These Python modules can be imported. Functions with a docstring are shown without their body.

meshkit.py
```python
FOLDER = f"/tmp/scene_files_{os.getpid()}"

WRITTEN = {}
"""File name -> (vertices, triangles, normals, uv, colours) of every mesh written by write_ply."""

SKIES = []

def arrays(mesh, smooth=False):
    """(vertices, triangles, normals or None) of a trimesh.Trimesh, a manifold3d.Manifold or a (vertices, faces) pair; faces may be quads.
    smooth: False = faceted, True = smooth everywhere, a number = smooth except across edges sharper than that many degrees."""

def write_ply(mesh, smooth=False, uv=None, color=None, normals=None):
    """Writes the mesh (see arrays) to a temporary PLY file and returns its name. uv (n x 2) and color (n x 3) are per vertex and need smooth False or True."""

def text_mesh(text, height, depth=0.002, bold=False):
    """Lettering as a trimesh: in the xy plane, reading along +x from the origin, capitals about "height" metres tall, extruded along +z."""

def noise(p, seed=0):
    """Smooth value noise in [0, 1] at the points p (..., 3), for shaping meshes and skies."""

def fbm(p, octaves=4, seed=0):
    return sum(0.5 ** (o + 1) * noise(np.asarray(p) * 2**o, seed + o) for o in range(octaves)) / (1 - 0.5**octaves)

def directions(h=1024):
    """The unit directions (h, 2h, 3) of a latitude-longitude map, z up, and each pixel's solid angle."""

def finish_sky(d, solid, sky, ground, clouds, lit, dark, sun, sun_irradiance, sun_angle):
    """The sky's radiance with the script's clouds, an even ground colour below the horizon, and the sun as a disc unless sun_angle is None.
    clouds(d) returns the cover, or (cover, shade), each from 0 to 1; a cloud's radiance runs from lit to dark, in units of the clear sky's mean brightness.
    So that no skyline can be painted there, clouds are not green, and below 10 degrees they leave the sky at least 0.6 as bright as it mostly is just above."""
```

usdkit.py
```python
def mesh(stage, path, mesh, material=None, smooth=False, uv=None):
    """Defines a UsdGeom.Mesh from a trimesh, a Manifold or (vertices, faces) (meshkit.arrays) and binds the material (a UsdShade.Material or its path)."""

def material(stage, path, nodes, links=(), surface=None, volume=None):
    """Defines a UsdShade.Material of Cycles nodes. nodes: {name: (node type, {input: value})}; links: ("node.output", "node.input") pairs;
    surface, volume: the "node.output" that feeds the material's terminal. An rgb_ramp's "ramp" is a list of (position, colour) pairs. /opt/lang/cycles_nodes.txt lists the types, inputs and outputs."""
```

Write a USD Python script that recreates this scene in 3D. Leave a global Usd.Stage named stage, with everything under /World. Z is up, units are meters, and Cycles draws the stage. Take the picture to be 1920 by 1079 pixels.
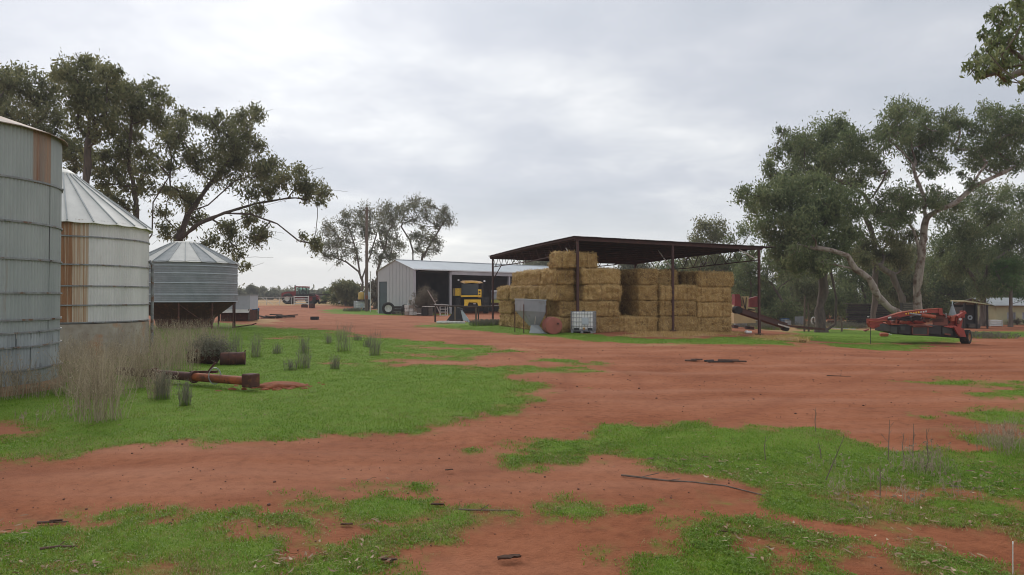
import math, numpy as np, trimesh, shapely, usdkit, meshkit
from pxr import Usd, UsdGeom, UsdLux, UsdShade, Gf, Sdf, Vt
PI = math.pi
stage = Usd.Stage.CreateInMemory()
UsdGeom.SetStageUpAxis(stage, 'Z'); UsdGeom.SetStageMetersPerUnit(stage, 1.0)
UsdGeom.Xform.Define(stage, '/World'); UsdGeom.Scope.Define(stage, '/World/Looks')
# ---------------------------------------------------------------- camera, sky, sun, exposure
EYE, F, HOR = 1.9, 1333.0, 558.0            # eye height, focal length and horizon line in pixels of the 1920 x 1079 photograph
PITCH = math.atan((HOR - 539.5) / F)
cam = UsdGeom.Camera.Define(stage, '/World/camera')
cam.AddTranslateOp().Set(Gf.Vec3d(0, 0, EYE)); cam.AddRotateXOp().Set(90 + math.degrees(PITCH))
cam.CreateHorizontalApertureAttr(36.0); cam.CreateVerticalApertureAttr(36.0 * 1079 / 1920)
cam.CreateFocalLengthAttr(36.0 * F / 1920); cam.CreateClippingRangeAttr(Gf.Vec2f(0.1, 20000))
cam.CreateExposureAttr(0.24)
SUN_AZ, SUN_EL = math.radians(-26), math.radians(36)
SUN = np.array([math.sin(SUN_AZ) * math.cos(SUN_EL), math.cos(SUN_AZ) * math.cos(SUN_EL), math.sin(SUN_EL)])
sun = UsdLux.DistantLight.Define(stage, '/World/sun')
sun.CreateIntensityAttr(0.4); sun.CreateAngleAttr(25.0); sun.CreateColorAttr(Gf.Vec3f(1, 0.96, 0.9)); sun.CreateNormalizeAttr(True)
sun.AddRotateZOp().Set(-math.degrees(SUN_AZ)); sun.AddRotateXOp().Set(-(90 - math.degrees(SUN_EL)))
sky = UsdLux.DomeLight.Define(stage, '/World/sky')
sky.GetPrim().SetCustomDataByKey('kind', 'structure')
SKYS = 0.1
HAZE = 0.00042
sm = usdkit.material(stage, '/World/Looks/sky', {
    'tc': ('texture_coordinate', {}), 'sep': ('separate_xyz', {}),
    'den': ('math', {'math_type': 'add', 'value2': 0.16}), 'den2': ('math', {'math_type': 'maximum', 'value2': 0.05}),
    'u': ('math', {'math_type': 'divide'}), 'v': ('math', {'math_type': 'divide'}), 'uv': ('combine_xyz', {'z': 3.7}),
    'n1': ('noise_texture', {'scale': 0.75, 'detail': 5.0, 'roughness': 0.5, 'distortion': 0.25}),
    'n2': ('noise_texture', {'scale': 2.6, 'detail': 6.0, 'roughness': 0.55, 'distortion': 0.3}),
    'm1': ('math', {'math_type': 'multiply', 'value2': 0.72}), 'm2': ('math', {'math_type': 'multiply_add', 'value2': 0.28}),
    'ramp': ('rgb_ramp', {'ramp': [(0.32, (4.7, 5.0, 5.6)), (0.42, (5.3, 5.6, 6.15)), (0.50, (6.0, 6.2, 6.7)), (0.57, (7.2, 7.35, 7.6)), (0.65, (9.0, 9.0, 9.0)), (.8, (10.4, 10.4, 10.2))]}),
    'dot': ('vector_math', {'math_type': 'dot_product', 'vector2': tuple(SUN)}),
    'dmax': ('math', {'math_type': 'maximum', 'value2': 0.0}), 'pow': ('math', {'math_type': 'power', 'value2': 9.0}),
    'glow': ('math', {'math_type': 'multiply_add', 'value2': 0.36, 'value3': 0.93}),
    'gc': ('combine_xyz', {}), 'lit': ('vector_math', {'math_type': 'multiply'}),
    'hz': ('map_range', {'from_min': 0.0, 'from_max': 0.15, 'to_min': 0.62, 'to_max': 0.0, 'clamp': True}),
    'hmix': ('mix_color', {'b': (8.3, 8.3, 7.9), 'use_clamp': False}),
    'sky': ('sky_texture', {'sky_type': 'single_scattering', 'sun_disc': False, 'sun_elevation': SUN_EL, 'sun_rotation': math.atan2(SUN[0], SUN[1])}),
    'mix': ('mix_color', {'fac': 0.92, 'use_clamp': False}),
    'bg': ('background_shader', {'strength': SKYS})},
    [('tc.generated', 'sep.vector'), ('sep.z', 'den.value1'), ('den.value', 'den2.value1'), ('sep.x', 'u.value1'), ('den2.value', 'u.value2'),
     ('sep.y', 'v.value1'), ('den2.value', 'v.value2'), ('u.value', 'uv.x'), ('v.value', 'uv.y'), ('uv.vector', 'n1.vector'), ('uv.vector', 'n2.vector'),
     ('n1.fac', 'm1.value1'), ('n2.fac', 'm2.value1'), ('m1.value', 'm2.value3'), ('m2.value', 'ramp.fac'),
     ('tc.generated', 'dot.vector1'), ('dot.value', 'dmax.value1'), ('dmax.value', 'pow.value1'), ('pow.value', 'glow.value1'),
     ('glow.value', 'gc.x'), ('glow.value', 'gc.y'), ('glow.value', 'gc.z'), ('ramp.color', 'lit.vector1'), ('gc.vector', 'lit.vector2'),
     ('sep.z', 'hz.value'), ('hz.result', 'hmix.fac'), ('lit.vector', 'hmix.a'), ('sky.color', 'mix.a'), ('hmix.result', 'mix.b'), ('mix.result', 'bg.color')],
    surface='bg.background')
UsdShade.MaterialBindingAPI.Apply(sky.GetPrim()).Bind(sm)

# ---------------------------------------------------------------- helpers
def ss(a, b, x):
    t = np.clip((np.asarray(x, float) - a) / (b - a), 0, 1); return t * t * (3 - 2 * t)
def zt(x, y):
    """terrain height"""
    x, y = np.asarray(x, float), np.asarray(y, float)
    dip = -0.45 * ss(9, 18, x) * ss(20, 32, y) - 0.55 * ss(14, 24, x) * ss(40, 62, y)
    rise = 0.75 * ss(-15, -34, x) * ss(85, 125, y)
    far = 0.8 * ss(130, 400, y) * ss(20, -30, x)
    return dip + rise + far + (0.03 * np.sin(x * .55 + 1.3) * np.sin(y * .43 + .4) + 0.015 * np.sin(x * 1.7 + y * .9)) * ss(60, 30, np.hypot(x, y))
CP, SP = math.cos(PITCH), math.sin(PITCH)
def ray(px, py):
    a, b = (px - 960) / F, -(py - 539.5) / F
    return np.array([a, CP - b * SP, SP + b * CP])
def at(px, py, Y):
    d = ray(px, py); return np.array([0, 0, EYE]) + d * (Y / d[1])
def gp(px, py, lift=0.0):
    """where the line of sight through a pixel meets the ground"""
    d = ray(px, py); Y = 3.0
    lo, hi = 2.0, 900.0
    ys = np.geomspace(lo, hi, 400); t = ys / d[1]
    f = EYE + d[2] * t - zt(d[0] * t, ys)
    k = np.argmax(f < 0) if (f < 0).any() else len(ys) - 1
    a, b = ys[max(k - 1, 0)], ys[k]
    for _ in range(30):
        m = (a + b) / 2; tm = m / d[1]
        if EYE + d[2] * tm - float(zt(d[0] * tm, m)) < 0: b = m
        else: a = m
    tm = b / d[1]
    return np.array([d[0] * tm, b, float(zt(d[0] * tm, b)) + lift])
def on(x, y, dz=0.0): return np.array([x, y, float(zt(x, y)) + dz])

taken = {}
def numbered(parent, name):
    k = (parent, name); n = taken.get(k, 0); taken[k] = n + 1
    return name if n == 0 else f'{name}_{n:03d}'
LOC = {}
def tag(p, label=None, cat=None, group=None, kind=None):
    p = p.GetPrim() if hasattr(p, 'GetPrim') else p
    for k, v in (('label', label), ('category', cat), ('group', group), ('kind', kind)):
        if v: p.SetCustomDataByKey(k, v)
    return p
def thing(name, label, cat, loc=(0, 0, 0), rz=0.0, group=None, kind=None):
    path = '/World/' + numbered('/World', name)
    x = UsdGeom.Xform.Define(stage, path); x.AddTranslateOp().Set(Gf.Vec3d(*map(float, loc)))
    if rz: x.AddRotateZOp().Set(math.degrees(rz))
    LOC[path] = (np.array(loc, float), rz)
    return tag(x.GetPrim(), label, cat, group, kind)
stage.CreateClassPrim('/World/Prototypes')
def proto(name):
    x = UsdGeom.Xform.Define(stage, '/World/Prototypes/' + name); LOC[str(x.GetPath())] = (np.zeros(3), 0.0)
    return x.GetPrim()
def copy(pr, name, label, cat, loc, rz=0.0, group=None, scale=None, tilt=None):
    path = '/World/' + numbered('/World', name)
    x = UsdGeom.Xform.Define(stage, path); x.AddTranslateOp().Set(Gf.Vec3d(*map(float, loc)))
    if rz: x.AddRotateZOp().Set(math.degrees(rz))
    if tilt is not None: x.AddRotateYOp().Set(math.degrees(tilt))
    if scale is not None: x.AddScaleOp().Set(Gf.Vec3f(*map(float, np.broadcast_to(scale, 3))))
    p = x.GetPrim(); p.GetReferences().AddInternalReference(pr.GetPath()); p.SetInstanceable(True)
    return tag(p, label, cat, group)

def quads(f): f = np.asarray(f, int); return np.vstack([f[:, [0, 1, 2]], f[:, [0, 2, 3]]])
def frame(d):
    d = np.asarray(d, float); d = d / (np.linalg.norm(d) + 1e-12)
    a = np.cross(d, [0, 0, 1.0] if abs(d[2]) < .95 else [1.0, 0, 0]); a /= np.linalg.norm(a); return d, a, np.cross(a, d)
def tubev(points, radii, sides=8, cap=True):
    p = np.asarray(points, float); r = np.broadcast_to(np.asarray(radii, float), (len(p),))
    t = np.gradient(p, axis=0); t /= np.linalg.norm(t, axis=1, keepdims=True) + 1e-12
    _, a0, _ = frame(t[0]); A = []
    for k in range(len(p)):
        a0 = a0 - t[k] * (a0 @ t[k]); a0 /= np.linalg.norm(a0) + 1e-12; A.append(a0)
    A = np.array(A); B = np.cross(t, A); g = np.arange(sides) * 2 * PI / sides
    v = (p[:, None] + r[:, None, None] * (np.cos(g)[None, :, None] * A[:, None] + np.sin(g)[None, :, None] * B[:, None])).reshape(-1, 3)
    i, j = np.meshgrid(np.arange(len(p) - 1), np.arange(sides), indexing='ij'); j2 = (j + 1) % sides
    f = quads(np.stack([i * sides + j, i * sides + j2, (i + 1) * sides + j2, (i + 1) * sides + j], -1).reshape(-1, 4))
    if cap:
        n = len(v); v = np.vstack([v, p[0], p[-1]]); k = np.arange(sides); k2 = (k + 1) % sides; o = (len(p) - 1) * sides
        f = np.vstack([f, np.stack([k2, k, np.full(sides, n)], 1), np.stack([o + k, o + k2, np.full(sides, n + 1)], 1)])
    return v, f
class MB:
    """collects shapes; build() makes them one mesh"""
    def __init__(s): s.v, s.f, s.n = [], [], 0
    def add(s, v, f):
        v, f = np.asarray(v, float), np.asarray(f, int)
        if f.shape[1] == 4: f = quads(f)
        s.v.append(v); s.f.append(f + s.n); s.n += len(v); return s
    def box(s, c, size, rz=0.0, bevel=0.0, ry=0.0, rx=0.0):
        h = np.array(size, float) / 2; sg = np.array([[x, y, z] for x in (-1, 1) for y in (-1, 1) for z in (-1, 1)], float)
        if bevel:
            b = min(bevel, h.min() * .9)
            pts = np.vstack([sg * (h - b * (1 - np.eye(3)[k])) for k in range(3)])
            m = trimesh.convex.convex_hull(pts); v, f = np.array(m.vertices), np.array(m.faces)
        else:
            v = sg * h; f = quads([[0, 1, 3, 2], [4, 6, 7, 5], [0, 4, 5, 1], [2, 3, 7, 6], [0, 2, 6, 4], [1, 5, 7, 3]])
        if rx: c_, s_ = math.cos(rx), math.sin(rx); v = v @ np.array([[1, 0, 0], [0, c_, -s_], [0, s_, c_]]).T
        if ry: c_, s_ = math.cos(ry), math.sin(ry); v = v @ np.array([[c_, 0, s_], [0, 1, 0], [-s_, 0, c_]]).T
        if rz: c_, s_ = math.cos(rz), math.sin(rz); v = v @ np.array([[c_, -s_, 0], [s_, c_, 0], [0, 0, 1]]).T
        return s.add(v + np.asarray(c, float), f)
    def bar(s, p, q, w, h=None, up=(0, 0, 1)):
        p, q = np.asarray(p, float), np.asarray(q, float); h = w if h is None else h
        d = q - p; d = d / (np.linalg.norm(d) + 1e-12); up = np.asarray(up, float)
        if abs(d @ up) > .98: up = np.array([0, 1.0, 0])
        a = np.cross(d, up); a /= np.linalg.norm(a); b = np.cross(a, d)
        v = np.array([e + a * x * w / 2 + b * y * h / 2 for e in (p, q) for x, y in ((-1, -1), (1, -1), (1, 1), (-1, 1))])
        return s.add(v, quads([[0, 1, 2, 3][::-1], [4, 5, 6, 7], [0, 1, 5, 4], [1, 2, 6, 5], [2, 3, 7, 6], [3, 0, 4, 7]]))
    def tube(s, pts, r, sides=8, cap=True): return s.add(*tubev(pts, r, sides, cap))
    def cyl(s, p, q, r, sides=16, r2=None): return s.add(*tubev([p, q], [r, r if r2 is None else r2], sides))
    def lathe(s, prof, c=(0, 0, 0), axis=(0, 0, 1), n=24):
        d, a, b = frame(axis)
        if abs(d[2]) > .95: a, b = np.array([1.0, 0, 0]), np.array([0, 1.0, 0])
        g = np.arange(n) * 2 * PI / n; pr = np.asarray(prof, float)
        v = (np.asarray(c, float) + pr[:, None, 1, None] * d + pr[:, None, 0, None] * (np.cos(g)[None, :, None] * a + np.sin(g)[None, :, None] * b)).reshape(-1, 3)
        i, j = np.meshgrid(np.arange(len(pr) - 1), np.arange(n), indexing='ij'); j2 = (j + 1) % n
        return s.add(v, quads(np.stack([i * n + j, i * n + j2, (i + 1) * n + j2, (i + 1) * n + j], -1).reshape(-1, 4)))
    def prism(s, poly, axis0, ax, ay, depth):
        """polygon in the plane (ax, ay) at origin axis0, thickened along ax x ay"""
        pts = np.asarray(poly, float); ax, ay = np.asarray(ax, float), np.asarray(ay, float); n = np.cross(ax, ay); n /= np.linalg.norm(n)
        m = trimesh.creation.extrude_polygon(shapely.Polygon(pts), depth, engine='earcut')
        v = np.array(m.vertices); return s.add(np.asarray(axis0, float) + v[:, :1] * ax + v[:, 1:2] * ay + (v[:, 2:3] - depth / 2) * n, m.faces)
    def hull(s, pts):
        m = trimesh.convex.convex_hull(np.asarray(pts, float)); return s.add(m.vertices, m.faces)
    def rock(s, c, size, seed=0, sub=2, rough=.3):
        m = trimesh.creation.icosphere(sub); v = np.array(m.vertices); v = v * (1 + rough * (meshkit.fbm(v * 1.6 + seed * 7.3, 3, seed) - .5)[:, None] * 2)
        return s.add(v * np.asarray(size) + np.asarray(c, float), m.faces)
    def arr(s): return np.vstack(s.v), np.vstack(s.f)
    def build(s, name, mat, parent=None, label=None, cat=None, group=None, kind=None, smooth=False, jit=0, extra=None, local=False):
        v, f = s.arr()
        base = '/World' if parent is None else str(parent.GetPath())
        top = '/'.join(base.split('/')[:4 if base.startswith('/World/Prototypes') else 3])
        if parent is not None and not local and top in LOC:
            o, rz = LOC[top]; v = v - o
            if rz: c_, s_ = math.cos(-rz), math.sin(-rz); v = v @ np.array([[c_, -s_, 0], [s_, c_, 0], [0, 0, 1]]).T
        m = usdkit.mesh(stage, base + '/' + numbered(base, name), (v, f), M[mat] if isinstance(mat, str) else mat, smooth=smooth)
        if extra is not None:
            for k, val in extra.items(): UsdGeom.PrimvarsAPI(m).CreatePrimvar(k, Sdf.ValueTypeNames.FloatArray, 'vertex').Set(Vt.FloatArray.FromNumpy(np.asarray(val, np.float32)))
        return tag(m.GetPrim(), label, cat, group, kind)
def mb(): return MB()

# ---------------------------------------------------------------- materials
M = {}
def mat(name, c1, c2=None, scale=3.0, rough=.7, metal=0.0, stretch=(1, 1, 1), detail=5, bump=0.0, bscale=None, lo=.35, hi=.65, c3=None, s3=8.0, a3=.5, st3=(1, 1, 1), rand=0.0, spec=.4, trans=0.0, w3=.08):
    """principled material: c1/c2 mixed by a noise, c3 as patches (dirt, rust) over it"""
    c2 = c2 or tuple(x * .75 for x in c1)
    N = {'tc': ('texture_coordinate', {}), 'mp': ('mapping', {'scale': stretch}), 'n': ('noise_texture', {'scale': scale, 'detail': detail, 'roughness': .6}),
         'r': ('rgb_ramp', {'ramp': [(lo, c1), (hi, c2)]}), 'p': ('principled_bsdf', {'roughness': rough, 'metallic': metal, 'specular_ior_level': spec})}
    L = [('tc.object', 'mp.vector'), ('mp.vector', 'n.vector'), ('n.fac', 'r.fac')]; out = 'r.color'
    if c3:
        N.update({'mp3': ('mapping', {'scale': st3, 'location': (3.1, 7.7, 1.3)}), 'n3': ('noise_texture', {'scale': s3, 'detail': 6, 'roughness': .65}),
                  'q': ('rgb_ramp', {'ramp': [(a3, (0, 0, 0)), (a3 + w3, (1, 1, 1))]}), 'x': ('mix_color', {'b': c3})})
        L += [('tc.object', 'mp3.vector'), ('mp3.vector', 'n3.vector'), ('n3.fac', 'q.fac'), ('q.color', 'x.fac'), (out, 'x.a')]; out = 'x.result'
    if rand:
        N.update({'oi': ('object_info', {}), 'rr': ('map_range', {'to_min': 1 - rand, 'to_max': 1 + rand}), 'h': ('hsv', {})})
        L += [('oi.random', 'rr.value'), ('rr.result', 'h.value'), (out, 'h.color')]; out = 'h.color'
    L.append((out, 'p.base_color'))
    if bump:
        N.update({'bn': ('noise_texture', {'scale': bscale or scale * 6, 'detail': 4}), 'b': ('bump', {'strength': .6, 'distance': bump})})
        L += [('mp.vector', 'bn.vector'), ('bn.fac', 'b.height'), ('b.normal', 'p.normal')]
    surf = 'p.BSDF'
    if trans:
        N.update({'tl': ('translucent_bsdf', {}), 'mc': ('mix_closure', {'fac': trans})})
        L += [(out, 'tl.color'), ('p.BSDF', 'mc.closure1'), ('tl.BSDF', 'mc.closure2')]; surf = 'mc.closure'
    M[name] = usdkit.material(stage, '/World/Looks/' + name, N, L, surface=surf); return M[name]
RUST = (.16, .055, .025)
mat('galvanised', (.315, .335, .325), (.250, .272, .265), 1.2, .55, .15, (1, 1, .35), c3=(.20, .13, .085), s3=2.2, a3=.64, st3=(1.5, 1.5, .15), w3=.2)
mat('galvanised_patch', (.32, .345, .355), (.23, .25, .26), 2.5, .5, .15, (1, 1, .4), c3=(.13, .14, .14), s3=3, a3=.55, st3=(2, 2, .3))
mat('galvanised_rusty', (.30, .19, .13), (.19, .18, .165), 2.0, .7, .05, (3, 3, .25), c3=(.22, .10, .055), s3=2.5, a3=.5, st3=(4, 4, .2), w3=.2)
mat('oxidised_sheet', (.64, .62, .60), (.50, .49, .47), 1.0, .7, .05, (1, 1, .3), c3=(.34, .29, .24), s3=2.0, a3=.62, st3=(2.5, 2.5, .15), w3=.2)
mat('rusted_sheet', (.30, .145, .065), (.19, .095, .05), 3.0, .8, 0, (6, 6, .2), c3=(.40, .33, .25), s3=2.6, a3=.50, st3=(6, 6, .12), w3=.15)
mat('rust_mixed', (.52, .455, .37), (.34, .20, .11), 2.4, .8, 0, (9, 9, .12), c3=(.30, .14, .06), s3=3, a3=.58, st3=(8, 8, .12), w3=.15)
mat('silo_roof_pale', (.72, .71, .65), (.60, .59, .54), 1.2, .6, .0, c3=(.30, .24, .14), s3=1.3, a3=.68, w3=.15)
mat('silo_roof_rusty', (.34, .20, .13), (.22, .19, .17), 2.0, .7, .05, c3=(.2, .09, .05), s3=3, a3=.5)
mat('roof_stripe_grey', (.36, .38, .38), (.27, .29, .29), 1.5, .5, .2)
mat('blue_grey_sheet', (.225, .24, .25), (.17, .185, .195), 1.5, .5, .2, c3=(.24, .25, .25), s3=2, a3=.6, st3=(1, 1, 3))
mat('hoop_steel', (.24, .25, .25), (.15, .15, .15), 5, .5, .3, c3=(.14, .08, .05), s3=4, a3=.55)
mat('concrete', (.36, .32, .27), (.26, .21, .17), 2.5, .9, c3=(.36, .17, .08), s3=1.2, a3=.55, w3=.12, bump=.01)
mat('orange_concrete', (.34, .20, .11), (.25, .16, .10), 3, .9, bump=.01)
mat('dark_rust', (.085, .03, .02), (.05, .022, .017), 6, .85, c3=(.13, .05, .025), s3=5, a3=.55, bump=.004)
mat('bright_rust', (.33, .085, .025), (.13, .045, .022), 4, .8, c3=(.07, .03, .02), s3=5, a3=.52, bump=.004)
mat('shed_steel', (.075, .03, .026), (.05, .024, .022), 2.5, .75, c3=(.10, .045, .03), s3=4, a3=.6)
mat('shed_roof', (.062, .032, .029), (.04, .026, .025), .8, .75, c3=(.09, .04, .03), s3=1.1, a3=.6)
mat('pale_rod', (.55, .50, .46), (.4, .34, .3), 5, .6)
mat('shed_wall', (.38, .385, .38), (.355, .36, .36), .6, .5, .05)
mat('shed_white', (.66, .69, .70), (.61, .64, .65), .5, .45, .05)
mat('shed_post', (.40, .38, .40), (.34, .33, .35), .8, .5)
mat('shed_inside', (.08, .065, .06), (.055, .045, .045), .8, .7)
mat('roller_door', (.075, .10, .105), (.06, .08, .085), .9, .6)
mat('white_plastic', (.78, .78, .76), (.68, .68, .65), 3, .45, spec=.5)
mat('aged_white', (.64, .63, .59), (.46, .45, .41), 3, .7, c3=(.2, .17, .13), s3=4, a3=.6)
mat('black_plastic', (.02, .02, .022), (.03, .03, .03), 5, .5)
mat('rubber', (.022, .02, .019), (.04, .032, .028), 6, .85, c3=(.10, .06, .045), s3=4, a3=.6, bump=.004)
mat('cage_steel', (.30, .31, .32), (.2, .2, .21), 8, .45, .4)
mat('plate_grey', (.40, .44, .47), (.36, .40, .43), 3, .4)
mat('hopper_grey', (.27, .275, .29), (.22, .225, .24), 1.6, .6, .1, c3=(.2, .185, .18), s3=2, a3=.6)
mat('pale_red', (.33, .10, .075), (.26, .085, .06), 2, .7, c3=(.2, .07, .05), s3=3, a3=.6)
mat('mower_red', (.31, .048, .032), (.21, .038, .028), 1.6, .5, c3=(.16, .045, .03), s3=2.5, a3=.57, w3=.14)
mat('mower_orange', (.36, .085, .04), (.25, .06, .03), 2, .55)
mat('mower_panel', (.17, .055, .035), (.11, .04, .03), 2, .65)
mat('mower_dark', (.022, .02, .02), (.035, .03, .028), 4, .7)
mat('mower_curtain', (.06, .062, .055), (.04, .04, .036), 2, .8)
mat('tan_rim', (.45, .25, .11), (.33, .17, .08), 4, .6)
mat('tractor_red', (.24, .03, .03), (.16, .026, .026), 1.2, .5)
mat('harvester_yellow', (.88, .56, .05), (.80, .48, .04), 2, .45)
mat('harvester_cream', (.82, .60, .34), (.7, .48, .24), 2, .5)
mat('truck_lime', (.50, .48, .10), (.4, .38, .08), 2, .5)
mat('cream_paint', (.50, .38, .20), (.42, .31, .16), 1.5, .7)
mat('house_wall', (.46, .43, .26), (.40, .37, .22), .8, .8)
mat('timber_grey', (.13, .105, .085), (.075, .06, .05), 3, .9, stretch=(1, 1, 4), bump=.006)
mat('timber_dark', (.05, .038, .033), (.03, .024, .022), 2, .9, bump=.006, rand=.3)
mat('brown_post', (.085, .06, .05), (.055, .04, .035), 4, .9, stretch=(1, 1, .2))
mat('pole_wood', (.17, .125, .095), (.11, .08, .062), 3, .9, stretch=(4, 4, .2), bump=.006)
mat('blue_plastic', (.05, .13, .26), (.04, .1, .2), 3, .5)
mat('yellow_tank', (.50, .33, .09), (.4, .26, .07), 2, .5)
mat('soil_pile', (.30, .095, .04), (.20, .065, .03), 5, .95, bump=.02)
mat('bark_dark', (.12, .088, .070), (.06, .046, .038), 2.5, .95, stretch=(3, 3, .5), bump=.02, c3=(.11, .085, .07), s3=2, a3=.6)
mat('bark_pale', (.33, .275, .235), (.20, .155, .125), 2.6, .85, stretch=(2, 2, .35), bump=.02, c3=(.11, .065, .042), s3=1.7, a3=.50, w3=.1)
mat('bark_mid', (.17, .135, .11), (.10, .075, .06), 2, .9, stretch=(3, 3, .4), bump=.015)
mat('bark_piece', (.14, .08, .055), (.08, .045, .03), 12, .9, bump=.006)
mat('stick', (.20, .15, .12), (.11, .08, .06), 8, .9)
mat('stone', (.16, .07, .045), (.08, .038, .028), 8, .9, rand=.35)
mat('lamp_white', (.85, .85, .85), (.8, .8, .8), 3, .3)
M['glass_dark'] = usdkit.material(stage, '/World/Looks/glass_dark', {'p': ('principled_bsdf', {'base_color': (.02, .025, .028), 'roughness': .12, 'specular_ior_level': .6})}, [], surface='p.BSDF')
M['pane'] = usdkit.material(stage, '/World/Looks/pane', {'f': ('fresnel', {'IOR': 1.5}), 't': ('transparent_bsdf', {'color': (.72, .82, .78)}), 'g': ('glossy_bsdf', {'roughness': .05}), 'm': ('mix_closure', {})},
    [('f.fac', 'm.fac'), ('t.BSDF', 'm.closure1'), ('g.BSDF', 'm.closure2')], surface='m.closure')
def leafmat(name, c1, c2, c3, trans=.3, rough=.5):
    """leaves: tone comes from a per-leaf primvar and a large soft noise (clumps of older and younger leaves)"""
    M[name] = usdkit.material(stage, '/World/Looks/' + name, {
        'a': ('attribute', {'attribute': 'tone'}), 'tc': ('geometry', {}), 'n': ('noise_texture', {'scale': .45, 'detail': 3}),
        's': ('math', {'math_type': 'multiply_add', 'value2': .55}), 'k': ('math', {'math_type': 'multiply', 'value2': .5}),
        'r': ('rgb_ramp', {'ramp': [(.2, c1), (.5, c2), (.8, c3)]}),
        'p': ('principled_bsdf', {'roughness': rough, 'specular_ior_level': .35}), 't': ('translucent_bsdf', {}), 'm': ('mix_closure', {'fac': trans})},
        [('tc.position', 'n.vector'), ('n.fac', 'k.value1'), ('a.fac', 's.value1'), ('k.value', 's.value3'), ('s.value', 'r.fac'), ('r.color', 'p.base_color'), ('r.color', 't.color'),
         ('p.BSDF', 'm.closure1'), ('t.BSDF', 'm.closure2')], surface='m.closure')
leafmat('leaf_olive', (0.085, 0.096, 0.042), (0.17, 0.178, 0.08), (0.26, 0.25, 0.125), .5)
leafmat('leaf_grey', (0.1, 0.108, 0.068), (0.175, 0.18, 0.11), (0.26, 0.245, 0.165), .5)
leafmat('leaf_green', (0.075, 0.105, 0.042), (0.155, 0.192, 0.078), (0.25, 0.27, 0.125), .5)
leafmat('leaf_bright', (0.05, 0.11, 0.025), (0.085, 0.165, 0.04), (0.12, 0.2, 0.05))
leafmat('leaf_brown', (0.1, 0.082, 0.055), (0.15, 0.122, 0.085), (0.2, 0.165, 0.115))
leafmat('dry_stalk', (0.2, 0.155, 0.105), (0.31, 0.25, 0.175), (0.44, 0.37, 0.27), .3, .8)
leafmat('grass_blade', (0.095, 0.185, 0.01), (0.16, 0.28, 0.018), (0.24, 0.32, 0.045), .35)
leafmat('weed_leaf', (0.1, 0.19, 0.02), (0.17, 0.28, 0.035), (0.25, 0.33, 0.08), .3)
leafmat('grey_weed', (0.12, 0.122, 0.085), (0.18, 0.172, 0.125), (0.26, 0.23, 0.175), .25, .8)
leafmat('litter_leaf', (0.17, 0.1, 0.055), (0.3, 0.2, 0.115), (0.46, 0.35, 0.23), .1, .75)
leafmat('straw_fibre', (.30, .175, .050), (.52, .345, .120), (.72, .54, .25), .15, .8)
leafmat('dry_blade', (.20, .16, .05), (.32, .26, .10), (.42, .35, .17), .3, .7)
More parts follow.
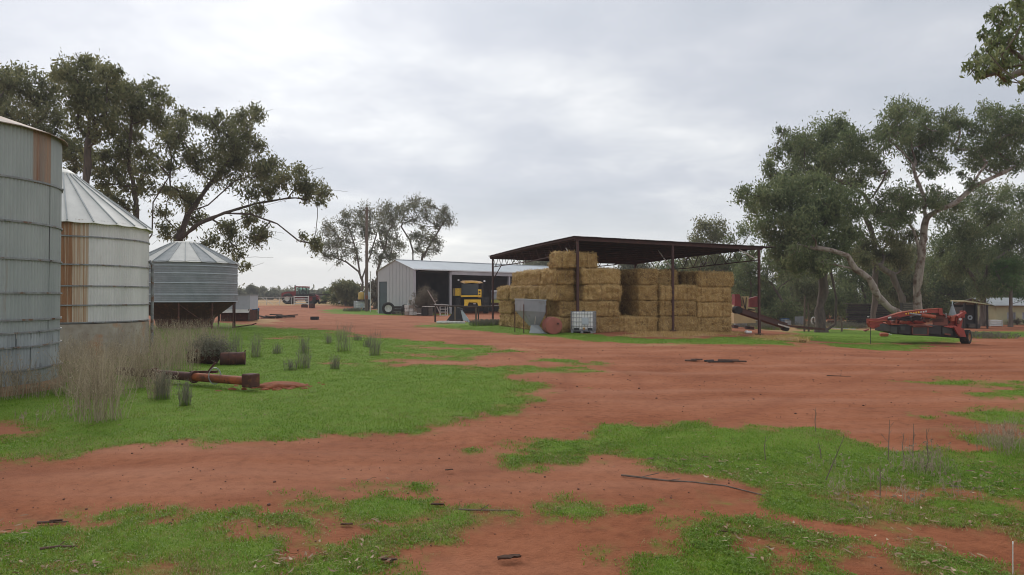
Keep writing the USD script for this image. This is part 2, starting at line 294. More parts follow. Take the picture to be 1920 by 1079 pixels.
# ---------------------------------------------------------------- ground: one sheet to the horizon, grass and straw as masks in the world
def poly(pts): return shapely.Polygon([tuple(gp(*p)[:2]) for p in pts]).buffer(0)
GRASS = [
 [(-260, 905), (0, 862), (100, 855), (200, 843), (300, 828), (420, 822), (520, 818), (640, 808), (740, 803), (860, 790), (925, 775), (938, 755), (1012, 731), (1000, 715), (945, 702), (1000, 697), (1130, 697),
  (1060, 690), (880, 690), (740, 688), (745, 676), (860, 676), (940, 660), (900, 651), (830, 645), (700, 634), (620, 621), (525, 615), (430, 606), (330, 604), (100, 640), (-260, 700)],
 [(800, 612), (835, 604), (930, 606), (1000, 619), (1060, 621), (1160, 632), (1250, 640), (1300, 644), (1120, 641), (1000, 629), (900, 620)],
 [(605, 582), (650, 579), (700, 581), (840, 579), (845, 590), (760, 592), (690, 591), (620, 587)],
 [(1490, 622), (1560, 618), (1700, 622), (1900, 622), (1990, 618), (1990, 632), (1840, 634), (1790, 641), (1680, 644), (1560, 642), (1500, 637)],
 [(1110, 628), (1180, 634), (1300, 637), (1410, 634), (1500, 642), (1480, 648), (1330, 645), (1180, 642)],
 [(1560, 646), (1640, 647), (1760, 650), (1700, 654), (1580, 652)],
 [(975, 850), (1010, 838), (1110, 828), (1140, 806), (1280, 797), (1400, 804), (1450, 813), (1500, 811), (1560, 828), (1640, 842), (1740, 848), (1850, 845), (2050, 838), (2050, 1030), (1920, 1012), (1800, 1000),
  (1640, 985), (1480, 968), (1430, 950), (1440, 915), (1405, 895), (1340, 888), (1250, 880), (1205, 866), (1170, 850), (1090, 858)],
 [(1790, 785), (1860, 770), (1960, 764), (1990, 800), (1900, 803), (1830, 800)], [(1825, 828), (1880, 812), (1990, 805), (1990, 845), (1880, 846)],
 [(1790, 741), (1850, 730), (1960, 724), (1980, 742), (1850, 748)], [(1720, 718), (1770, 715), (1815, 719), (1770, 723)],
 [(-300, 1020), (0, 1002), (150, 981), (250, 966), (380, 955), (470, 964), (590, 955), (615, 940), (700, 933), (850, 940), (905, 952), (890, 985), (760, 1005), (705, 1050), (690, 1250), (-300, 1250)],
 [(905, 954), (1000, 958), (1130, 956), (1190, 962), (1130, 972), (1000, 974), (900, 974)],
 [(1245, 992), (1330, 990), (1400, 1002), (1360, 1022), (1270, 1018)], [(1265, 1056), (1370, 1050), (1380, 1079), (1260, 1085)], [(1430, 985), (1560, 1000), (1600, 1040), (1520, 1050), (1450, 1020)], [(1700, 1060), (1850, 1058), (1860, 1090), (1720, 1088)],
 [(820, 980), (870, 985), (850, 1010), (790, 1010)], [(1040, 676), (1080, 678), (1110, 683), (1070, 684)],
]
BARE = [[(765, 651), (860, 652), (885, 656), (800, 658)], [(722, 662), (800, 664), (860, 668), (800, 671)], [(725, 677), (860, 678), (905, 683), (830, 687), (740, 686)], [(585, 682), (640, 681), (650, 685), (600, 687)],
 [(-100, 790), (20, 790), (48, 800), (45, 822), (0, 830), (-100, 835)], [(-200, 1030), (60, 1034), (145, 1024), (148, 1040), (100, 1056), (-200, 1066)],
 [(620, 1000), (680, 985), (690, 998), (640, 1012)], [(300, 1062), (420, 1055), (420, 1100), (300, 1100)], [(440, 604), (560, 600), (590, 606), (560, 612), (470, 611)], [(500, 632), (560, 630), (560, 635), (510, 636)]]
STRAW = [[(1165, 622), (1240, 621), (1390, 621), (1400, 630), (1300, 634), (1180, 632)], [(1400, 628), (1490, 626), (1520, 640), (1440, 642)], [(1180, 644), (1300, 646), (1280, 649), (1190, 648)], [(930, 655), (960, 650), (1030, 655), (1000, 660)], [(450, 599), (520, 598), (545, 603), (520, 608), (460, 606)],
         [(1340, 604), (1700, 600), (1700, 622), (1480, 624)]]
AREA = shapely.unary_union([poly(p) for p in GRASS]).difference(shapely.unary_union([poly(p) for p in BARE]))
STRA = shapely.unary_union([poly(p) for p in STRAW])
def sdist(area, x, y):
    pts = shapely.points(np.ravel(x), np.ravel(y)); shapely.prepare(area)
    ins = shapely.contains(area, pts); near = shapely.distance(area.boundary, pts)
    return np.where(ins, near, -near).reshape(np.shape(x))
def nz(x, y, s, seed=0, o=4): return meshkit.fbm(np.stack([np.asarray(x) * s, np.asarray(y) * s, np.full(np.shape(x), .37)], -1), o, seed)
def masks(x, y):
    r = np.hypot(x, y)
    w = .55 + .022 * r
    cap = .60 + .20 * np.maximum(0, np.asarray(y) - 6.6)
    g = .5 + np.clip(sdist(AREA, x, y) / (2 * w), -1.1, np.minimum(cap, 1.32) - .5)
    out = ss(44, 50, np.abs(np.degrees(np.arctan2(x, y))))       # outside the photograph the paddock goes on in the same mix of grass and earth
    g = g * (1 - out) + out * ((nz(x, y, .11, 5) - .47) * 5 + .5)
    g = np.where(r > 130, .12 + .5 * nz(x, y, .02, 9), g + (nz(x, y, 1.9, 33, 6) - .5) * 1.5 + (nz(x, y, .5, 21, 2) - .5) * .9)
    g = np.clip(g + (nz(x, y, 6.5, 61, 4) - .5) * .9 * ss(26, 7, r), 0, 1)
    s = np.clip(.45 + sdist(STRA, x, y) / 3.2 + (nz(x, y, .8, 62, 5) - .5) * 1.3, 0, 1)
    s = np.where(r > 118, np.clip(.15 + .5 * ss(20, -40, x) + (nz(x, y, .03, 63, 3) - .5) * .5, 0, 1), s)
    return g, s
TRK = shapely.MultiLineString([[tuple(gp(*p)[:2]) for p in L_] for L_ in ([(-100, 930), (300, 900), (640, 862), (960, 800), (1150, 745), (1120, 700), (980, 655), (800, 622), (640, 600), (560, 585)], [(960, 800), (1250, 740), (1500, 700), (1900, 668)], [(-100, 1000), (400, 900), (900, 850), (1300, 770), (1600, 690), (1750, 655)], [(980, 655), (1300, 668), (1900, 655)])])
def tracks(x, y):
    """pairs of worn wheel tracks, 1.6 m apart"""
    d = shapely.distance(TRK, shapely.points(np.ravel(x), np.ravel(y))).reshape(np.shape(x)); return np.exp(-((d - .8) / .17) ** 2) * (.35 + .9 * nz(x, y, .35, 55, 3))
ang = np.radians(np.concatenate([np.arange(-180, -46, 6), np.arange(-46, 46, .2), np.arange(46, 180, 6)]))
rad = np.concatenate([[0.3, 1.2, 2.4, 3.3], 3.6 * 1.0165 ** np.arange(0, 222), 137 * 1.13 ** np.arange(0, 30)])
A_, R_ = np.meshgrid(ang, rad); GX, GY = R_ * np.sin(A_), R_ * np.cos(A_)
GZ = zt(GX, GY) + np.where(R_ < 60, (nz(GX, GY, 2.2, 3, 4) - .5) * .035 + (nz(GX, GY, .5, 8, 2) - .5) * .05, 0)
MG, MS = masks(GX, GY)
TR = tracks(GX, GY) * (R_ < 110)
GZ = GZ + .015 * ss(.4, .7, MG) * (R_ < 60) - .009 * TR
nA, nR = len(ang), len(rad)
i, j = np.meshgrid(np.arange(nR - 1), np.arange(nA), indexing='ij'); j2 = (j + 1) % nA
gf = np.stack([i * nA + j, i * nA + j2, (i + 1) * nA + j2, (i + 1) * nA + j], -1).reshape(-1, 4)[:, ::-1]
gv = np.stack([GX, GY, GZ], -1).reshape(-1, 3)
gv = np.vstack([gv, [0, 0, 0]]); jj = np.arange(nA)
gfan = np.stack([jj, np.full(nA, len(gv) - 1), (jj + 1) % nA], 1)
M['red_earth'] = usdkit.material(stage, '/World/Looks/red_earth', {
    'tc': ('texture_coordinate', {}), 'g': ('attribute', {'attribute': 'grass'}), 's': ('attribute', {'attribute': 'straw'}), 'tk': ('attribute', {'attribute': 'track'}), 'tkn': ('noise_texture', {'scale': 9, 'detail': 5, 'roughness': .7}), 'tkm': ('math', {'math_type': 'multiply'}), 'tkx': ('mix_color', {'b': (.235, .078, .038)}),
    'n1': ('noise_texture', {'scale': .35, 'detail': 6, 'roughness': .62}), 'n2': ('noise_texture', {'scale': 7, 'detail': 6, 'roughness': .7}), 'n3': ('noise_texture', {'scale': 38, 'detail': 4, 'roughness': .7}),
    'n4': ('noise_texture', {'scale': 2.1, 'detail': 7, 'roughness': .72}), 'vo': ('voronoi_texture', {'scale': 26}), 'mpt': ('mapping', {'scale': (.10, .9, 1), 'rotation': (0, 0, .35)}), 'nt': ('noise_texture', {'scale': 1.0, 'detail': 4}),
    'soil': ('rgb_ramp', {'ramp': [(.3, (.238, .075, .031)), (.5, (.320, .112, .051)), (.72, (.40, .158, .081))]}),
    'grain': ('rgb_ramp', {'ramp': [(.30, (.62, .60, .58)), (.5, (1, 1, 1)), (.72, (1.18, 1.22, 1.25))]}), 'sx': ('mix_color', {'blend_type': 'multiply', 'fac': .8, 'use_clamp': False}),
    'pd': ('rgb_ramp', {'ramp': [(.62, (0, 0, 0)), (.66, (1, 1, 1))]}), 'pebm': ('math', {'math_type': 'multiply', 'value2': .35}), 'peb': ('mix_color', {'b': (.17, .07, .045)}),
    'trk': ('rgb_ramp', {'ramp': [(.45, (0, 0, 0)), (.7, (1, 1, 1))]}), 'trm': ('math', {'math_type': 'multiply', 'value2': .35}), 'tr': ('mix_color', {'b': (.46, .235, .155)}),
    'wet': ('mix_float', {}), 'gr': ('rgb_ramp', {'ramp': [(.28, (.080, .145, .010)), (.5, (.130, .225, .018)), (.74, (.20, .235, .05))]}),
    'a1': ('math', {'math_type': 'multiply_add', 'value2': .36, 'value3': -.18}), 'a2': ('math', {'math_type': 'multiply_add', 'value2': .36, 'value3': -.18}), 'a3': ('math', {'math_type': 'add'}), 'a4': ('math', {'math_type': 'add'}),
    'gm': ('map_range', {'range_type': 'smoothstep', 'from_min': .30, 'from_max': .72, 'clamp': True}), 'gmix': ('mix_color', {}),
    'b1': ('math', {'math_type': 'add'}), 'b2': ('map_range', {'range_type': 'smoothstep', 'from_min': .45, 'from_max': .75, 'to_max': .8, 'clamp': True}), 'smix': ('mix_color', {'b': (.42, .275, .13)}),
    'edge': ('map_range', {'range_type': 'smoothstep', 'from_min': .15, 'from_max': .5, 'to_max': .45, 'clamp': True}), 'emix': ('mix_color', {'b': (.24, .13, .055)}),
    'bh': ('math', {'math_type': 'multiply_add', 'value2': .5}), 'bmp': ('bump', {'strength': .9, 'distance': .03}),
    'p': ('principled_bsdf', {'roughness': .95, 'specular_ior_level': .15})},
    [('tc.object', x + '.vector') for x in ('n1', 'n2', 'n3', 'n4', 'vo', 'mpt')] + [('mpt.vector', 'nt.vector'),
     ('n1.fac', 'soil.fac'), ('n2.fac', 'grain.fac'), ('soil.color', 'sx.a'), ('grain.color', 'sx.b'),
     ('nt.fac', 'trk.fac'), ('trk.color', 'trm.value1'), ('trm.value', 'tr.fac'), ('sx.result', 'tr.a'),
     ('n3.fac', 'pd.fac'), ('pd.color', 'pebm.value1'), ('pebm.value', 'peb.fac'), ('tc.object', 'tkn.vector'), ('tkn.fac', 'tkm.value1'), ('tk.fac', 'tkm.value2'), ('tkm.value', 'tkx.fac'), ('tr.result', 'tkx.a'), ('tkx.result', 'peb.a'),
     ('n4.fac', 'a1.value1'), ('n2.fac', 'a2.value1'), ('a1.value', 'a3.value1'), ('a2.value', 'a3.value2'), ('a3.value', 'a4.value1'), ('g.fac', 'a4.value2'),
     ('a4.value', 'gm.value'), ('a4.value', 'edge.value'), ('edge.result', 'emix.fac'), ('peb.result', 'emix.a'),
     ('a3.value', 'b1.value1'), ('s.fac', 'b1.value2'), ('b1.value', 'b2.value'), ('b2.result', 'smix.fac'), ('emix.result', 'smix.a'),
     ('smix.result', 'gmix.a'), ('n4.fac', 'gr.fac'), ('gr.color', 'gmix.b'), ('gm.result', 'gmix.fac'), ('gmix.result', 'p.base_color'),
     ('n2.fac', 'bh.value1'), ('n3.fac', 'bh.value3'), ('bh.value', 'bmp.height'), ('bmp.normal', 'p.normal')], surface='p.BSDF')
gm_ = MB(); gm_.add(gv, np.vstack([quads(gf), gfan]))
gprim = gm_.build('ground', 'red_earth', kind='structure', smooth=True, extra={'track': np.append(TR.ravel(), 0), 'grass': np.append(MG.ravel(), .2), 'straw': np.append(MS.ravel(), 0)})

# ---------------------------------------------------------------- scatter: grass, litter, stones (uncountable: stuff)
def instancer(name, protos, mats, pos, idx, yaw, scale, label, cat, tone=None, tilt=None):
    path = '/World/' + numbered('/World', name)
    pi = UsdGeom.PointInstancer.Define(stage, path); UsdGeom.Scope.Define(stage, path + '/Prototypes')
    tg = []
    for k, (v, f, tn) in enumerate(protos):
        m = usdkit.mesh(stage, f'{path}/Prototypes/{cat.replace(" ", "_")}_{k:03d}' if k else f'{path}/Prototypes/{cat.replace(" ", "_")}', (v, f), M[mats[k % len(mats)]])
        if tn is not None: UsdGeom.PrimvarsAPI(m).CreatePrimvar('tone', Sdf.ValueTypeNames.FloatArray, 'vertex').Set(Vt.FloatArray.FromNumpy(np.asarray(tn, np.float32)))
        tg.append(m.GetPath())
    pi.CreatePrototypesRel().SetTargets(tg)
    pi.CreateProtoIndicesAttr(Vt.IntArray.FromNumpy(np.asarray(idx, np.int32))); pi.CreatePositionsAttr(Vt.Vec3fArray.FromNumpy(np.asarray(pos, np.float32)))
    h = np.asarray(yaw) / 2; tl = np.zeros_like(h) if tilt is None else np.asarray(tilt) / 2
    q = np.stack([np.cos(h) * np.cos(tl), np.cos(h) * np.sin(tl), np.sin(h) * np.sin(tl), np.sin(h) * np.cos(tl)], -1)
    pi.CreateOrientationsAttr(Vt.QuathArray([Gf.Quath(*map(float, a)) for a in q]))
    pi.CreateScalesAttr(Vt.Vec3fArray.FromNumpy(np.repeat(np.asarray(scale, np.float32)[:, None], 3, 1)))
    return tag(pi.GetPrim(), label, cat, kind='stuff')
def blades(rng, n, spread, h0, h1, w, lean=.5, segs=2, curl=.3):
    """n tapering blades as (vertices, faces, tone)"""
    a = rng.uniform(0, 2 * PI, n); rr = spread * np.sqrt(rng.uniform(0, 1, n)); b = np.stack([rr * np.cos(a), rr * np.sin(a), np.zeros(n) - .004], -1)
    H = rng.uniform(h0, h1, n); d = rng.uniform(0, 2 * PI, n); le = np.abs(rng.normal(0, lean, n))
    V, T = [], []
    side = np.stack([-np.sin(d), np.cos(d), np.zeros(n)], -1)
    for k in range(segs + 1):
        t = k / segs; off = H * np.sin(le * (t + curl * t * t)) * t; z = H * t * np.cos(np.minimum(le * t, 1.4))
        c = b + np.stack([off * np.cos(d), off * np.sin(d), z], -1); ww = (w * (1 - t * .8))
        V += [c - side * ww / 2, c + side * ww / 2]
    V = np.stack(V, 1); m = 2 * (segs + 1); tone = np.repeat(rng.uniform(0, 1, n), m)
    f = np.array([[2 * k, 2 * k + 1, 2 * k + 3, 2 * k + 2] for k in range(segs)])
    fq = (np.arange(n)[:, None, None] * m + f[None]).reshape(-1, 4)
    return V.reshape(-1, 3), quads(fq), tone
def gprob(x, y):
    return masks(x, y)[0]
rg = np.random.default_rng(11)
def wedge(n, r0, r1, p=1.0):
    """points in the field of view between two distances, density falling with distance"""
    u = rg.uniform(0, 1, n); r = (r0 ** p + u * (r1 ** p - r0 ** p)) ** (1 / p); a = np.radians(rg.uniform(-40, 40, n)); return r * np.sin(a), r * np.cos(a)
gp_protos = [blades(rg, 20, .07, .006, .018, .006, 1.15) for _ in range(4)] + [blades(rg, 18, .10, .008, .026, .008, 1.1) for _ in range(3)] + [blades(rg, 18, .10, .008, .024, .006, 1.2)]
X, Y = [], []
for n, r0, r1, p in ((45000, 4.4, 9, 1.2), (170000, 9, 48, .3)):
    x, y = wedge(n, r0, r1, p); k = gprob(x, y) > .38 + .34 * rg.uniform(0, 1, len(x)); X.append(x[k]); Y.append(y[k])
X, Y = np.concatenate(X), np.concatenate(Y); R = np.hypot(X, Y); n = len(X)
def gz(x, y):
    return zt(x, y) + ((nz(x, y, 2.2, 3, 4) - .5) * .035 + (nz(x, y, .5, 8, 2) - .5) * .05 + .012)
instancer('grass', gp_protos, ['grass_blade'] * 7 + ['dry_blade'], np.stack([X, Y, gz(X, Y)], -1), np.where(rg.uniform(0, 1, n) < 0.04 + .42 * ss(.42, .60, nz(X, Y, .9, 47, 4)) * ss(16, 6, R), 7, rg.integers(0, 7, n)), rg.uniform(0, 6.28, n), rg.uniform(.6, 1.35, n) * (.8 + .03 * np.minimum(R, 35)) * (.75 + .7 * nz(X, Y, 1.3, 44, 3)),
          'short bright green grass growing in patches over the red earth', 'grass')
# broad-leaved weeds in the near grass
def rosette(rng, n=9):
    V, Fc, T = [], [], []
    for k in range(n):
        a = rng.uniform(0, 6.28); L = rng.uniform(.014, .036); w = L * rng.uniform(.3, .5); e = rng.uniform(.15, .9)
        d = np.array([math.cos(a) * math.cos(e), math.sin(a) * math.cos(e), math.sin(e)]); s_ = np.array([-math.sin(a), math.cos(a), 0])
        o = rng.uniform(-.03, .03, 3) * [1, 1, 0]; dn = np.array([0, 0, -.012])
        b = len(V); V += [o, o + d * L * .55 - s_ * w / 2, o + d * L + dn, o + d * L * .55 + s_ * w / 2]; Fc += [[b, b + 1, b + 2], [b, b + 2, b + 3]]; T += [rng.uniform(0, 1)] * 4
    return np.array(V), np.array(Fc), np.array(T)
x, y = wedge(7000, 4.4, 9.5, 1.0); g = gprob(x, y); k = (g > .5) & ((nz(x, y, .5, 71, 3) > .5) | ((x > 1.2) & (y < 8) & (nz(x, y, .8, 72, 2) > .42))); x, y = x[k], y[k]
instancer('broadleaf_weeds', [rosette(rg) for _ in range(5)], ['weed_leaf'], np.stack([x, y, gz(x, y) + .012], -1), rg.integers(0, 5, len(x)), rg.uniform(0, 6.28, len(x)), rg.uniform(.6, 1.5, len(x)),
          'low broad-leaved green weeds mixed into the near grass', 'weeds')
# fallen gum leaves, bark chips and straw bits
def litter(rng, L, w, curl):
    t = np.linspace(0, 1, 4); c = np.stack([L * (t - .5), curl * L * np.sin(t * 3.1) * rng.uniform(.4, 1), L * .12 * rng.uniform(-1, 1) * (t - .5) ** 2 * 4 + .004], -1)
    ww = w * np.sin(np.clip(t, .04, .97) * PI) ** .7; V = np.vstack([c + np.stack([0 * t, ww / 2, 0 * t + w * .2], -1), c - np.stack([0 * t, ww / 2, 0 * t], -1)])
    f = quads([[k, k + 1, k + 5, k + 4] for k in range(3)]); return V, f, np.full(8, rng.uniform(0, 1))
x, y = wedge(5200, 4.4, 12, .9); g = gprob(x, y); k = (g > .3) & (nz(x, y, .45, 81, 3) > .47); x, y = x[k], y[k]
k2 = rg.uniform(0, 1, len(x)) < np.where(y < 8.5, .8, .25); x, y = x[k2], y[k2]
instancer('fallen_leaves', [litter(rg, rg.uniform(.05, .11), rg.uniform(.012, .022), rg.uniform(-.2, .2)) for _ in range(8)], ['litter_leaf'], np.stack([x, y, gz(x, y) + .022], -1), rg.integers(0, 8, len(x)),
          rg.uniform(0, 6.28, len(x)), rg.uniform(.5, 1.25, len(x)), 'dry fallen gum leaves scattered over the near grass and earth', 'leaves', tilt=rg.normal(0, .3, len(x)))
x, y = wedge(7500, 4.4, 30, 1.2); k = (gprob(x, y) < .5) & (nz(x, y, .6, 91, 3) > .40); x, y = x[k], y[k]
st = []
for k in range(5):
    m = MB().rock((0, 0, 0), (1, .8, .55), k, 1, .35); v, f = m.arr(); st.append((v, f, None))
instancer('pebbles', st, ['stone'], np.stack([x, y, gz(x, y) - .006], -1), rg.integers(0, 5, len(x)), rg.uniform(0, 6.28, len(x)), np.minimum(rg.lognormal(-5.5, .6, len(x)), .02) * (.8 + .03 * y),
          'small dark pebbles and clods strewn over the red earth', 'pebbles')
# straw litter in front of the bales
x = rg.uniform(3, 21, 9000); y = rg.uniform(30, 44, 9000); g, s = masks(x, y); k = (s + (nz(x, y, 1.1, 95, 3) - .5) > .55); x, y = x[k], y[k]
instancer('straw_litter', [blades(rg, 8, .14, .04, .16, .012, 1.25) for _ in range(4)], ['straw_fibre'], np.stack([x, y, zt(x, y) + .006], -1), rg.integers(0, 4, len(x)), rg.uniform(0, 6.28, len(x)), rg.uniform(.5, 1.2, len(x)),
          'loose straw spilled over the ground in front of the bale stacks', 'straw')
# ---------------------------------------------------------------- silos
def corr_sheet(c, R, a0, a1, z0, z1, pitch=.076, amp=.009, lap=.012):
    """vertically corrugated curved sheet with a thin folded edge"""
    n = max(int(R * (a1 - a0) / pitch * 5), 8); a = np.linspace(a0, a1 + lap / R, n); r = R + amp * np.sin(a * R / pitch * 2 * PI)
    zs = [z0, z1]; V = []
    for rr, zz in ((r - .012, z0), (r, z0), (r, z1), (r - .012, z1)): V.append(np.stack([c[0] + rr * np.cos(a), c[1] + rr * np.sin(a), np.full(n, zz)], -1))
    V = np.vstack(V); k = np.arange(n - 1); f = np.vstack([np.stack([b * n + k, b * n + k + 1, (b + 1) * n + k + 1, (b + 1) * n + k], 1) for b in range(3)])
    return V, quads(f)
def hcorr_ring(c, R, a0, a1, z0, z1, pitch=.1, amp=.008, na=30):
    n = max(int((z1 - z0) / pitch * 5), 4); z = np.linspace(z0, z1, n); r = R + amp * np.sin((z - z0) / pitch * 2 * PI); a = np.linspace(a0, a1, na)
    V = np.stack([c[0] + r[:, None] * np.cos(a), c[1] + r[:, None] * np.sin(a), np.repeat(z[:, None], na, 1)], -1).reshape(-1, 3)
    i, j = np.meshgrid(np.arange(n - 1), np.arange(na - 1), indexing='ij'); return V, quads(np.stack([i * na + j, i * na + j + 1, (i + 1) * na + j + 1, (i + 1) * na + j], -1).reshape(-1, 4))
def hoop(par, c, R, z, w=.05, m='hoop_steel', t=.02, bolts=True, tiltz=0.0):
    b = MB(); n = 72; a = np.arange(n + 1) * 2 * PI / n
    prof = [(R, z - w / 2), (R + t, z - w / 2), (R + t, z + w / 2), (R, z + w / 2)]
    V = np.stack([np.stack([c[0] + r * np.cos(a), c[1] + r * np.sin(a), np.full(n + 1, zz) + tiltz * np.sin(3 * a)], -1) for r, zz in prof], 1).reshape(-1, 3)
    k = np.arange(n); f = np.vstack([np.stack([k * 4 + q, k * 4 + (q + 1) % 4, (k + 1) * 4 + (q + 1) % 4, (k + 1) * 4 + q], 1) for q in range(4)])
    b.add(V, f)
    if bolts:
        for q in range(5):
            aa = q * 2 * PI / 5 + z; d = np.array([math.cos(aa), math.sin(aa), 0]); s_ = np.array([-d[1], d[0], 0])
            b.box(np.array([c[0], c[1], z]) + d * (R + t + .012), (.03, .10, w * .8), rz=aa)
    b.build('hoop', m, par)
rs = np.random.default_rng(5)
def cone_roof(par, c, R, z0, r1, z1, n, mats, rib='hoop_steel', over=.12, start=0.0, scallop=.02, ribs=True):
    for k in range(n):
        a0, a1 = start + k * 2 * PI / n, start + (k + 1) * 2 * PI / n; b = MB(); na, nr = 5, 4
        aa = np.linspace(a0, a1, na); V = []
        for t in (0, 1):
            for q in range(nr):
                f_ = q / (nr - 1); r = (R + over) * (1 - f_) + r1 * f_; z = z0 - over * (z1 - z0) / (R - r1) * (1 - f_) + (z1 - z0) * f_
                zz = z + scallop * np.sin((aa - a0) / (a1 - a0) * PI) * (1 - f_) * (-1 if scallop > 0 else 1) - t * .015
                V.append(np.stack([c[0] + r * np.cos(aa), c[1] + r * np.sin(aa), zz + (0 if t else .002)], -1))
        V = np.vstack(V); m = na * nr
        f = [[q * na + j, q * na + j + 1, (q + 1) * na + j + 1, (q + 1) * na + j] for q in range(nr - 1) for j in range(na - 1)]
        f += [[m + j, m + j + 1, j + 1, j] for j in range(na - 1)] + [[m + x[3], m + x[2], m + x[1], m + x[0]] for x in f]
        b.add(V, f); pn = b.build('roof_panel', mats[k % len(mats)] if isinstance(mats, list) else mats, par)
        if ribs:
            e0 = np.array([c[0] + (R + over) * math.cos(a0), c[1] + (R + over) * math.sin(a0), z0 - over * (z1 - z0) / (R - r1) + .02]); e1 = np.array([c[0] + r1 * math.cos(a0), c[1] + r1 * math.sin(a0), z1 + .02])
            MB().bar(e0, e1, .035, .045).build('rib', rib, pn)
# big silo at the left edge
S1 = np.array([-11.52, 14.33]); R1 = 2.02; z1 = 5.25
g0 = on(*S1); s1 = thing('grain_silo', 'largest and nearest silo, grey corrugated iron with rusty roof edge, at the left edge', 'silo', g0)
MB().lathe([(0, -.3), (R1 + .12, -.3), (R1 + .12, .12), (R1 + .05, .2), (0, .2)], (S1[0], S1[1], 0), n=48).build('plinth', 'orange_concrete', s1)
lev = [.2, .49, .94, 1.22, 1.46, 1.99, 2.65, 3.37, 4.21, 5.25]
face = math.atan2(-S1[1], -S1[0])
for q in range(len(lev) - 1):
    n = 14 if q < 3 else 24; off = rs.uniform(0, .4) if q < 3 else .12
    for k in range(n):
        a0 = off + k * 2 * PI / n + (rs.uniform(-.03, .03) if q < 3 else 0); a1 = off + (k + 1) * 2 * PI / n
        rel = math.degrees((a0 + a1) / 2 - face); rel = (rel + 180) % 360 - 180
        m = ['galvanised_patch', 'galvanised', 'galvanised_patch'][int(rs.integers(3))] if q < 3 else ('galvanised_rusty' if (q == 8 and 36 < rel < 52) else 'galvanised')
        dz = rs.uniform(-.015, .015) if q < 3 else 0
        MB().add(*corr_sheet(S1, R1 + (.01 if q < 3 and k % 2 else 0) + .003 * q, a0, a1, lev[q] + dz - .03, lev[q + 1] + dz)).build('wall_sheet', m, s1, smooth=50)
for q, z in enumerate(lev[1:-1]): hoop(s1, S1, R1 + .035, z, .035 if q > 2 else .03, tiltz=.012 if q < 3 else 0)
cone_roof(s1, S1, R1, z1 + .02, .35, z1 + .6, 20, ['silo_roof_rusty', 'silo_roof_rusty', 'galvanised_rusty'], over=.14, ribs=False, scallop=.01)
MB().lathe([(0, z1 + .7), (.36, z1 + .65), (.38, z1 + .56), (0, z1 + .56)], (S1[0], S1[1], 0), n=20).build('roof_cap', 'galvanised_rusty', s1)
# second silo: pale, one rusty column of sheets, conical ribbed roof
S2 = np.array([-14.9, 23.5]); R2 = 2.57
g0 = on(*S2); s2 = thing('grain_silo', 'pale silo with a rust-orange strip and a ribbed cream conical roof', 'silo', g0)
MB().lathe([(0, -.3), (R2 + .03, -.3), (R2 + .03, 1.08), (R2 - .1, 1.12), (0, 1.12)], (S2[0], S2[1], 0), n=64).build('plinth', 'concrete', s2, smooth=30)
lev = [1.13, 1.66, 2.25, 2.9, 3.76, 4.28]
face = math.atan2(-S2[1], -S2[0]); n = 39; da = 2 * PI / n
for q in range(5):
    for k in range(n):
        a0 = face - math.radians(3) + da * k
        m = 'rusted_sheet' if k in (0, n - 1) else ('rust_mixed' if k == 1 else 'oxidised_sheet')
        MB().add(*corr_sheet(S2, R2 + .002 * (q % 2), a0, a0 + da, lev[q] - .02, lev[q + 1], .09, .010)).build('wall_sheet', m, s2, smooth=50)
for z in lev[:-1]: hoop(s2, S2, R2 + .02, z, .04)
cone_roof(s2, S2, R2, 4.30, .32, 6.0, 24, ['silo_roof_pale'], rib='roof_stripe_grey', over=.13, start=face + .05, scallop=.03)
MB().lathe([(0, 6.17), (.2, 6.13), (.4, 6.0), (.42, 5.93), (0, 5.93)], (S2[0], S2[1], 0), n=24).build('roof_cap', 'silo_roof_pale', s2, smooth=40)
aa = face + math.radians(77); d = np.array([math.cos(aa), math.sin(aa)]); pp = S2 + d * (R2 + .14)
MB().tube([(pp[0], pp[1], .2), (pp[0], pp[1], 3.0), (pp[0] - d[0] * .1, pp[1] - d[1] * .1, 3.15)], .05, 10).build('filler_pipe', 'hoop_steel', s2, smooth=40)
# third silo: elevated on legs with a hopper cone
S3 = np.array([-20.0, 43.5]); R3 = 3.0
g0 = on(*S3); s3 = thing('grain_silo', 'squat blue-grey silo raised on steel legs over a dark hopper cone', 'silo', g0)
lev = [1.62, 2.08, 2.55, 3.05, 3.55, 4.0]
for q in range(5):
    for k in range(8): MB().add(*hcorr_ring(S3, R3 + .004 * (k % 2), k * PI / 4, (k + 1) * PI / 4 + .01, lev[q], lev[q + 1] + .02, .115, .0045, 14)).build('wall_sheet', 'blue_grey_sheet', s3, smooth=60)
for z in (lev[0] + .03, 2.08, 2.75, 3.3, 3.75): hoop(s3, S3, R3 + .01, z, .05, 'plate_grey', bolts=False)
cone_roof(s3, S3, R3, 4.02, .8, 5.2, 22, ['silo_roof_pale', 'roof_stripe_grey', 'silo_roof_pale', 'silo_roof_pale', 'roof_stripe_grey'], rib='roof_stripe_grey', over=.1, scallop=.02)
MB().lathe([(0, 5.34), (.6, 5.3), (.84, 5.2), (.84, 5.12), (0, 5.12)], (S3[0], S3[1], 0), n=24).build('roof_cap', 'silo_roof_pale', s3, smooth=40)
MB().lathe([(R3 - .03, 1.63), (1.7, .62), (1.55, .1), (0, .1)], (S3[0], S3[1], 0), n=40).build('hopper_cone', 'dark_rust', s3, smooth=30)
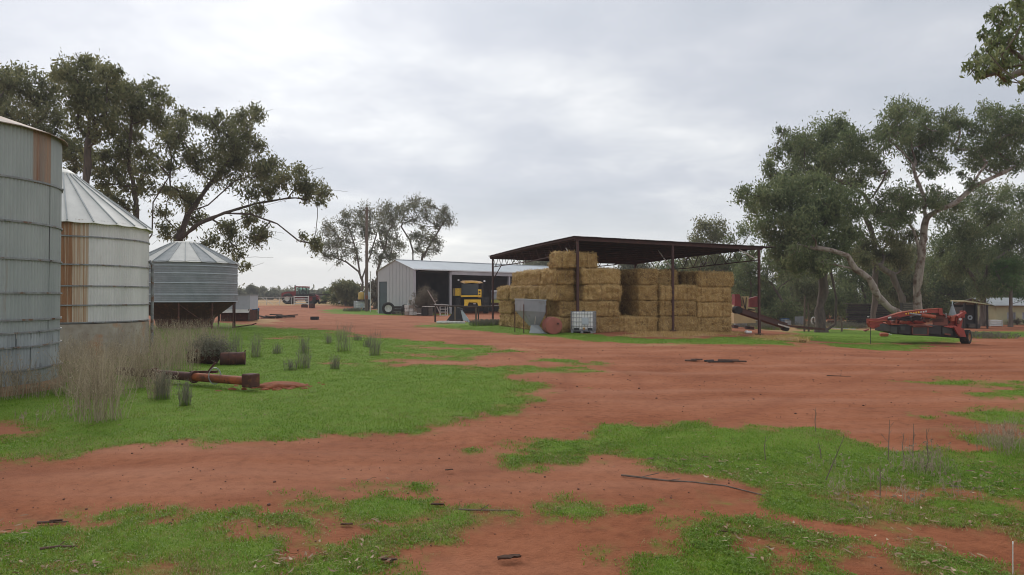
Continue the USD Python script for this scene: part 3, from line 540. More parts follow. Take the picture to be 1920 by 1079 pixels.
for k in range(10):
    a = -PI / 2 + .32 + k * 2 * PI / 10; d = np.array([math.cos(a), math.sin(a), 0]); p = np.array([S3[0], S3[1], 0]) + d * (R3 - .06)
    lg = MB().bar((p[0], p[1], -.1), (p[0], p[1], 1.7), .07).build('leg', 'dark_rust', s3)
    a2 = a + 2 * PI / 10; p2 = np.array([S3[0] + math.cos(a2) * (R3 - .06), S3[1] + math.sin(a2) * (R3 - .06), 0])
    if k % 2 == 0: MB().bar((p[0], p[1], 1.5), (p2[0], p2[1], .1), .04).build('brace', 'dark_rust', s3)
# field bin behind the third silo
b0, b1 = at(400, 600, 56), at(472, 600, 57.5); zz = float(zt(b1[0], 57))
fb = thing('field_bin', 'small galvanised field bin on rusty skids behind the raised silo', 'bin', (b1[0], b1[1], zz))
W = b1[0] - b0[0]; cx = (b0[0] + b1[0]) / 2
MB().prism([(-W / 2, .95), (W / 2, .95), (W / 2, 2.05), (-W / 2, 2.05)], (cx, 58, 0), (1, 0, 0), (0, 0, 1), 1.8).build('bin_body', 'plate_grey', fb)
MB().hull([(cx - W / 2, 57.08, .95), (cx + W / 2, 57.08, .95), (cx - W / 2 - .05, 56.8, .70), (cx + W / 2, 56.8, .70), (cx - W / 2, 57.08, .88), (cx + W / 2, 57.08, .88), (cx - W / 2 - .05, 56.8, .66), (cx + W / 2, 56.8, .66)]).build('lip', 'silo_roof_pale', fb)
MB().box((cx, 58, 2.09), (W + .1, 1.9, .06)).build('lid', 'roof_stripe_grey', fb)
MB().box((cx, 58, .45), (W * .96, 1.5, .86)).build('base_frame', 'dark_rust', fb)
for x_ in (cx - W / 2 + .05, cx + W / 2 - .05):
    for y_ in (57.0, 58.8): MB().bar((x_, y_, zz - .05), (x_, y_, .95), .09).build('leg', 'timber_grey', fb)
p = gp(479, 599); dr = thing('drum', 'dark drum with a blue rim beside the galvanised field bin', 'drum', p)
MB().lathe([(0, 0), (.3, 0), (.31, .05), (.3, .3), (.315, .32), (.3, .34), (.3, .62), (.315, .64), (.3, .66), (.3, .95), (.31, .98), (.28, .98), (.28, .94), (0, .94)], p, n=20).build('barrel', 'mower_curtain', dr, smooth=40)
MB().lathe([(.302, .72), (.318, .74), (.318, .96), (.302, .98)], p, n=20).build('band', 'blue_plastic', dr, smooth=40)
# scrap heap of old planks
p = gp(520, 598); hp = thing('timber_pile', 'low heap of dark old timber beyond the raised silo', 'timber pile', p)
for k in range(16):
    q = p + np.array([rs.uniform(-1.6, 1.5), rs.uniform(0, 1.4), .05 + rs.uniform(0, .32) * (1 - k / 30)]); a = rs.normal(0, .25); L = rs.uniform(.7, 1.6)
    MB().box(q, (L, .16, .09), rz=a, ry=rs.normal(0, .08), bevel=.01).build('plank', 'timber_dark' if k % 3 else 'timber_grey', hp)
p = gp(590, 600); cr = thing('crate', 'small black crate lying alone on the red track', 'crate', p, rz=.1)
b = MB().box(p + [0, 0, .03], (.62, .42, .05), bevel=.01)
for s_ in (-1, 1): b.box(p + [s_ * .3, 0, .14], (.03, .42, .26)); b.box(p + [0, s_ * .2, .14], (.62, .03, .26))
b.build('crate_body', 'black_plastic', cr)
# ---------------------------------------------------------------- hay shed
P1 = np.array([3.49, 37.8]); U = np.array([11.0, 3.9]); LU = np.linalg.norm(U); U = U / LU; V_ = np.array([-U[1], U[0]]); LV = 14.6
def hs(u, v, z=0.0): q = P1 + U * u + V_ * v; return np.array([q[0], q[1], z])
HU = [.0, LU / 2, LU]
def zr(u, v): return 5.12 - .021 * u - .016 * v + .05 * math.sin(PI * np.clip(v / LV, 0, 1))
o = hs(0, 0); o[2] = float(zt(o[0], o[1]))
hsd = thing('hay_shed', 'open-sided rust-brown hay shed with a nearly flat corrugated roof over the bales', 'shed', o)
for u in HU:
    for v in (0, LV):
        q = hs(u, v); z = float(zt(q[0], q[1]))
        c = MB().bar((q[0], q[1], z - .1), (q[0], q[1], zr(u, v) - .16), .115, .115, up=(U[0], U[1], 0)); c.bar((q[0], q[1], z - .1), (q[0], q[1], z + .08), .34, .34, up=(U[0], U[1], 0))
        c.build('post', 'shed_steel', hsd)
for u in HU:                                   # lattice trusses from front to back
    tr = MB(); top = [hs(u, v, zr(u, v) - .13) for v in np.linspace(.1, LV - .1, 13)]; bot = [hs(u, v, zr(u, v) - .13 - .78 + .25 * abs(v / LV - .5)) for v in np.linspace(.1, LV - .1, 13)]
    tr.tube(top, .038, 6); tp = tr.build('truss', 'shed_steel', hsd)
    MB().tube(bot, .034, 6).build('bottom_chord', 'shed_steel', tp)
    for k in range(12):
        MB().tube([top[k], (bot[k] + bot[k + 1]) / 2], .020, 5).build('web_bar', 'shed_steel', tp); MB().tube([(bot[k] + bot[k + 1]) / 2, top[k + 1]], .020, 5).build('web_bar', 'shed_steel', tp)
for k, v in enumerate(np.linspace(.75, LV - .5, 11)): MB().bar(hs(-.15, v, zr(0, v) - .075), hs(LU + .2, v, zr(LU, v) - .075), .06, .09).build('purlin', 'shed_steel', hsd)
for v in (-.03, LV + .03): MB().bar(hs(-.2, v, zr(0, v) - .10), hs(LU + .2, v, zr(LU, v) - .10), .05, .19).build('fascia_beam', 'shed_steel', hsd)
for u in (-.2, LU + .22):
    MB().prism([(v, zr(u, v) - .12) for v in np.linspace(-.1, LV + .1, 15)] + [(v, zr(u, v) - .015) for v in np.linspace(LV + .1, -.1, 15)], hs(u, 0), (V_[0], V_[1], 0), (0, 0, 1), .03).build('barge_board', 'shed_steel', hsd)
for u in HU[:2]: MB().tube([hs(u, .1, 3.55), hs(u, .75, 4.0), hs(u + .02, 1.55, 4.62)], .035, 6).build('knee_brace', 'pale_rod', hsd)
MB().tube([hs(LU, .1, 4.1), hs(LU - 1.3, .1, 4.68)], .03, 6).build('knee_brace', 'pale_rod', hsd)
MB().tube([hs(0, LV - .1, 3.2), hs(.1, LV - 1.5, 4.1)], .035, 6).build('knee_brace', 'shed_steel', hsd)
us = np.arange(-.3, LU + .3, .762)
for k, u0 in enumerate(us):                    # roof sheets, corrugated along v
    nu = 50; uu = np.linspace(u0, u0 + .79, nu); vv = np.linspace(-.22, LV + .22, 9); dz = .017 * np.sin(uu / .0762 * 2 * PI) + (.004 if k % 2 else 0)
    Vv = []
    for t in (0, 1):
        for v in vv:
            q = P1[None] + uu[:, None] * U + v * V_; z = np.array([zr(a, v) for a in uu]) + dz - t * .003 + .012; Vv.append(np.column_stack([q, z]))
    Vv = np.vstack(Vv); m = nu * 9; i, j = np.meshgrid(np.arange(8), np.arange(nu - 1), indexing='ij')
    f = np.stack([i * nu + j, i * nu + j + 1, (i + 1) * nu + j + 1, (i + 1) * nu + j], -1).reshape(-1, 4); f = np.vstack([f, (f + m)[:, ::-1]])
    jj = np.arange(nu - 1); f = np.vstack([f, np.stack([m + jj, m + jj + 1, jj + 1, jj], 1)])
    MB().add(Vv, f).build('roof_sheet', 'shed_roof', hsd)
# ---------------------------------------------------------------- straw bales
BL, BW, BH = 2.4, 1.2, .87
M['straw_bale'] = usdkit.material(stage, '/World/Looks/straw_bale', {
    'tc': ('texture_coordinate', {}), 'mp': ('mapping', {'scale': (11, 14, 26)}), 'n': ('noise_texture', {'scale': 1.6, 'detail': 6, 'roughness': .75, 'distortion': .5}), 'n2': ('noise_texture', {'scale': 1.6, 'detail': 4}),
    'mpf': ('mapping', {'scale': (9, .6, .6)}), 'nf': ('noise_texture', {'scale': 1.0, 'detail': 3}), 'fl': ('rgb_ramp', {'ramp': [(.32, (.55, .5, .45)), (.5, (1, 1, 1)), (.7, (1.15, 1.15, 1.1))]}),
    'r': ('rgb_ramp', {'ramp': [(.28, (.17, .102, .040)), (.46, (.40, .262, .112)), (.64, (.56, .39, .185)), (.8, (.70, .54, .30))]}),
    'w': ('rgb_ramp', {'ramp': [(.4, (1, 1, 1)), (.7, (.68, .62, .56))]}), 'x': ('mix_color', {'blend_type': 'multiply', 'fac': .8}), 'y': ('mix_color', {'blend_type': 'multiply', 'fac': .75, 'use_clamp': False}),
    'oi': ('object_info', {}), 'rr': ('map_range', {'to_min': .8, 'to_max': 1.12}), 'h': ('hsv', {}),
    'b': ('bump', {'strength': 1.0, 'distance': .05}), 'p': ('principled_bsdf', {'roughness': .9, 'specular_ior_level': .2})},
    [('tc.object', 'mp.vector'), ('tc.object', 'n2.vector'), ('tc.object', 'mpf.vector'), ('mpf.vector', 'nf.vector'), ('nf.fac', 'fl.fac'), ('mp.vector', 'n.vector'), ('n.fac', 'r.fac'), ('n2.fac', 'w.fac'), ('r.color', 'x.a'), ('w.color', 'x.b'), ('x.result', 'y.a'), ('fl.color', 'y.b'),
     ('oi.random', 'rr.value'), ('rr.result', 'h.value'), ('y.result', 'h.color'), ('h.color', 'p.base_color'), ('n.fac', 'b.height'), ('b.normal', 'p.normal')], surface='p.BSDF')
def bale_proto(k, rough):
    rng = np.random.default_rng(50 + k); pr = proto(f'straw_bale_{k}' if k else 'straw_bale')
    m = trimesh.creation.box((BL, BW, BH)); m = m.subdivide_to_size(.14); v = np.array(m.vertices); h = np.array([BL, BW, BH]) / 2
    q = v / h; rr = .10 + .12 * rough; inner = np.clip(v, -(h - rr), h - rr); d = v - inner; L = np.linalg.norm(d, axis=1, keepdims=True); v = np.where(L > 1e-6, inner + d / np.maximum(L, 1e-6) * np.minimum(L, rr), v)
    nrm = np.where(L > 1e-6, d / np.maximum(L, 1e-6), 0); fl = np.sin(v[:, 0] / BL * 2 * PI * 5.5 + rng.uniform(0, 6)) * .012      # flakes pressed along the length
    amp = (.09 + .12 * rough) * (meshkit.fbm(v * 2.6 + k * 9, 4, k) - .5) * 2
    out = v / h; out = np.where(np.abs(out) > .93, np.sign(out), 0); out = out / np.maximum(np.linalg.norm(out, axis=1, keepdims=True), 1)
    v = v + out * (amp + fl)[:, None] * [1, 1, .6]; v[:, 2] += BH / 2; v[:, 2] -= .05 * rough * np.abs(v[:, 0] / BL * 2) ** 2
    MB().add(v, m.faces).build('bale_body', 'straw_bale', pr, smooth=45, local=True)
    pts, fi = trimesh.sample.sample_surface(trimesh.Trimesh(v, m.faces, process=False), 2600, seed=k); nn = trimesh.Trimesh(v, m.faces, process=False).face_normals[fi]
    d = rng.normal(0, 1, pts.shape); d -= nn * (d * nn).sum(1, keepdims=True) * .75; d /= np.linalg.norm(d, axis=1, keepdims=True); ln = rng.uniform(.06, .24, (len(pts), 1)); s_ = np.cross(d, nn); s_ /= np.linalg.norm(s_, axis=1, keepdims=True) + 1e-9
    w = .007; a = pts - d * ln * .4; b = pts + d * ln * .6 + nn * rng.uniform(0, .075, (len(pts), 1))
    Vq = np.stack([a - s_ * w, a + s_ * w, b + s_ * w, b - s_ * w], 1).reshape(-1, 3)
    MB().add(Vq, np.arange(len(Vq)).reshape(-1, 4)).build('loose_straw', 'straw_fibre', pr, kind='stuff', local=True, extra={'tone': np.repeat(rng.uniform(0, 1, len(pts)), 4)})
    tw = MB()
    for y in np.linspace(-.45, .45, 5):
        g = np.linspace(0, 2 * PI, 40); e = 6; x = (BL / 2 + .004) * np.sign(np.cos(g)) * np.abs(np.cos(g)) ** (2 / e); z = BH / 2 + (BH / 2 - .004) * np.sign(np.sin(g)) * np.abs(np.sin(g)) ** (2 / e)
        tw.tube(np.stack([x, np.full(40, y), z], -1), .006, 4, cap=False)
    tw.build('twine', 'stick', pr, local=True); return pr
BALES = [bale_proto(k, r) for k, r in enumerate((.15, .3, .55, .2, .8, .4))]
ordinal = ['bottom', 'second', 'third', 'fourth', 'top']
def bale(u, v, course, along, label, sk=0.0, var=None, z=None):
    q = hs(u, v); z = course * BH + float(zt(q[0], q[1])) - .02 if z is None else z
    a = math.atan2(U[1], U[0]) + (PI / 2 if along == 'v' else 0) + rs.normal(0, .03) + sk
    copy(BALES[int(rs.integers(len(BALES))) if var is None else var], 'straw_bale', label, 'bale', (q[0], q[1], z), a + (PI if rs.uniform() < .5 else 0), 'square straw bales stacked in the hay shed')
vname = ['front', 'second from the front', 'third from the front', 'rearmost']
for c in range(4):                              # left stack, its left side of bales laid front to back
    nrow = 4 if c < 3 else 3
    for k in range(nrow):
        bale(-.5 + rs.normal(0, .09) - (.12 if c == 2 else 0), 1.62 + 2.38 * k + rs.normal(0, .09) + (.3 if c == 2 and k == 3 else 0), c, 'v', f'straw bale, {ordinal[c]} course, left flank of the left stack, {vname[k] if not (c == 3 and k == 2) else "rear end"}', var=[1, 2, 5, 4][(k + c) % 4])
for c in range(4):                              # left stack, long sides to the front
    bale(1.34 + (.12 if c == 2 else 0) + rs.normal(0, .03), .58 - (.08 if c == 2 else 0), c, 'u', f'straw bale lying lengthwise at the right front of the left stack, {ordinal[c]} course', var=[3, 1, 4, 1][c])
bale(.08, .75, 4, 'u', 'single straw bale on top of the left stack, just under the roof', var=5)
for c in range(4):
    for k in range(3): bale(1.95, 2.45 + 2.4 * k, c, 'v', f'shaded straw bale, {ordinal[c]} course, right flank of the left stack, {vname[k]}', var=[0, 1, 3][k])
    bale(.72, 2.45, c, 'v', f'straw bale enclosed in the middle of the left stack, {ordinal[c]} course', var=0)
bale(3.72, .7, 0, 'u', 'low straw bale on the ground in the shadowed gap between the two stacks', var=3)
for c in range(4):
    bale(3.55, 2.9, c, 'u', f'straw bale at the back of the gap between the stacks, {ordinal[c]} course', var=0)
    bale(4.40, 1.32, c, 'v', f'straw bale set back in shade beside the right stack, {ordinal[c]} course', var=3)
for c in range(4):
    for k in range(2):
        if c == 3:
            bale([5.25, 8.75][k] + (0 if k else .35), .62 + (.9 if k == 0 else 0), c, 'u', f'straw bale on the top course of the right stack, {"left of the notch" if k == 0 else "at the far right end"}', var=0 if k else 3)
        else:
            bale([6.25, 8.62][k], .62, c, 'u', f'straw bale in the front of the right stack, {ordinal[c]} course, {"left" if k == 0 else "right"} half', var=[0, 3][(k + c) % 2])
        if c < 3 or k: bale([6.25, 8.70][k], 1.9, c, 'u', f'straw bale, {ordinal[c]} course, second row of the right stack, {"left" if k == 0 else "right"} half', var=0)
# ---------------------------------------------------------------- machinery shed
A0 = np.array([-10.85, 79.0]); FD = np.array([.722, .692]); GD = np.array([-.692, .722]); GL, FL, EV, PK = 7.3, 25.0, 5.05, 6.2
def ms(t, g, z=0.0): q = A0 + FD * t + GD * g; return np.array([q[0], q[1], z])
msd = thing('machinery_shed', 'long pale grey steel machinery shed with an open front behind the hay shed', 'shed', ms(0, 0))
fz, gzv = (FD[0], FD[1], 0), (GD[0], GD[1], 0)
dw0, dw1, dh = 5.4, 7.05, 3.75
for poly_ in ([(0, 0), (dw0, 0), (dw0, dh), (dw0, EV + .55), (GL / 2, PK), (0, EV)], [(dw0, dh), (dw1, dh), (dw1, EV + .08), (dw0, EV + .55)], [(dw1, 0), (GL, 0), (GL, EV), (dw1, EV + .08)]):
    MB().prism(poly_, ms(.03, 0), gzv, (0, 0, 1), .05).build('gable_wall', 'shed_wall', msd)
for k in range(11):
    g = .25 + k * .66
    if g < dw0: MB().bar(ms(-.005, g, 0), ms(-.005, g, EV - .05 + (PK - EV) * (1 - abs(g / GL * 2 - 1))), .03, .012, up=gzv).build('wall_rib', 'shed_wall', msd)
rd = MB().bar(ms(.12, dw0, dh / 2), ms(.12, dw1, dh / 2), .04, dh).build('roller_door', 'roller_door', msd)
for z in np.arange(.3, dh, .3): MB().bar(ms(.09, dw0, z), ms(.09, dw1, z), .03, .05).build('slat', 'roller_door', rd)
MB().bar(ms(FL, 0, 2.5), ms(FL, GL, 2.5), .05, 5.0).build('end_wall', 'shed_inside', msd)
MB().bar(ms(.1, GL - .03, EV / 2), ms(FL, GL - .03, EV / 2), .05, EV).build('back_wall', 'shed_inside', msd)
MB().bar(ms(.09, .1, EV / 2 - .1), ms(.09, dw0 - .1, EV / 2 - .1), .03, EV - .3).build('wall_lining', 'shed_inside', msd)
for k, t in enumerate(np.arange(-.15, FL + .1, .9)):
    for side in (0, 1):
        b = MB(); g0_, g1_ = (-.12, GL / 2) if side == 0 else (GL + .12, GL / 2); z0_ = EV - .04
        b.bar(ms(t + .45, g0_, z0_), ms(t + .45, g1_, PK + .02), .9, .02)
        for r_ in (.1, .4, .7): b.bar(ms(t + r_, g0_, z0_ + .02), ms(t + r_, g1_, PK + .04), .05, .03)
        b.build('roof_sheet', 'shed_white', msd)
MB().bar(ms(-.2, GL / 2, PK + .06), ms(FL + .1, GL / 2, PK + .06), .3, .05).build('ridge_cap', 'shed_white', msd)
for k, t in enumerate((.1, 5.2, 14.6, FL - .1)): MB().bar(ms(t, .12, -.1), ms(t, .12, EV - .1), .26, .22, up=fz).build('post', 'shed_post', msd)
MB().bar(ms(5.2, -.02, EV - .30), ms(FL, -.02, EV - .30), .12, .42).build('header_beam', 'shed_post', msd)
MB().bar(ms(-.1, -.1, EV - .02), ms(FL, -.1, EV - .02), .12, .13).build('gutter', 'shed_white', msd)
for t in (5.2, 14.6): 
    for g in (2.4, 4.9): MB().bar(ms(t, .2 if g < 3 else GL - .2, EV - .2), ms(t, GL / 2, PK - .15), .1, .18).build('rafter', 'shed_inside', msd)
MB().bar(ms(.2, GL / 2, .03), ms(FL - .1, GL / 2, .03), GL - .4, .05).build('floor_slab', 'soil_pile', msd)
# ---------------------------------------------------------------- trees
def leaves(rng, centers, n, sig, L, W, flat=.75, droop=.8):
    """rhombic leaves around clump centres (arrays): vertices, faces, tone"""
    c = np.repeat(centers, n, 0); s = np.repeat(sig, n); tt = np.repeat(rng.normal(.5, .20, len(centers)), n)
    p = c + rng.normal(0, 1, c.shape) * s[:, None] * [1, 1, flat]; p[:, 2] -= np.abs(rng.normal(0, .35, len(p))) * s * (droop > 0)
    k = len(p); d = rng.normal(0, 1, (k, 3)); d[:, 2] -= droop * 1.3; d /= np.linalg.norm(d, axis=1, keepdims=True)
    s_ = np.cross(d, rng.normal(0, 1, (k, 3))); s_ /= np.linalg.norm(s_, axis=1, keepdims=True) + 1e-9
    l = L * rng.uniform(.6, 1.3, (k, 1)); w = W * rng.uniform(.7, 1.3, (k, 1))
    V = np.stack([p - d * l / 2, p + s_ * w / 2 - d * l * .1, p + d * l / 2, p - s_ * w / 2 - d * l * .1], 1).reshape(-1, 3)
    tone = np.repeat(np.clip(tt + rng.normal(0, .16, k), 0, 1), 4)
    return V, np.arange(4 * k).reshape(-1, 4), tone
def tree(name, label, trunk, clumps, leaf='leaf_olive', bark='bark_dark', seed=0, r0=.3, dens=150, L=.33, W=.11, tip=.018, group=None, tufts=11, flat=.92, limbs_extra=(), droop=.8, deadtwigs=0, sig=.26, gnarl=.12, cat='tree', fill=True):
    """trunk: polyline (world points) or several; clumps: (x, y, z, r) array. Limbs grow from the trunk to every clump; leaves sit in tufts inside the clumps."""
    rng = np.random.default_rng(seed); clumps = np.asarray(clumps, float)
    if fill: ex = clumps.copy(); d_ = rng.normal(0, 1, (len(ex), 3)); d_ /= np.linalg.norm(d_, axis=1, keepdims=True); ex[:, :3] += d_ * ex[:, 3:] * [1.0, 1.4, .95]; ex[:, 3] *= rng.uniform(.6, .95, len(ex)); clumps = np.vstack([clumps, ex])
    base = trunk[0]; t = thing(name, label, cat, base, group=group)
    nodes, par, fixed = [], [], []
    def addline(pts, parent, sub=.5):
        for a, b in zip(pts[:-1], pts[1:]):
            n = max(int(np.linalg.norm(np.subtract(b, a)) / sub), 1)
            for q in range(1, n + 1): nodes.append(np.asarray(a) + (np.asarray(b) - np.asarray(a)) * q / n); par.append(parent); parent = len(nodes) - 1
        return parent
    tr = np.asarray(trunk, float); nodes.append(tr[0]); par.append(-1)
    tr2 = tr.copy(); addline(tr2, 0); J = rng.normal(0, 1, (len(nodes) + 4, 3)); J = (J[:-4] + J[1:-3] + J[2:-2] + J[3:-1]) / 4
    for q in range(1, len(nodes)): nodes[q] = nodes[q] + J[q] * [.55, .55, .1] * r0; ntr = len(nodes)
    for ln in limbs_extra:
        ln = np.asarray(ln, float); N = np.array(nodes); addline(ln, int(np.argmin(np.linalg.norm(N - ln[0], axis=1))))
    ntrx = len(nodes)
    order = np.argsort([np.min(np.linalg.norm(np.array(nodes) - c[:3], axis=1)) for c in clumps]); tips = []
    for q in order:
        c = clumps[q, :3]; r = clumps[q, 3]; N = np.array(nodes); dv = c - N; dist = np.linalg.norm(dv, axis=1)
        cost = dist + 1.4 * np.maximum(0, N[:, 2] - c[2] + .15 * dist) + .35 * np.maximum(0, .35 * dist - (dv[:, 2])) + (np.arange(len(N)) < 3) * 2
        k = int(np.argmin(cost)); a = N[k]; D = dist[k]
        mid = (a + c) / 2 + rng.normal(0, gnarl, 3) * D + np.array([0, 0, -.05 * D if c[2] > a[2] else .12 * D]); n = max(int(D / .45), 2); u = np.linspace(0, 1, n + 1)[1:, None]
        pts = (1 - u) ** 2 * a + 2 * u * (1 - u) * mid + u ** 2 * c + rng.normal(0, .03, (n, 3)) * D * .35 * np.sin(u * PI)
        p = k
        for x in pts: nodes.append(x); par.append(p); p = len(nodes) - 1
        tips.append(p)
    # tufts inside clumps with twigs
    tc, tsg, tn = [], [], []
    for q, tipn in zip(order, tips):
        x, y, z, r = clumps[q]; n = max(int(tufts * min(1.6, .5 + r * .5)), 5)
        d = rng.normal(0, 1, (n, 3)); d /= np.linalg.norm(d, axis=1, keepdims=True); rr = r * rng.uniform(.1, 1, n) ** .6 * 1.15
        o = np.array([x, y, z]) + d * rr[:, None] * [1, 1, flat]
        for k in range(n):
            m = (nodes[tipn] + o[k]) / 2 + rng.normal(0, .06, 3) * r; nodes.append(m); par.append(tipn); nodes.append(o[k]); par.append(len(nodes) - 2); tips.append(len(nodes) - 1)
        s = r * 1.5 * sig * rng.uniform(.7, 1.25, n); tc.append(o); tsg.append(s); tn.append(np.maximum((1.25 * dens * PI * r * r / n * rng.uniform(.5, 1.5, n)).astype(int), 3))
    for k in range(deadtwigs):
        q = int(rng.integers(len(clumps))); tipn = tips[min(q, len(order) - 1)]; a = nodes[tipn]; d = a - tr[-1]; d[2] = -abs(d[2]) * .15; d /= np.linalg.norm(d) + 1e-9
        b = a + (d + rng.normal(0, .45, 3)) * rng.uniform(.6, 1.6); nodes.append((a + b) / 2 + rng.normal(0, .08, 3)); par.append(tipn); nodes.append(b); par.append(len(nodes) - 2)
    N = np.array(nodes); par_ = np.array(par); cnt = np.zeros(len(N)); child = [[] for _ in N]
    for k in range(1, len(N)): child[par_[k]].append(k)
    for k in range(len(N) - 1, -1, -1): cnt[k] = max(1, sum(cnt[c] for c in child[k]))
    rad = tip * .62 * cnt ** .40; g_ = np.clip(np.log(np.maximum(cnt, 1) / cnt[0] * 40) / np.log(40), 0, 1); rad = rad * (r0 / rad[0]) ** (g_ ** 2.2)
    rad = rad * (1 + .09 * rng.normal(0, 1, len(rad)) * (rad > .05)); rad[0] *= 1.45; rad[1] *= 1.12
    tm, lm = MB(), MB(); started = [(0, None)]
    while started:
        k, pre = started.pop(); ch = [k] if pre is None else [pre, k]
        while child[k]:
            cs = sorted(child[k], key=lambda c: -cnt[c]); [started.append((c, k)) for c in cs[1:]]; k = cs[0]; ch.append(k)
        if len(ch) < 2: continue
        rr = rad[ch].copy()
        if pre is not None: rr[0] = min(rad[ch[0]] * .8, rr[1] * 1.25)
        big = rr.max()
        (tm if pre is None else lm).tube(N[ch], rr, 10 if big > .12 else (6 if big > .04 else 3), cap=big > .05)
    tm.build('trunk', bark, t, smooth=60)
    if lm.v: lm.build('limbs', bark, t, smooth=True, kind='stuff')
    tc, tsg, tn = np.vstack(tc), np.concatenate(tsg), np.concatenate(tn); V, f, tone = leaves(rng, tc, tn, tsg, L, W, .95, droop)
    MB().add(V, f).build('crown', leaf, t, extra={'tone': tone}); return t
def cl(list_, sx, ox, sy, oy, Y, half, seed, rmul=1.0):
    """clumps given as (x, y, radius) in an enlarged view -> world; each gets its own depth inside the crown"""
    rng = np.random.default_rng(seed); out = []
    for x, y, r in list_:
        d = Y + rng.uniform(-half, half); p = at(ox + x / sx, oy + y / sy, d); out.append([*p, r / sx / F * d * rmul])
    return np.array(out)
def pl(pts, Y, sx=1, ox=0, sy=1, oy=0): return np.array([at(ox + p[0] / sx, oy + p[1] / sy, Y + (p[2] if len(p) > 2 else 0)) for p in pts])
def grounded(P): P = np.array(P); P[0, 2] = float(zt(P[0, 0], P[0, 1])) - .1; return P
# left group, behind the silos
L1 = [(60, 180, 60), (30, 260, 60), (-30, 200, 60), (-40, 300, 60), (150, 230, 70), (240, 210, 50), (90, 330, 80), (200, 330, 70), (290, 320, 60), (40, 400, 60), (140, 420, 60), (260, 420, 60), (330, 420, 55), (-30, 400, 60), (300, 520, 60), (400, 560, 50), (380, 640, 50), (420, 700, 45), (330, 600, 50), (200, 500, 60), (60, 500, 60)]
tree('gum_tree', 'dark spreading gum tree furthest left, its crown over the largest silo', grounded(pl([(70, 620), (75, 480), (60, 330), (50, 250)], 52)), cl(L1, 3, 0, 3, 80, 52, 3.0, 1), seed=1, r0=.3)
L2 = [(400, 150, 70), (480, 130, 60), (560, 150, 50), (640, 160, 40), (430, 220, 70), (520, 230, 80), (600, 240, 70), (380, 290, 60), (470, 320, 80), (560, 330, 80), (650, 300, 60), (520, 420, 70), (600, 430, 60), (440, 400, 50), (610, 520, 50), (500, 540, 40), (345, 200, 45), (440, 480, 40)]
tree('gum_tree', 'tallest gum tree on the left, its bare trunk showing beside the pale silo roof', grounded(pl([(162, 620), (161, 480), (162, 340), (168, 230), (172, 180)], 46)), cl(L2, 3, 0, 3, 80, 46, 2.6, 2), seed=2, r0=.23)
L3 = [(700, 270, 60), (760, 260, 50), (830, 240, 45), (880, 300, 50), (920, 330, 40), (780, 340, 70), (700, 370, 70), (830, 400, 60), (740, 440, 60), (680, 460, 50), (900, 440, 60), (660, 560, 50), (720, 600, 60), (620, 640, 60), (560, 640, 50), (700, 700, 60), (800, 620, 60), (640, 740, 60), (720, 820, 50), (680, 880, 40), (840, 700, 50), (760, 520, 45), (560, 740, 45), (780, 780, 40), (600, 850, 50), (560, 900, 45), (620, 930, 40), (820, 830, 40), (500, 660, 45), (470, 600, 45), (700, 930, 40)]
tree('gum_tree', 'twin-stemmed dark gum behind the ribbed silo roof, middle of the left group', grounded(pl([(268, 620), (262, 470), (252, 380), (240, 290), (250, 190)], 50)), cl(L3, 3, 0, 3, 80, 50, 2.8, 3), seed=3, r0=.22, limbs_extra=[pl([(263, 470), (285, 440), (287, 380), (318, 330), (345, 310)], 50)])
L4 = [(1040, 420, 45), (1110, 430, 45), (960, 460, 60), (1000, 530, 60), (930, 540, 60), (1190, 440, 45), (1250, 450, 45), (1370, 410, 50), (1440, 410, 50), (1390, 480, 45), (1320, 470, 40), (1220, 560, 65), (1310, 570, 60), (1400, 560, 50), (1480, 580, 35), (1160, 640, 70), (1250, 650, 70), (1350, 650, 60), (1090, 640, 60),
      (1430, 700, 70), (1500, 740, 60), (1320, 740, 70), (1220, 740, 60), (1600, 760, 60), (1690, 720, 40), (1680, 800, 60), (1760, 800, 50), (1810, 850, 45), (1540, 820, 50), (1430, 820, 60), (1000, 830, 60), (1060, 900, 60), (960, 850, 45), (1740, 860, 40), (1790, 900, 25), (1100, 1000, 50), (1280, 1040, 50), (900, 950, 40), (1450, 930, 40), (1480, 1050, 40), (920, 700, 50),
      (1365, 1260, 26), (1340, 1210, 26), (1300, 1130, 55), (1420, 1100, 50), (1180, 1100, 45), (1770, 1120, 42), (1690, 1090, 25), (1000, 1060, 45), (930, 1060, 40), (1390, 1010, 45)]
tree('gum_tree', 'broad dark gum leaning right, low limbs hanging over the raised silo', grounded(pl([(337, 640), (337, 520), (334, 450), (325, 420)], 54)), cl(L4, 3, 0, 3, 80, 54, 2.6, 4), seed=4, r0=.33, deadtwigs=60,
     limbs_extra=[pl([(335, 452), (372, 420, -1), (420, 400, -1), (480, 382, -.5), (540, 372)], 54), pl([(420, 400, -1), (470, 402, -1.5), (520, 420, -2), (560, 452, -2)], 54), pl([(334, 450), (355, 400, .5), (390, 350, .8), (430, 300, 1), (460, 235, 1)], 54), pl([(334, 446), (348, 400, -.5), (390, 385, -1.2), (440, 340, -1.6), (500, 320, -1.8)], 54)])
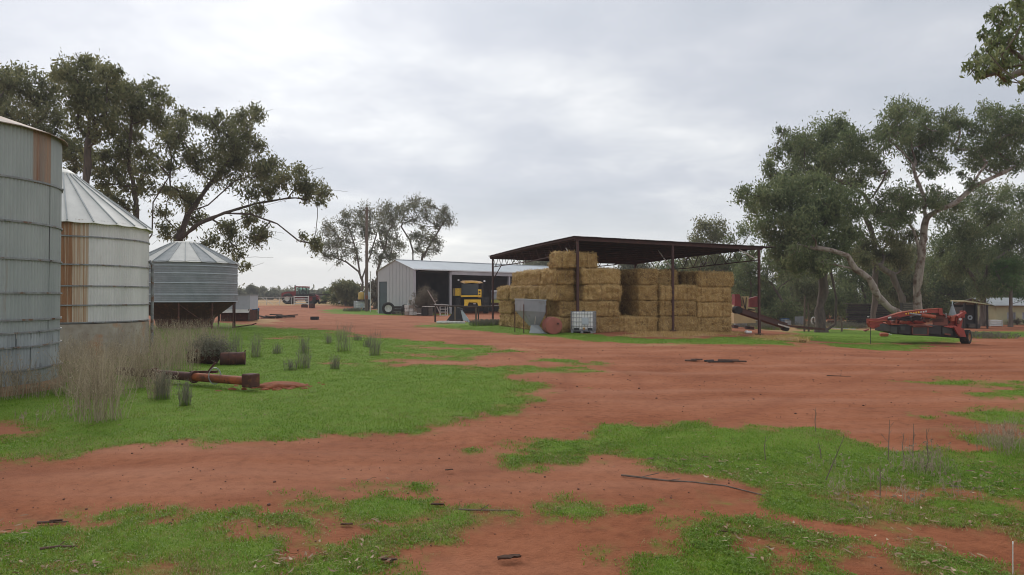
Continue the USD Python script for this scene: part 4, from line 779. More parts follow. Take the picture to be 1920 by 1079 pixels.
# thin gums behind the machinery shed
C1 = [(300, 370, 50), (250, 450, 55), (350, 440, 50), (400, 350, 45), (450, 270, 50), (510, 250, 45), (330, 540, 55), (260, 560, 50), (240, 640, 45), (400, 560, 60), (470, 520, 60), (480, 430, 50), (550, 380, 60), (620, 300, 70), (640, 210, 55), (690, 260, 55), (620, 420, 60), (690, 400, 60), (640, 500, 60), (520, 610, 50), (420, 640, 50), (330, 660, 45), (380, 740, 35), (290, 690, 30), (560, 700, 40)]
tree('gum_tree', 'thin-crowned gum fanning out left of the pole behind the machinery shed', grounded(pl([(678, 590), (680, 530), (672, 510)], 108)), cl(C1, 5.138, 560, 5.138, 350, 108, 3.5, 5), leaf='leaf_grey', bark='bark_mid', seed=5, r0=.19, dens=62, L=.40, W=.12, tip=.026, deadtwigs=20, sig=.3,
     limbs_extra=[pl([(673, 510), (650, 492), (620, 480)], 108), pl([(676, 520), (668, 470), (655, 430), (648, 400)], 108), pl([(680, 520), (694, 480), (706, 440), (712, 410)], 108)])
C2 = [(790, 230, 60), (860, 220, 60), (930, 210, 45), (880, 290, 70), (800, 310, 60), (940, 290, 50), (830, 400, 60), (900, 380, 50), (780, 440, 50), (860, 480, 50), (930, 510, 45), (880, 570, 50), (960, 570, 40), (820, 570, 45), (1000, 580, 45), (760, 560, 45), (780, 690, 45), (850, 660, 45), (940, 650, 45), (700, 640, 45), (740, 720, 40), (890, 690, 40)]
tree('gum_tree', 'slender gum with red-brown stems just right of the wooden pole', grounded(pl([(712, 590), (708, 510), (722, 460)], 104)), cl(C2, 5.138, 560, 5.138, 350, 104, 3.5, 6), leaf='leaf_grey', bark='bark_mid', seed=6, r0=.19, dens=64, L=.40, W=.12, tip=.026, deadtwigs=15, sig=.3)
C3 = [(1080, 140, 45), (1160, 120, 50), (1230, 160, 50), (1130, 200, 50), (1220, 230, 55), (1290, 190, 40), (1050, 220, 45), (1010, 200, 40), (1010, 260, 35), (1070, 330, 45), (1150, 300, 45), (1250, 290, 50), (1400, 200, 40), (1420, 260, 50), (1480, 320, 45), (1380, 330, 55), (1350, 280, 40), (1430, 360, 45), (1330, 380, 40), (1180, 380, 45), (1100, 480, 45), (1200, 470, 60), (1280, 480, 55), (1170, 550, 55), (1250, 560, 55), (1300, 600, 45), (1360, 540, 35), (1230, 640, 45), (1150, 620, 30), (1310, 500, 40)]
tree('gum_tree', 'thin gum rising above the roof ridge of the machinery shed', grounded(pl([(790, 590), (790, 500), (794, 470), (800, 440)], 110)), cl(C3, 5.138, 560, 5.138, 350, 110, 3.5, 7), leaf='leaf_grey', bark='bark_mid', seed=7, r0=.19, dens=62, L=.40, W=.12, tip=.026, deadtwigs=20, sig=.3,
     limbs_extra=[pl([(776, 590), (774, 470), (768, 450), (752, 425)], 110), pl([(794, 480), (815, 445), (830, 420), (842, 405)], 110)])
# right-hand gums (drawn in a view enlarged 2.631 times from 1280, 150)
K = (2.631, 1280, 2.631, 150)
Ra = [(310, 560, 40), (380, 600, 55), (460, 560, 60), (540, 540, 60), (620, 560, 60), (450, 640, 70), (540, 640, 80), (640, 640, 80), (720, 600, 70), (800, 600, 60), (600, 720, 80), (700, 710, 80), (500, 720, 60), (430, 690, 50), (560, 800, 70), (660, 800, 60), (480, 790, 50), (780, 700, 60), (840, 660, 50), (760, 790, 60), (340, 640, 40), (420, 560, 45), (680, 540, 50), (480, 850, 50), (560, 880, 55), (650, 880, 55), (420, 780, 45), (840, 760, 50), (740, 860, 50), (500, 500, 40), (600, 510, 45), (560, 930, 32), (640, 925, 35), (500, 900, 35), (720, 900, 38), (760, 840, 40)]
tree('gum_tree', 'broad gum with a massive dark trunk between the hay shed and the red machine', grounded(pl([(1540, 640), (1545, 560), (1552, 500), (1545, 440), (1530, 400)], 58)), cl(Ra, *K, 58, 3.2, 8), leaf='leaf_green', bark='bark_dark', seed=8, r0=.46, dens=165,
     limbs_extra=[pl([(1566, 620), (1568, 560), (1556, 500)], 58.4), pl([(1548, 500), (1520, 455), (1480, 420), (1440, 395)], 58), pl([(1545, 480), (1500, 470), (1460, 450)], 58)])
Rb = [(520, 300, 40), (600, 290, 55), (680, 260, 55), (760, 240, 50), (800, 270, 50), (560, 360, 55), (640, 350, 70), (730, 330, 70), (820, 340, 60), (900, 300, 50), (600, 430, 60), (690, 400, 60), (780, 400, 60), (860, 400, 60), (930, 380, 50), (960, 290, 40), (440, 420, 35), (450, 360, 28), (430, 480, 35), (520, 460, 50), (880, 460, 50), (960, 450, 40), (850, 500, 40), (640, 480, 50), (730, 470, 50), (780, 520, 45), (560, 500, 45), (500, 250, 25)]
tree('gum_tree', 'domed gum crown standing high behind the dark-trunked gum', grounded(pl([(1640, 640), (1640, 460), (1615, 380), (1600, 330)], 66)), cl(Rb, *K, 66, 3.5, 9), leaf='leaf_green', bark='bark_mid', seed=9, r0=.24, dens=150, deadtwigs=25,
     limbs_extra=[pl([(1640, 400), (1620, 365), (1590, 345), (1550, 330)], 66), pl([(1630, 380), (1655, 340), (1665, 310)], 66)])
Rc = [(1080, 130, 45), (1020, 180, 45), (1150, 160, 45), (1060, 230, 60), (1140, 230, 60), (1210, 180, 40), (1300, 170, 40), (1370, 220, 40), (1240, 260, 50), (1100, 300, 60), (1180, 320, 60), (1020, 300, 50), (1280, 290, 50), (1340, 320, 40), (1140, 380, 50), (1250, 380, 45), (1210, 440, 36), (1320, 215, 40), (1280, 430, 26), (1000, 590, 60), (1090, 580, 60), (1180, 570, 60), (1260, 570, 45), (960, 640, 50), (1060, 640, 50), (1130, 620, 50), (1000, 700, 50), (1330, 600, 45), (1100, 690, 40),
      (1500, 160, 45), (1570, 180, 45), (1650, 190, 50), (1430, 260, 45), (1520, 260, 60), (1600, 240, 60), (1680, 260, 60), (1740, 220, 60), (1450, 340, 50), (1540, 340, 60), (1630, 330, 60), (1430, 400, 45), (1520, 420, 50), (1600, 400, 45), (1420, 510, 26), (1700, 380, 50), (1380, 470, 20)]
tree('gum_tree', 'tallest gum on the right, pale forked limbs carrying separate leafy crowns', grounded(pl([(1722, 640), (1722, 520), (1728, 460), (1738, 410), (1728, 360), (1715, 310)], 62)), cl(Rc, *K, 62, 2.6, 10), leaf='leaf_green', bark='bark_pale', seed=10, r0=.33, dens=150, tip=.022, deadtwigs=30,
     limbs_extra=[pl([(1726, 475), (1712, 430), (1690, 400), (1640, 370)], 62), pl([(1733, 410), (1758, 395, -1), (1790, 382, -1.5), (1815, 360, -1.8), (1830, 335, -2), (1850, 305, -2)], 62), pl([(1818, 355, -1.8), (1850, 338, -1.6), (1880, 325, -1.2)], 62)])
Re = [(1500, 570, 60), (1600, 550, 50), (1660, 600, 50), (1560, 640, 60), (1480, 660, 60), (1640, 690, 60), (1400, 700, 60), (1320, 660, 50), (1540, 730, 70), (1440, 760, 70), (1330, 740, 60), (1650, 780, 60), (1580, 830, 60), (1480, 850, 60), (1380, 860, 60), (1280, 820, 60), (1240, 900, 60), (1340, 950, 50), (1450, 930, 60), (1560, 920, 70), (1650, 900, 60), (1500, 1010, 50), (1720, 650, 60), (1720, 760, 60), (1740, 870, 60), (1400, 620, 40), (1300, 900, 50)]
tree('gum_tree', 'drooping gum at the right edge whose crown hangs over the verandah shed', grounded(pl([(1838, 625), (1842, 560), (1850, 500), (1862, 440)], 72)), cl(Re, *K, 72, 3.2, 11), leaf='leaf_green', bark='bark_mid', seed=11, r0=.3, dens=130,
     limbs_extra=[pl([(1842, 560), (1825, 520), (1800, 490)], 72), pl([(1850, 500), (1890, 470), (1915, 455)], 72)])
# pale leaning stem
lean = pl([(1692, 592), (1668, 578), (1645, 555), (1628, 523), (1602, 506), (1568, 497), (1540, 492)], 54); lean = np.vstack([[lean[0, 0] + .8, 54.2, float(zt(lean[0, 0], 54)) - .1], lean])
tree('leaning_gum', 'pale bare gum stem leaning left above the dark timber stack', lean, cl([(560, 850, 40), (620, 830, 40), (690, 900, 35), (640, 770, 40)], *K, 54, 1, 12), leaf='leaf_green', bark='bark_pale', seed=12, r0=.24, dens=150, tip=.03, limbs_extra=[pl([(1602, 506), (1590, 480), (1560, 470), (1530, 465)], 54)])
tree('broken_gum', 'grey gum with bent bare branches behind the red mower', grounded(pl([(1700, 615), (1690, 560), (1672, 515), (1640, 492)], 63)), cl([(840, 850, 45), (900, 800, 50), (980, 850, 45), (1010, 780, 50), (900, 900, 40), (1080, 860, 50), (1100, 780, 45)], *K, 63, 2, 13), leaf='leaf_olive', bark='bark_mid', seed=13, r0=.26, dens=200, tip=.03, deadtwigs=25)
# near tree whose branch hangs into the top right corner
Nn = [(660, 60, 70), (560, 120, 80), (470, 170, 60), (430, 140, 40), (350, 350, 45), (420, 390, 60), (500, 300, 90), (620, 200, 100), (700, 300, 100), (600, 400, 100), (480, 470, 90), (380, 520, 70), (260, 590, 60), (220, 690, 70), (320, 660, 80), (420, 620, 90), (530, 560, 100), (640, 520, 110), (720, 620, 100), (600, 680, 90), (480, 740, 60), (520, 840, 45), (560, 800, 50), (370, 740, 50), (290, 760, 40), (740, 860, 40), (800, 100, 120), (820, 400, 120), (840, 640, 110), (760, 10, 80), (900, 200, 120), (900, 500, 120), (950, 760, 90)]
q = on(18.5, 17.5)
tree('gum_tree', 'near gum with only its leafy outer branch hanging into the top right corner', np.array([q - [0, 0, .1], q + [.1, 0, 3], q + [-.3, 0, 6], q + [-1, .2, 8.5]]), cl(Nn, 5.393, 1780, 5.393, 0, 16, 1.6, 14), leaf='leaf_green', bark='bark_mid', seed=14, r0=.13, dens=420, L=.16, W=.05, tip=.006, tufts=16, sig=.22, limbs_extra=[[q + [-.3, 0, 6], q + [-2.5, -.4, 6.9], q + [-5.2, -.9, 7.4], q + [-6.4, -1.1, 7.2]]], droop=1.1)
# background trees, each with its own crown
def auto(px, ytop, wpx, Y, seed, leaf, label, bark='bark_mid', dens=70, L=.42, low=.35, name='tree', group='background trees', ragged=.9, hb=None):
    rng = np.random.default_rng(seed); top = at(px, ytop, Y); b = on(top[0], Y); H = top[2] - b[2]; W = wpx / F * Y / 2; n = int(12 + 20 * min(1.6, W / 3.5)); c = []
    for k in range(n):
        a = rng.uniform(0, 2 * PI); rr = W * math.sqrt(rng.uniform(0, 1)); h = rng.uniform(low, 1); m = math.sin(min(1, (1.12 - h) / (1 - low) + .15) * PI / 2) * .95
        r = rng.uniform(.16, .30) * min(W * 1.3, H * .7); c.append([b[0] + rr * m * math.cos(a), Y + rr * m * math.sin(a), b[2] + h * (H - r * .7) + rng.normal(0, .1), r])
    c[0] = [b[0], Y, b[2] + H * .9, .22 * min(W * 1.3, H * .7)]
    w = rng.normal(0, .05, 3)
    return tree(name, label, np.array([[b[0], Y, b[2] - .1], [b[0] + H * w[0], Y, b[2] + H * .25], [b[0] + H * w[1], Y, b[2] + H * .55]]), c, leaf=leaf, bark=bark, seed=seed, r0=.018 * H + .05, dens=dens, fill=False, L=L * Y / 100, W=L * .36 * Y / 100, tip=.03 * Y / 100, tufts=8, sig=.3, group=group)
BG = [(1330, 410, 90, 92, 'leaf_olive', 'tall airy gum seen over the right end of the hay shed roof'), (1395, 412, 80, 88, 'leaf_green', 'leafy gum crown just behind the right corner of the hay shed roof'), (1300, 440, 60, 100, 'leaf_olive', 'low gum whose top peeps over the hay shed roof left of the taller ones'),
      (1185, 488, 90, 112, 'leaf_grey', 'distant olive tree seen between the hay stacks and the roof'), (1010, 486, 110, 140, 'leaf_grey', 'distant tree line crown over the machinery shed roof'), (1255, 490, 90, 105, 'leaf_green', 'green tree seen through the shed above the right stack'), (1335, 480, 90, 96, 'leaf_green', 'dense tree seen through the roof truss at the right of the hay shed'),
      (1405, 480, 80, 80, 'leaf_green', 'dark bushy tree behind the right post of the hay shed'), (1462, 470, 90, 78, 'leaf_green', 'dark bushy tree right of the hay shed, left of the massive trunk'), (1500, 500, 70, 84, 'leaf_olive', 'dense understorey tree beside the massive dark trunk'),
      (1610, 470, 110, 82, 'leaf_green', 'dense dark tree behind the timber stack'), (1680, 480, 100, 86, 'leaf_olive', 'dark tree behind the leaning pale stem'), (1760, 480, 100, 88, 'leaf_green', 'dark tree behind the red mower'), (1790, 470, 90, 95, 'leaf_olive', 'dark tree behind the verandah shed roof'),
      (1425, 520, 120, 90, 'leaf_green', 'low dense tree filling the gap behind the elevator'), (1560, 515, 130, 96, 'leaf_olive', 'low dense tree behind the massive trunk'), (1650, 520, 130, 100, 'leaf_green', 'low dense tree filling the gap behind the timber stack'), (1735, 525, 120, 104, 'leaf_olive', 'low dense tree far behind the drawbar of the red mower'), (1815, 530, 120, 106, 'leaf_green', 'low dense tree behind the open verandah shed'), (1500, 470, 100, 108, 'leaf_olive', 'tall dim tree seen between hay shed and massive trunk'), (1700, 460, 110, 112, 'leaf_olive', 'tall dim tree seen left of the pale forked gum'), (1830, 460, 120, 110, 'leaf_green', 'tall dim tree seen right of the pale forked gum'), (1350, 530, 120, 100, 'leaf_green', 'low dense tree behind the right hay stack'),
      (1870, 500, 110, 98, 'leaf_green', 'dark tree behind the cream house'), (1950, 470, 120, 92, 'leaf_green', 'dark tree beyond the right edge behind the house')]
for k, (px, yt, w, Y, lf, lab) in enumerate(BG): auto(px, yt, w, Y, 200 + k, lf, lab, dens=100 if px > 1380 else 75, low=(.02 if yt > 512 else .10) if px > 1345 else .3)
auto(1893, 482, 66, 70, 240, 'leaf_bright', 'bright green drooping tree in front of the house at the right edge', dens=190, L=.34, low=.42, group=None)
auto(648, 528, 80, 118, 250, 'leaf_olive', 'bushy tree left of the wooden pole behind the white-topped trailer', dens=110, low=.1, group=None); auto(622, 545, 50, 130, 251, 'leaf_green', 'small dark tree behind the white-topped trailer', dens=110, low=.1, group=None)
auto(706, 524, 50, 112, 252, 'leaf_brown', 'brownish bush at the foot of the wooden pole', dens=120, low=.05, name='bush', group=None)
for k, (px, yt, w, Y) in enumerate([(448, 543, 26, 230), (472, 536, 30, 240), (492, 540, 22, 260), (512, 542, 36, 250), (540, 544, 30, 270), (606, 543, 40, 260), (585, 545, 34, 280), (428, 545, 30, 260), (560, 546, 30, 300), (640, 541, 30, 300)]):
    auto(px, yt, w, Y, 300 + k, 'leaf_grey', ['small tree on the skyline just right of the raised silo', 'feathery tree on the skyline right of the raised silo', 'thin tree on the skyline between silo and red tractor', 'wide low tree on the skyline left of the red tractor', 'skyline tree just behind the nose of the red tractor', 'skyline tree between red tractor and white-topped trailer', 'low skyline tree behind the rear of the red tractor', 'skyline tree half hidden by the raised silo', 'low skyline tree behind the tractor cab', 'skyline tree behind the bushy tree left of the pole'][k], dens=60, L=.34, low=.15, group='trees on the skyline')
# far-off scrub along the horizon, one mass
rf = np.random.default_rng(77); n = 900; a = np.radians(rf.uniform(-46, 46, n)); r = rf.uniform(300, 520, n); x, y = r * np.sin(a), r * np.cos(a); hh = 2.6 + 4 * nz(x, y, .012, 4, 3) ** 2; z = zt(x, y)
cs = np.stack([x, y, z + hh * rf.uniform(.25, .8, n)], -1); V, f, tone = leaves(rf, cs, np.full(n, 60), hh * .34, 1.7, .9, .7, 0)
b = MB().add(V, f); b.build('distant_scrub', 'leaf_grey', label='far-off belt of grey-green scrub along the horizon', cat='scrub', kind='stuff', extra={'tone': tone})
# ---------------------------------------------------------------- wheels and tyres
def wheel(par, c, axis, R, W, rim='tan_rim', rimr=.55, lugs=18, nm='wheel'):
    """tyre with tread lugs (part), rim and hub as sub-parts"""
    d, a, b = frame(axis); d = np.asarray(axis, float) / np.linalg.norm(axis); h = W / 2
    t = MB(); t.lathe([(R * rimr, -h * .85), (R * .72, -h), (R * .90, -h * .96), (R * .97, -h * .7), (R * .985, 0), (R * .97, h * .7), (R * .90, h * .96), (R * .72, h), (R * rimr, h * .85), (R * rimr, -h * .85)], c, d, 28)
    for k in range(lugs):
        g = k * 2 * PI / lugs; e = np.cos(g) * a + np.sin(g) * b; e2 = np.cos(g + .16) * a + np.sin(g + .16) * b
        for s_ in (-1, 1): t.bar(np.asarray(c) + e * R * .975 + d * s_ * h * .08, np.asarray(c) + e2 * R * .965 + d * s_ * h * .9, .035 * R / .4, .05 * R / .4, up=e)
    tp = t.build(nm, 'rubber', par, smooth=40)
    MB().lathe([(R * rimr, -h * .85), (R * rimr * .95, -h * .6), (R * rimr * .6, -h * .45), (R * .16, -h * .35), (0, -h * .35), (0, h * .35), (R * .16, h * .35), (R * rimr * .6, h * .45), (R * rimr * .95, h * .6), (R * rimr, h * .85)], c, d, 24).build('rim', rim, tp, smooth=40)
    MB().lathe([(0, -h * .6), (R * .14, -h * .55), (R * .16, 0), (R * .14, h * .55), (0, h * .6)], c, d, 14).build('hub', rim, tp, smooth=40); return tp
# ---------------------------------------------------------------- red mower-conditioner
MY = 36.0
def mw(px, py, dy=0.0): p = at(px, py, MY); return p + np.array([0, dy, 0])
gz0 = float(zt(mw(1790, 640)[0], MY)); mo = thing('mower_conditioner', 'faded red trailed mower with an arched drawbar and one tan-rimmed wheel', 'mower', (mw(1740, 640)[0], MY, gz0))
def flat(par, nm, m, pts, dy, depth, **k): return MB().prism([(p[0], p[1]) for p in [(mw(*q)[0], mw(*q)[2]) for q in pts]], (0, MY + dy, 0), (1, 0, 0), (0, 0, 1), depth).build(nm, m, par, **k)
# cutter bed with curtains
flat(mo, 'cutter_bed', 'mower_dark', [(1669, 611), (1780, 611), (1800, 616), (1804, 633), (1700, 629), (1669, 622)], .75, 1.5)
for k, (x0, x1, m) in enumerate([(1669, 1681, 'mower_curtain'), (1683, 1706, 'mower_dark'), (1739, 1763, 'mower_dark'), (1765, 1784, 'mower_curtain')]):
    flat(mo, 'curtain', m, [(x0, 613), (x1, 613), (x1, 626 + k), (x0, 624 + k)], -.05 - .01 * k, .03)
cf = flat(mo, 'side_curtain', 'mower_curtain', [(1709, 613), (1736, 613), (1736, 627), (1709, 626)], -.10, .03)
for q in ([(1707, 612), (1738, 612), (1738, 614), (1707, 614)], [(1707, 626), (1738, 627.5), (1738, 629), (1707, 628)], [(1707, 612), (1709, 612), (1709, 628), (1707, 628)], [(1736, 612), (1738, 612), (1738, 628), (1736, 628)]): flat(cf, 'frame_bar', 'mower_panel', q, -.12, .06)
flat(mo, 'skid_bar', 'mower_dark', [(1672, 622), (1806, 632), (1806, 635), (1672, 626)], .2, .3)
# decks on top
MB().hull([mw(1671, 607.5), mw(1690, 606, 1.3), mw(1686, 608), mw(1688, 609.5), mw(1671, 610), mw(1672, 606, 1.3)]).build('deck_panel', 'mower_orange', mo)
MB().hull([mw(1710, 612, -.15), mw(1746, 612, -.15), mw(1716, 608, 1.2), mw(1748, 606, 1.2), mw(1712, 613, -.15), mw(1744, 613, -.15)]).build('deck_panel', 'mower_orange', mo)
MB().hull([mw(1766, 612, -.15), mw(1788, 611, -.15), mw(1800, 617, -.2), mw(1770, 608, 1.2), mw(1796, 609, 1.2), mw(1768, 613, -.15), mw(1800, 618.5, -.2), mw(1808, 616, 1.2)]).build('deck_panel', 'mower_red', mo)
flat(mo, 'rear_beam', 'mower_red', [(1688, 603), (1750, 600), (1750, 607), (1688, 610)], .9, .5)
flat(mo, 'conditioner_box', 'mower_dark', [(1692, 594), (1748, 592), (1748, 604), (1692, 606)], 1.1, .8)
# end shield and wheel arm
es = flat(mo, 'end_shield', 'mower_red', [(1781, 613), (1786, 612), (1799, 616), (1804, 632), (1792, 631), (1786, 622)], -.28, .12)
flat(mo, 'wheel_arm', 'mower_red', [(1795, 592), (1808, 588), (1809, 600), (1805, 618), (1806, 632), (1801, 632), (1799, 612), (1796, 606)], .25, .2)
MB().bar(mw(1797, 595, .1), mw(1812, 585.5, .1), .16, .14).build('fold_arm', 'mower_red', mo); MB().bar(mw(1809, 583, .2), mw(1809, 596, .2), .14, .2).build('lug', 'mower_red', mo)
flat(mo, 'frame_plate', 'mower_red', [(1776, 595), (1797, 594), (1797, 611), (1776, 611)], .5, .35); MB().cyl(mw(1784, 604, .32), mw(1784, 604, .25), .10, 16).build('pivot', 'mower_dark', mo)
MB().bar(mw(1779, 594, .2), mw(1800, 594, .2), .14, .09).build('crossbar', 'mower_orange', mo); MB().cyl(mw(1802, 599, .12), mw(1802, 599, .05), .07, 12).build('reflector', 'aged_white', mo)
wc = mw(1813, 634, 0.1); wc[2] = gz0 + .345; wheel(mo, wc, (.66, -.75, 0), .345, .40, lugs=20)
MB().cyl(wc - [.5, -.5, 0], wc, .06, 10).build('axle', 'mower_dark', mo)
# shield panel over the gearbox
pn = flat(mo, 'gearbox_shield', 'mower_panel', [(1749, 590), (1778, 590), (1778, 611), (1751, 610)], .05, .08)
flat(pn, 'shield_rim', 'timber_grey', [(1748, 589), (1778, 589), (1778, 590.5), (1748, 590.5)], .03, .14)
# arched drawbar
def arch(off, hgt, nm, m, w, z0=0):
    P = [(1629, 601), (1648, 597.5), (1668, 592), (1688, 586), (1712, 582.5), (1735, 580.5), (1757, 578.8)]; b = MB()
    top = [mw(x, y + off) for x, y in P]; bot = [mw(x, y + off + h) for (x, y), h in zip(P, hgt)]
    for k in range(len(P) - 1): b.hull([p + [0, s * w / 2 + z0, 0] for p in (top[k], top[k + 1], bot[k], bot[k + 1]) for s in (-1, 1)])
    return b.build(nm, m, mo)
db = arch(0, [7, 6, 7.5, 8.5, 8, 7, 8], 'drawbar', 'mower_red', .30)
flat(db, 'top_cap', 'mower_orange', [(1668, 591.5), (1688, 585.5), (1712, 582), (1735, 580), (1757, 578.3), (1757, 579.2), (1735, 581.2), (1712, 583.2), (1688, 587)], 0, .34)
for k, x in enumerate(np.linspace(1696, 1733, 9)):       # worn lettering along the drawbar
    y = 586.5 - (x - 1696) * .115; c = mw(x, y + 2, -.155)
    MB().box(c, (.075, .012, .085 if k % 3 else .06), ry=-.1, bevel=.004).build('worn_letter', 'harvester_yellow' if k < 6 else 'aged_white', db)
MB().box(mw(1665, 596, -.16), (.16, .02, .10), ry=-.2).build('decal', 'aged_white', db)
flat(mo, 'drawbar_end', 'mower_red', [(1756, 578), (1763, 578), (1764, 592), (1757, 590)], 0, .36)
cyl_ = MB().cyl(mw(1722, 591, -.25), mw(1748, 594, -.25), .09, 12).build('hydraulic_ram', 'mower_orange', mo, smooth=40); MB().cyl(mw(1700, 588, -.25), mw(1722, 591, -.25), .04, 8).build('ram_rod', 'cage_steel', cyl_)
MB().tube([mw(1680, 600, -.1), mw(1700, 596, -.2), mw(1716, 600, -.2), mw(1735, 597, -.2), mw(1750, 600, -.1)], .022, 5).build('hose', 'rubber', mo)
for k, (a_, b_, r_) in enumerate([((1690, 588), (1702, 605), .02), ((1712, 585), (1726, 606), .018), ((1735, 584), (1733, 600), .025), ((1742, 583), (1752, 592), .03), ((1684, 590), (1718, 607), .016), ((1756, 584), (1780, 596), .025), ((1770, 588), (1772, 596), .03), ((1676, 594), (1676, 607), .025)]): MB().tube([mw(*a_, .2 - .06 * k), mw(*b_, .5 - .1 * k)], r_, 6).build('rod', ['mower_dark', 'mower_red', 'cage_steel', 'mower_orange'][k % 4], mo)
for k, (x, y, w, h, m) in enumerate([(1697, 604, .34, .12, 'mower_orange'), (1725, 603, .5, .10, 'mower_red'), (1716, 598, .16, .2, 'mower_dark'), (1740, 599, .2, .26, 'mower_panel'), (1681, 604, .22, .14, 'mower_panel'), (1768, 606, .3, .2, 'mower_orange'), (1788, 598, .18, .26, 'mower_orange'), (1800, 604, .14, .2, 'mower_panel')]): MB().box(mw(x, y, .15 + .05 * (k % 3)), (w, .25, h), ry=rs.normal(0, .12), bevel=.02).build('bracket', m, mo)
for k in range(3): MB().tube([mw(1660, 598 + k, -.2), mw(1678, 594 + k * 2, -.25), mw(1692, 600 + k, -.22), mw(1712, 596 + 2 * k, -.22), mw(1730, 604 - k, -.2)], .014, 5).build('hose', 'rubber', mo)
MB().box(mw(1760, 601, .0), (.5, .012, .16), bevel=.004).build('rust_patch', 'dark_rust', pn); MB().box(mw(1690, 616, -.13), (.22, .012, .2), ry=.1, bevel=.004).build('torn_flap', 'mower_curtain', mo); MB().box(mw(1774, 627, -.13), (.3, .02, .08), ry=.15).build('torn_flap', 'mower_panel', mo)
# hitch end
flat(mo, 'hitch_frame', 'mower_red', [(1626, 598), (1650, 598), (1654, 606), (1640, 611), (1636, 616), (1630, 614), (1626, 606)], 0, .2)
MB().tube([mw(1626, 602, -.15), mw(1640, 603, -.15), mw(1662, 601, -.15)], .025, 5).build('drive_shaft', 'mower_orange', mo)
flat(mo, 'hitch_link', 'mower_red', [(1632, 608), (1648, 606), (1652, 612), (1640, 617), (1633, 614)], .15, .14)
MB().tube([mw(1631, 614, -.05), (mw(1631, 640)[0], MY - .05, gz0)], .018, 5).build('stand_leg', 'mower_dark', mo); MB().cyl(mw(1626, 595, -.1), mw(1626, 593.4, -.1), .05, 8).build('cap', 'aged_white', mo)
MB().bar(mw(1662, 600, .1), mw(1671, 608, .1), .12, .14).build('strut', 'mower_red', mo); MB().bar(mw(1693, 588, .2), mw(1690, 608, .4), .14, .12).build('strut', 'mower_red', mo)
p = gp(1624, 622); MB().box(p + [0, 0, .18], (.36, .22, .10), rz=.3, ry=-.25, bevel=.02)
hb = thing('red_casting', 'small red steel foot lying under the mower hitch', 'steel part', p); MB().box(p + [0, 0, .12], (.40, .24, .10), ry=-.25, bevel=.02).build('plate', 'mower_red', hb); MB().box(p + [-.05, 0, .03], (.12, .12, .14)).build('block', 'mower_dark', hb)
p = gp(1659, 632); oc = thing('orange_guard', 'orange steel guard lying on the grass in front of the mower', 'guard', p); MB().box(p + [-.05, 0, .14], (.48, .22, .20), rx=.3, bevel=.03).build('shell', 'mower_orange', oc); MB().tube([p + [.15, 0, .2], p + [.38, -.05, .13]], .025, 5).build('spigot', 'aged_white', oc)
# ---------------------------------------------------------------- bulk water container (cage, tank, pallet)
def ibc_proto():
    pr = proto('bulk_container'); B = lambda: MB()
    b = B(); [b.box((x, 0, .05), (.12, 1.0, .1)) for x in (-.52, 0, .52)]; [b.box((0, y, .125), (1.18, .14, .04)) for y in (-.42, 0, .42)]; b.build('pallet', 'cage_steel', pr, local=True)
    tk = B().box((0, 0, .655), (1.12, .94, .99), bevel=.09).build('tank', 'white_plastic', pr, smooth=50, local=True)
    B().lathe([(0, 1.2), (.09, 1.19), (.1, 1.14), (0, 1.14)], (0, 0, 0)).build('lid', 'black_plastic', tk, local=True)
    for z in (.17, .38, .60, .82, 1.02, 1.14): b = B(); b.tube([(-.59, -.49, z), (.59, -.49, z), (.59, .49, z), (-.59, .49, z), (-.59, -.49, z)], .014, 5); b.build('cage_hoop', 'cage_steel', pr, local=True)
    for x in np.linspace(-.585, .585, 9):
        for y in (-.488, .488): B().tube([(x, y, .12), (x, y, 1.14)], .012, 5).build('cage_bar', 'cage_steel', pr, local=True)
    for y in np.linspace(-.36, .36, 6):
        for x in (-.588, .588): B().tube([(x, y, .12), (x, y, 1.14)], .012, 5).build('cage_bar', 'cage_steel', pr, local=True)
    for x in (-.3, .3): B().tube([(x, -.49, 1.14), (x, .49, 1.14)], .014, 5).build('top_bar', 'cage_steel', pr, local=True)
    B().box((.18, -.508, .64), (.36, .01, .36)).build('label_plate', 'plate_grey', pr, local=True)
    B().box((-.28, -.508, .22), (.26, .02, .13)).build('foot_panel', 'black_plastic', pr, local=True); B().box((.44, -.508, .22), (.24, .02, .13)).build('foot_panel', 'black_plastic', pr, local=True)
    v = B().cyl((.12, -.44, .23), (.12, -.56, .23), .055, 12).build('valve', 'tan_rim', pr, local=True); B().box((.12, -.57, .29), (.1, .03, .03)).build('valve_handle', 'harvester_yellow', v, local=True); return pr
IBC = ibc_proto(); p = gp(1096, 625.5)
copy(IBC, 'bulk_container', 'white caged water container on the grass before the left hay stack', 'water container', p + [0, .5, 0], rz=-.28)
p = gp(672, 582.5); copy(IBC, 'bulk_container', 'weathered white caged container left of the machinery shed below the poly tanks', 'water container', p + [0, .6, 0], rz=.5, scale=1.15)
p = gp(1862, 612); wp = thing('pallet_box', 'small white slatted box on the grass beside the verandah shed', 'box', p)
for z in (.12, .33, .54): MB().box(p + [0, 0, z], (1.35, .9, .17), bevel=.02).build('board', 'white_plastic', wp)
for x in (-.62, .62): MB().box(p + [x, -.46, .33], (.1, .03, .66)).build('corner_post', 'aged_white', wp)
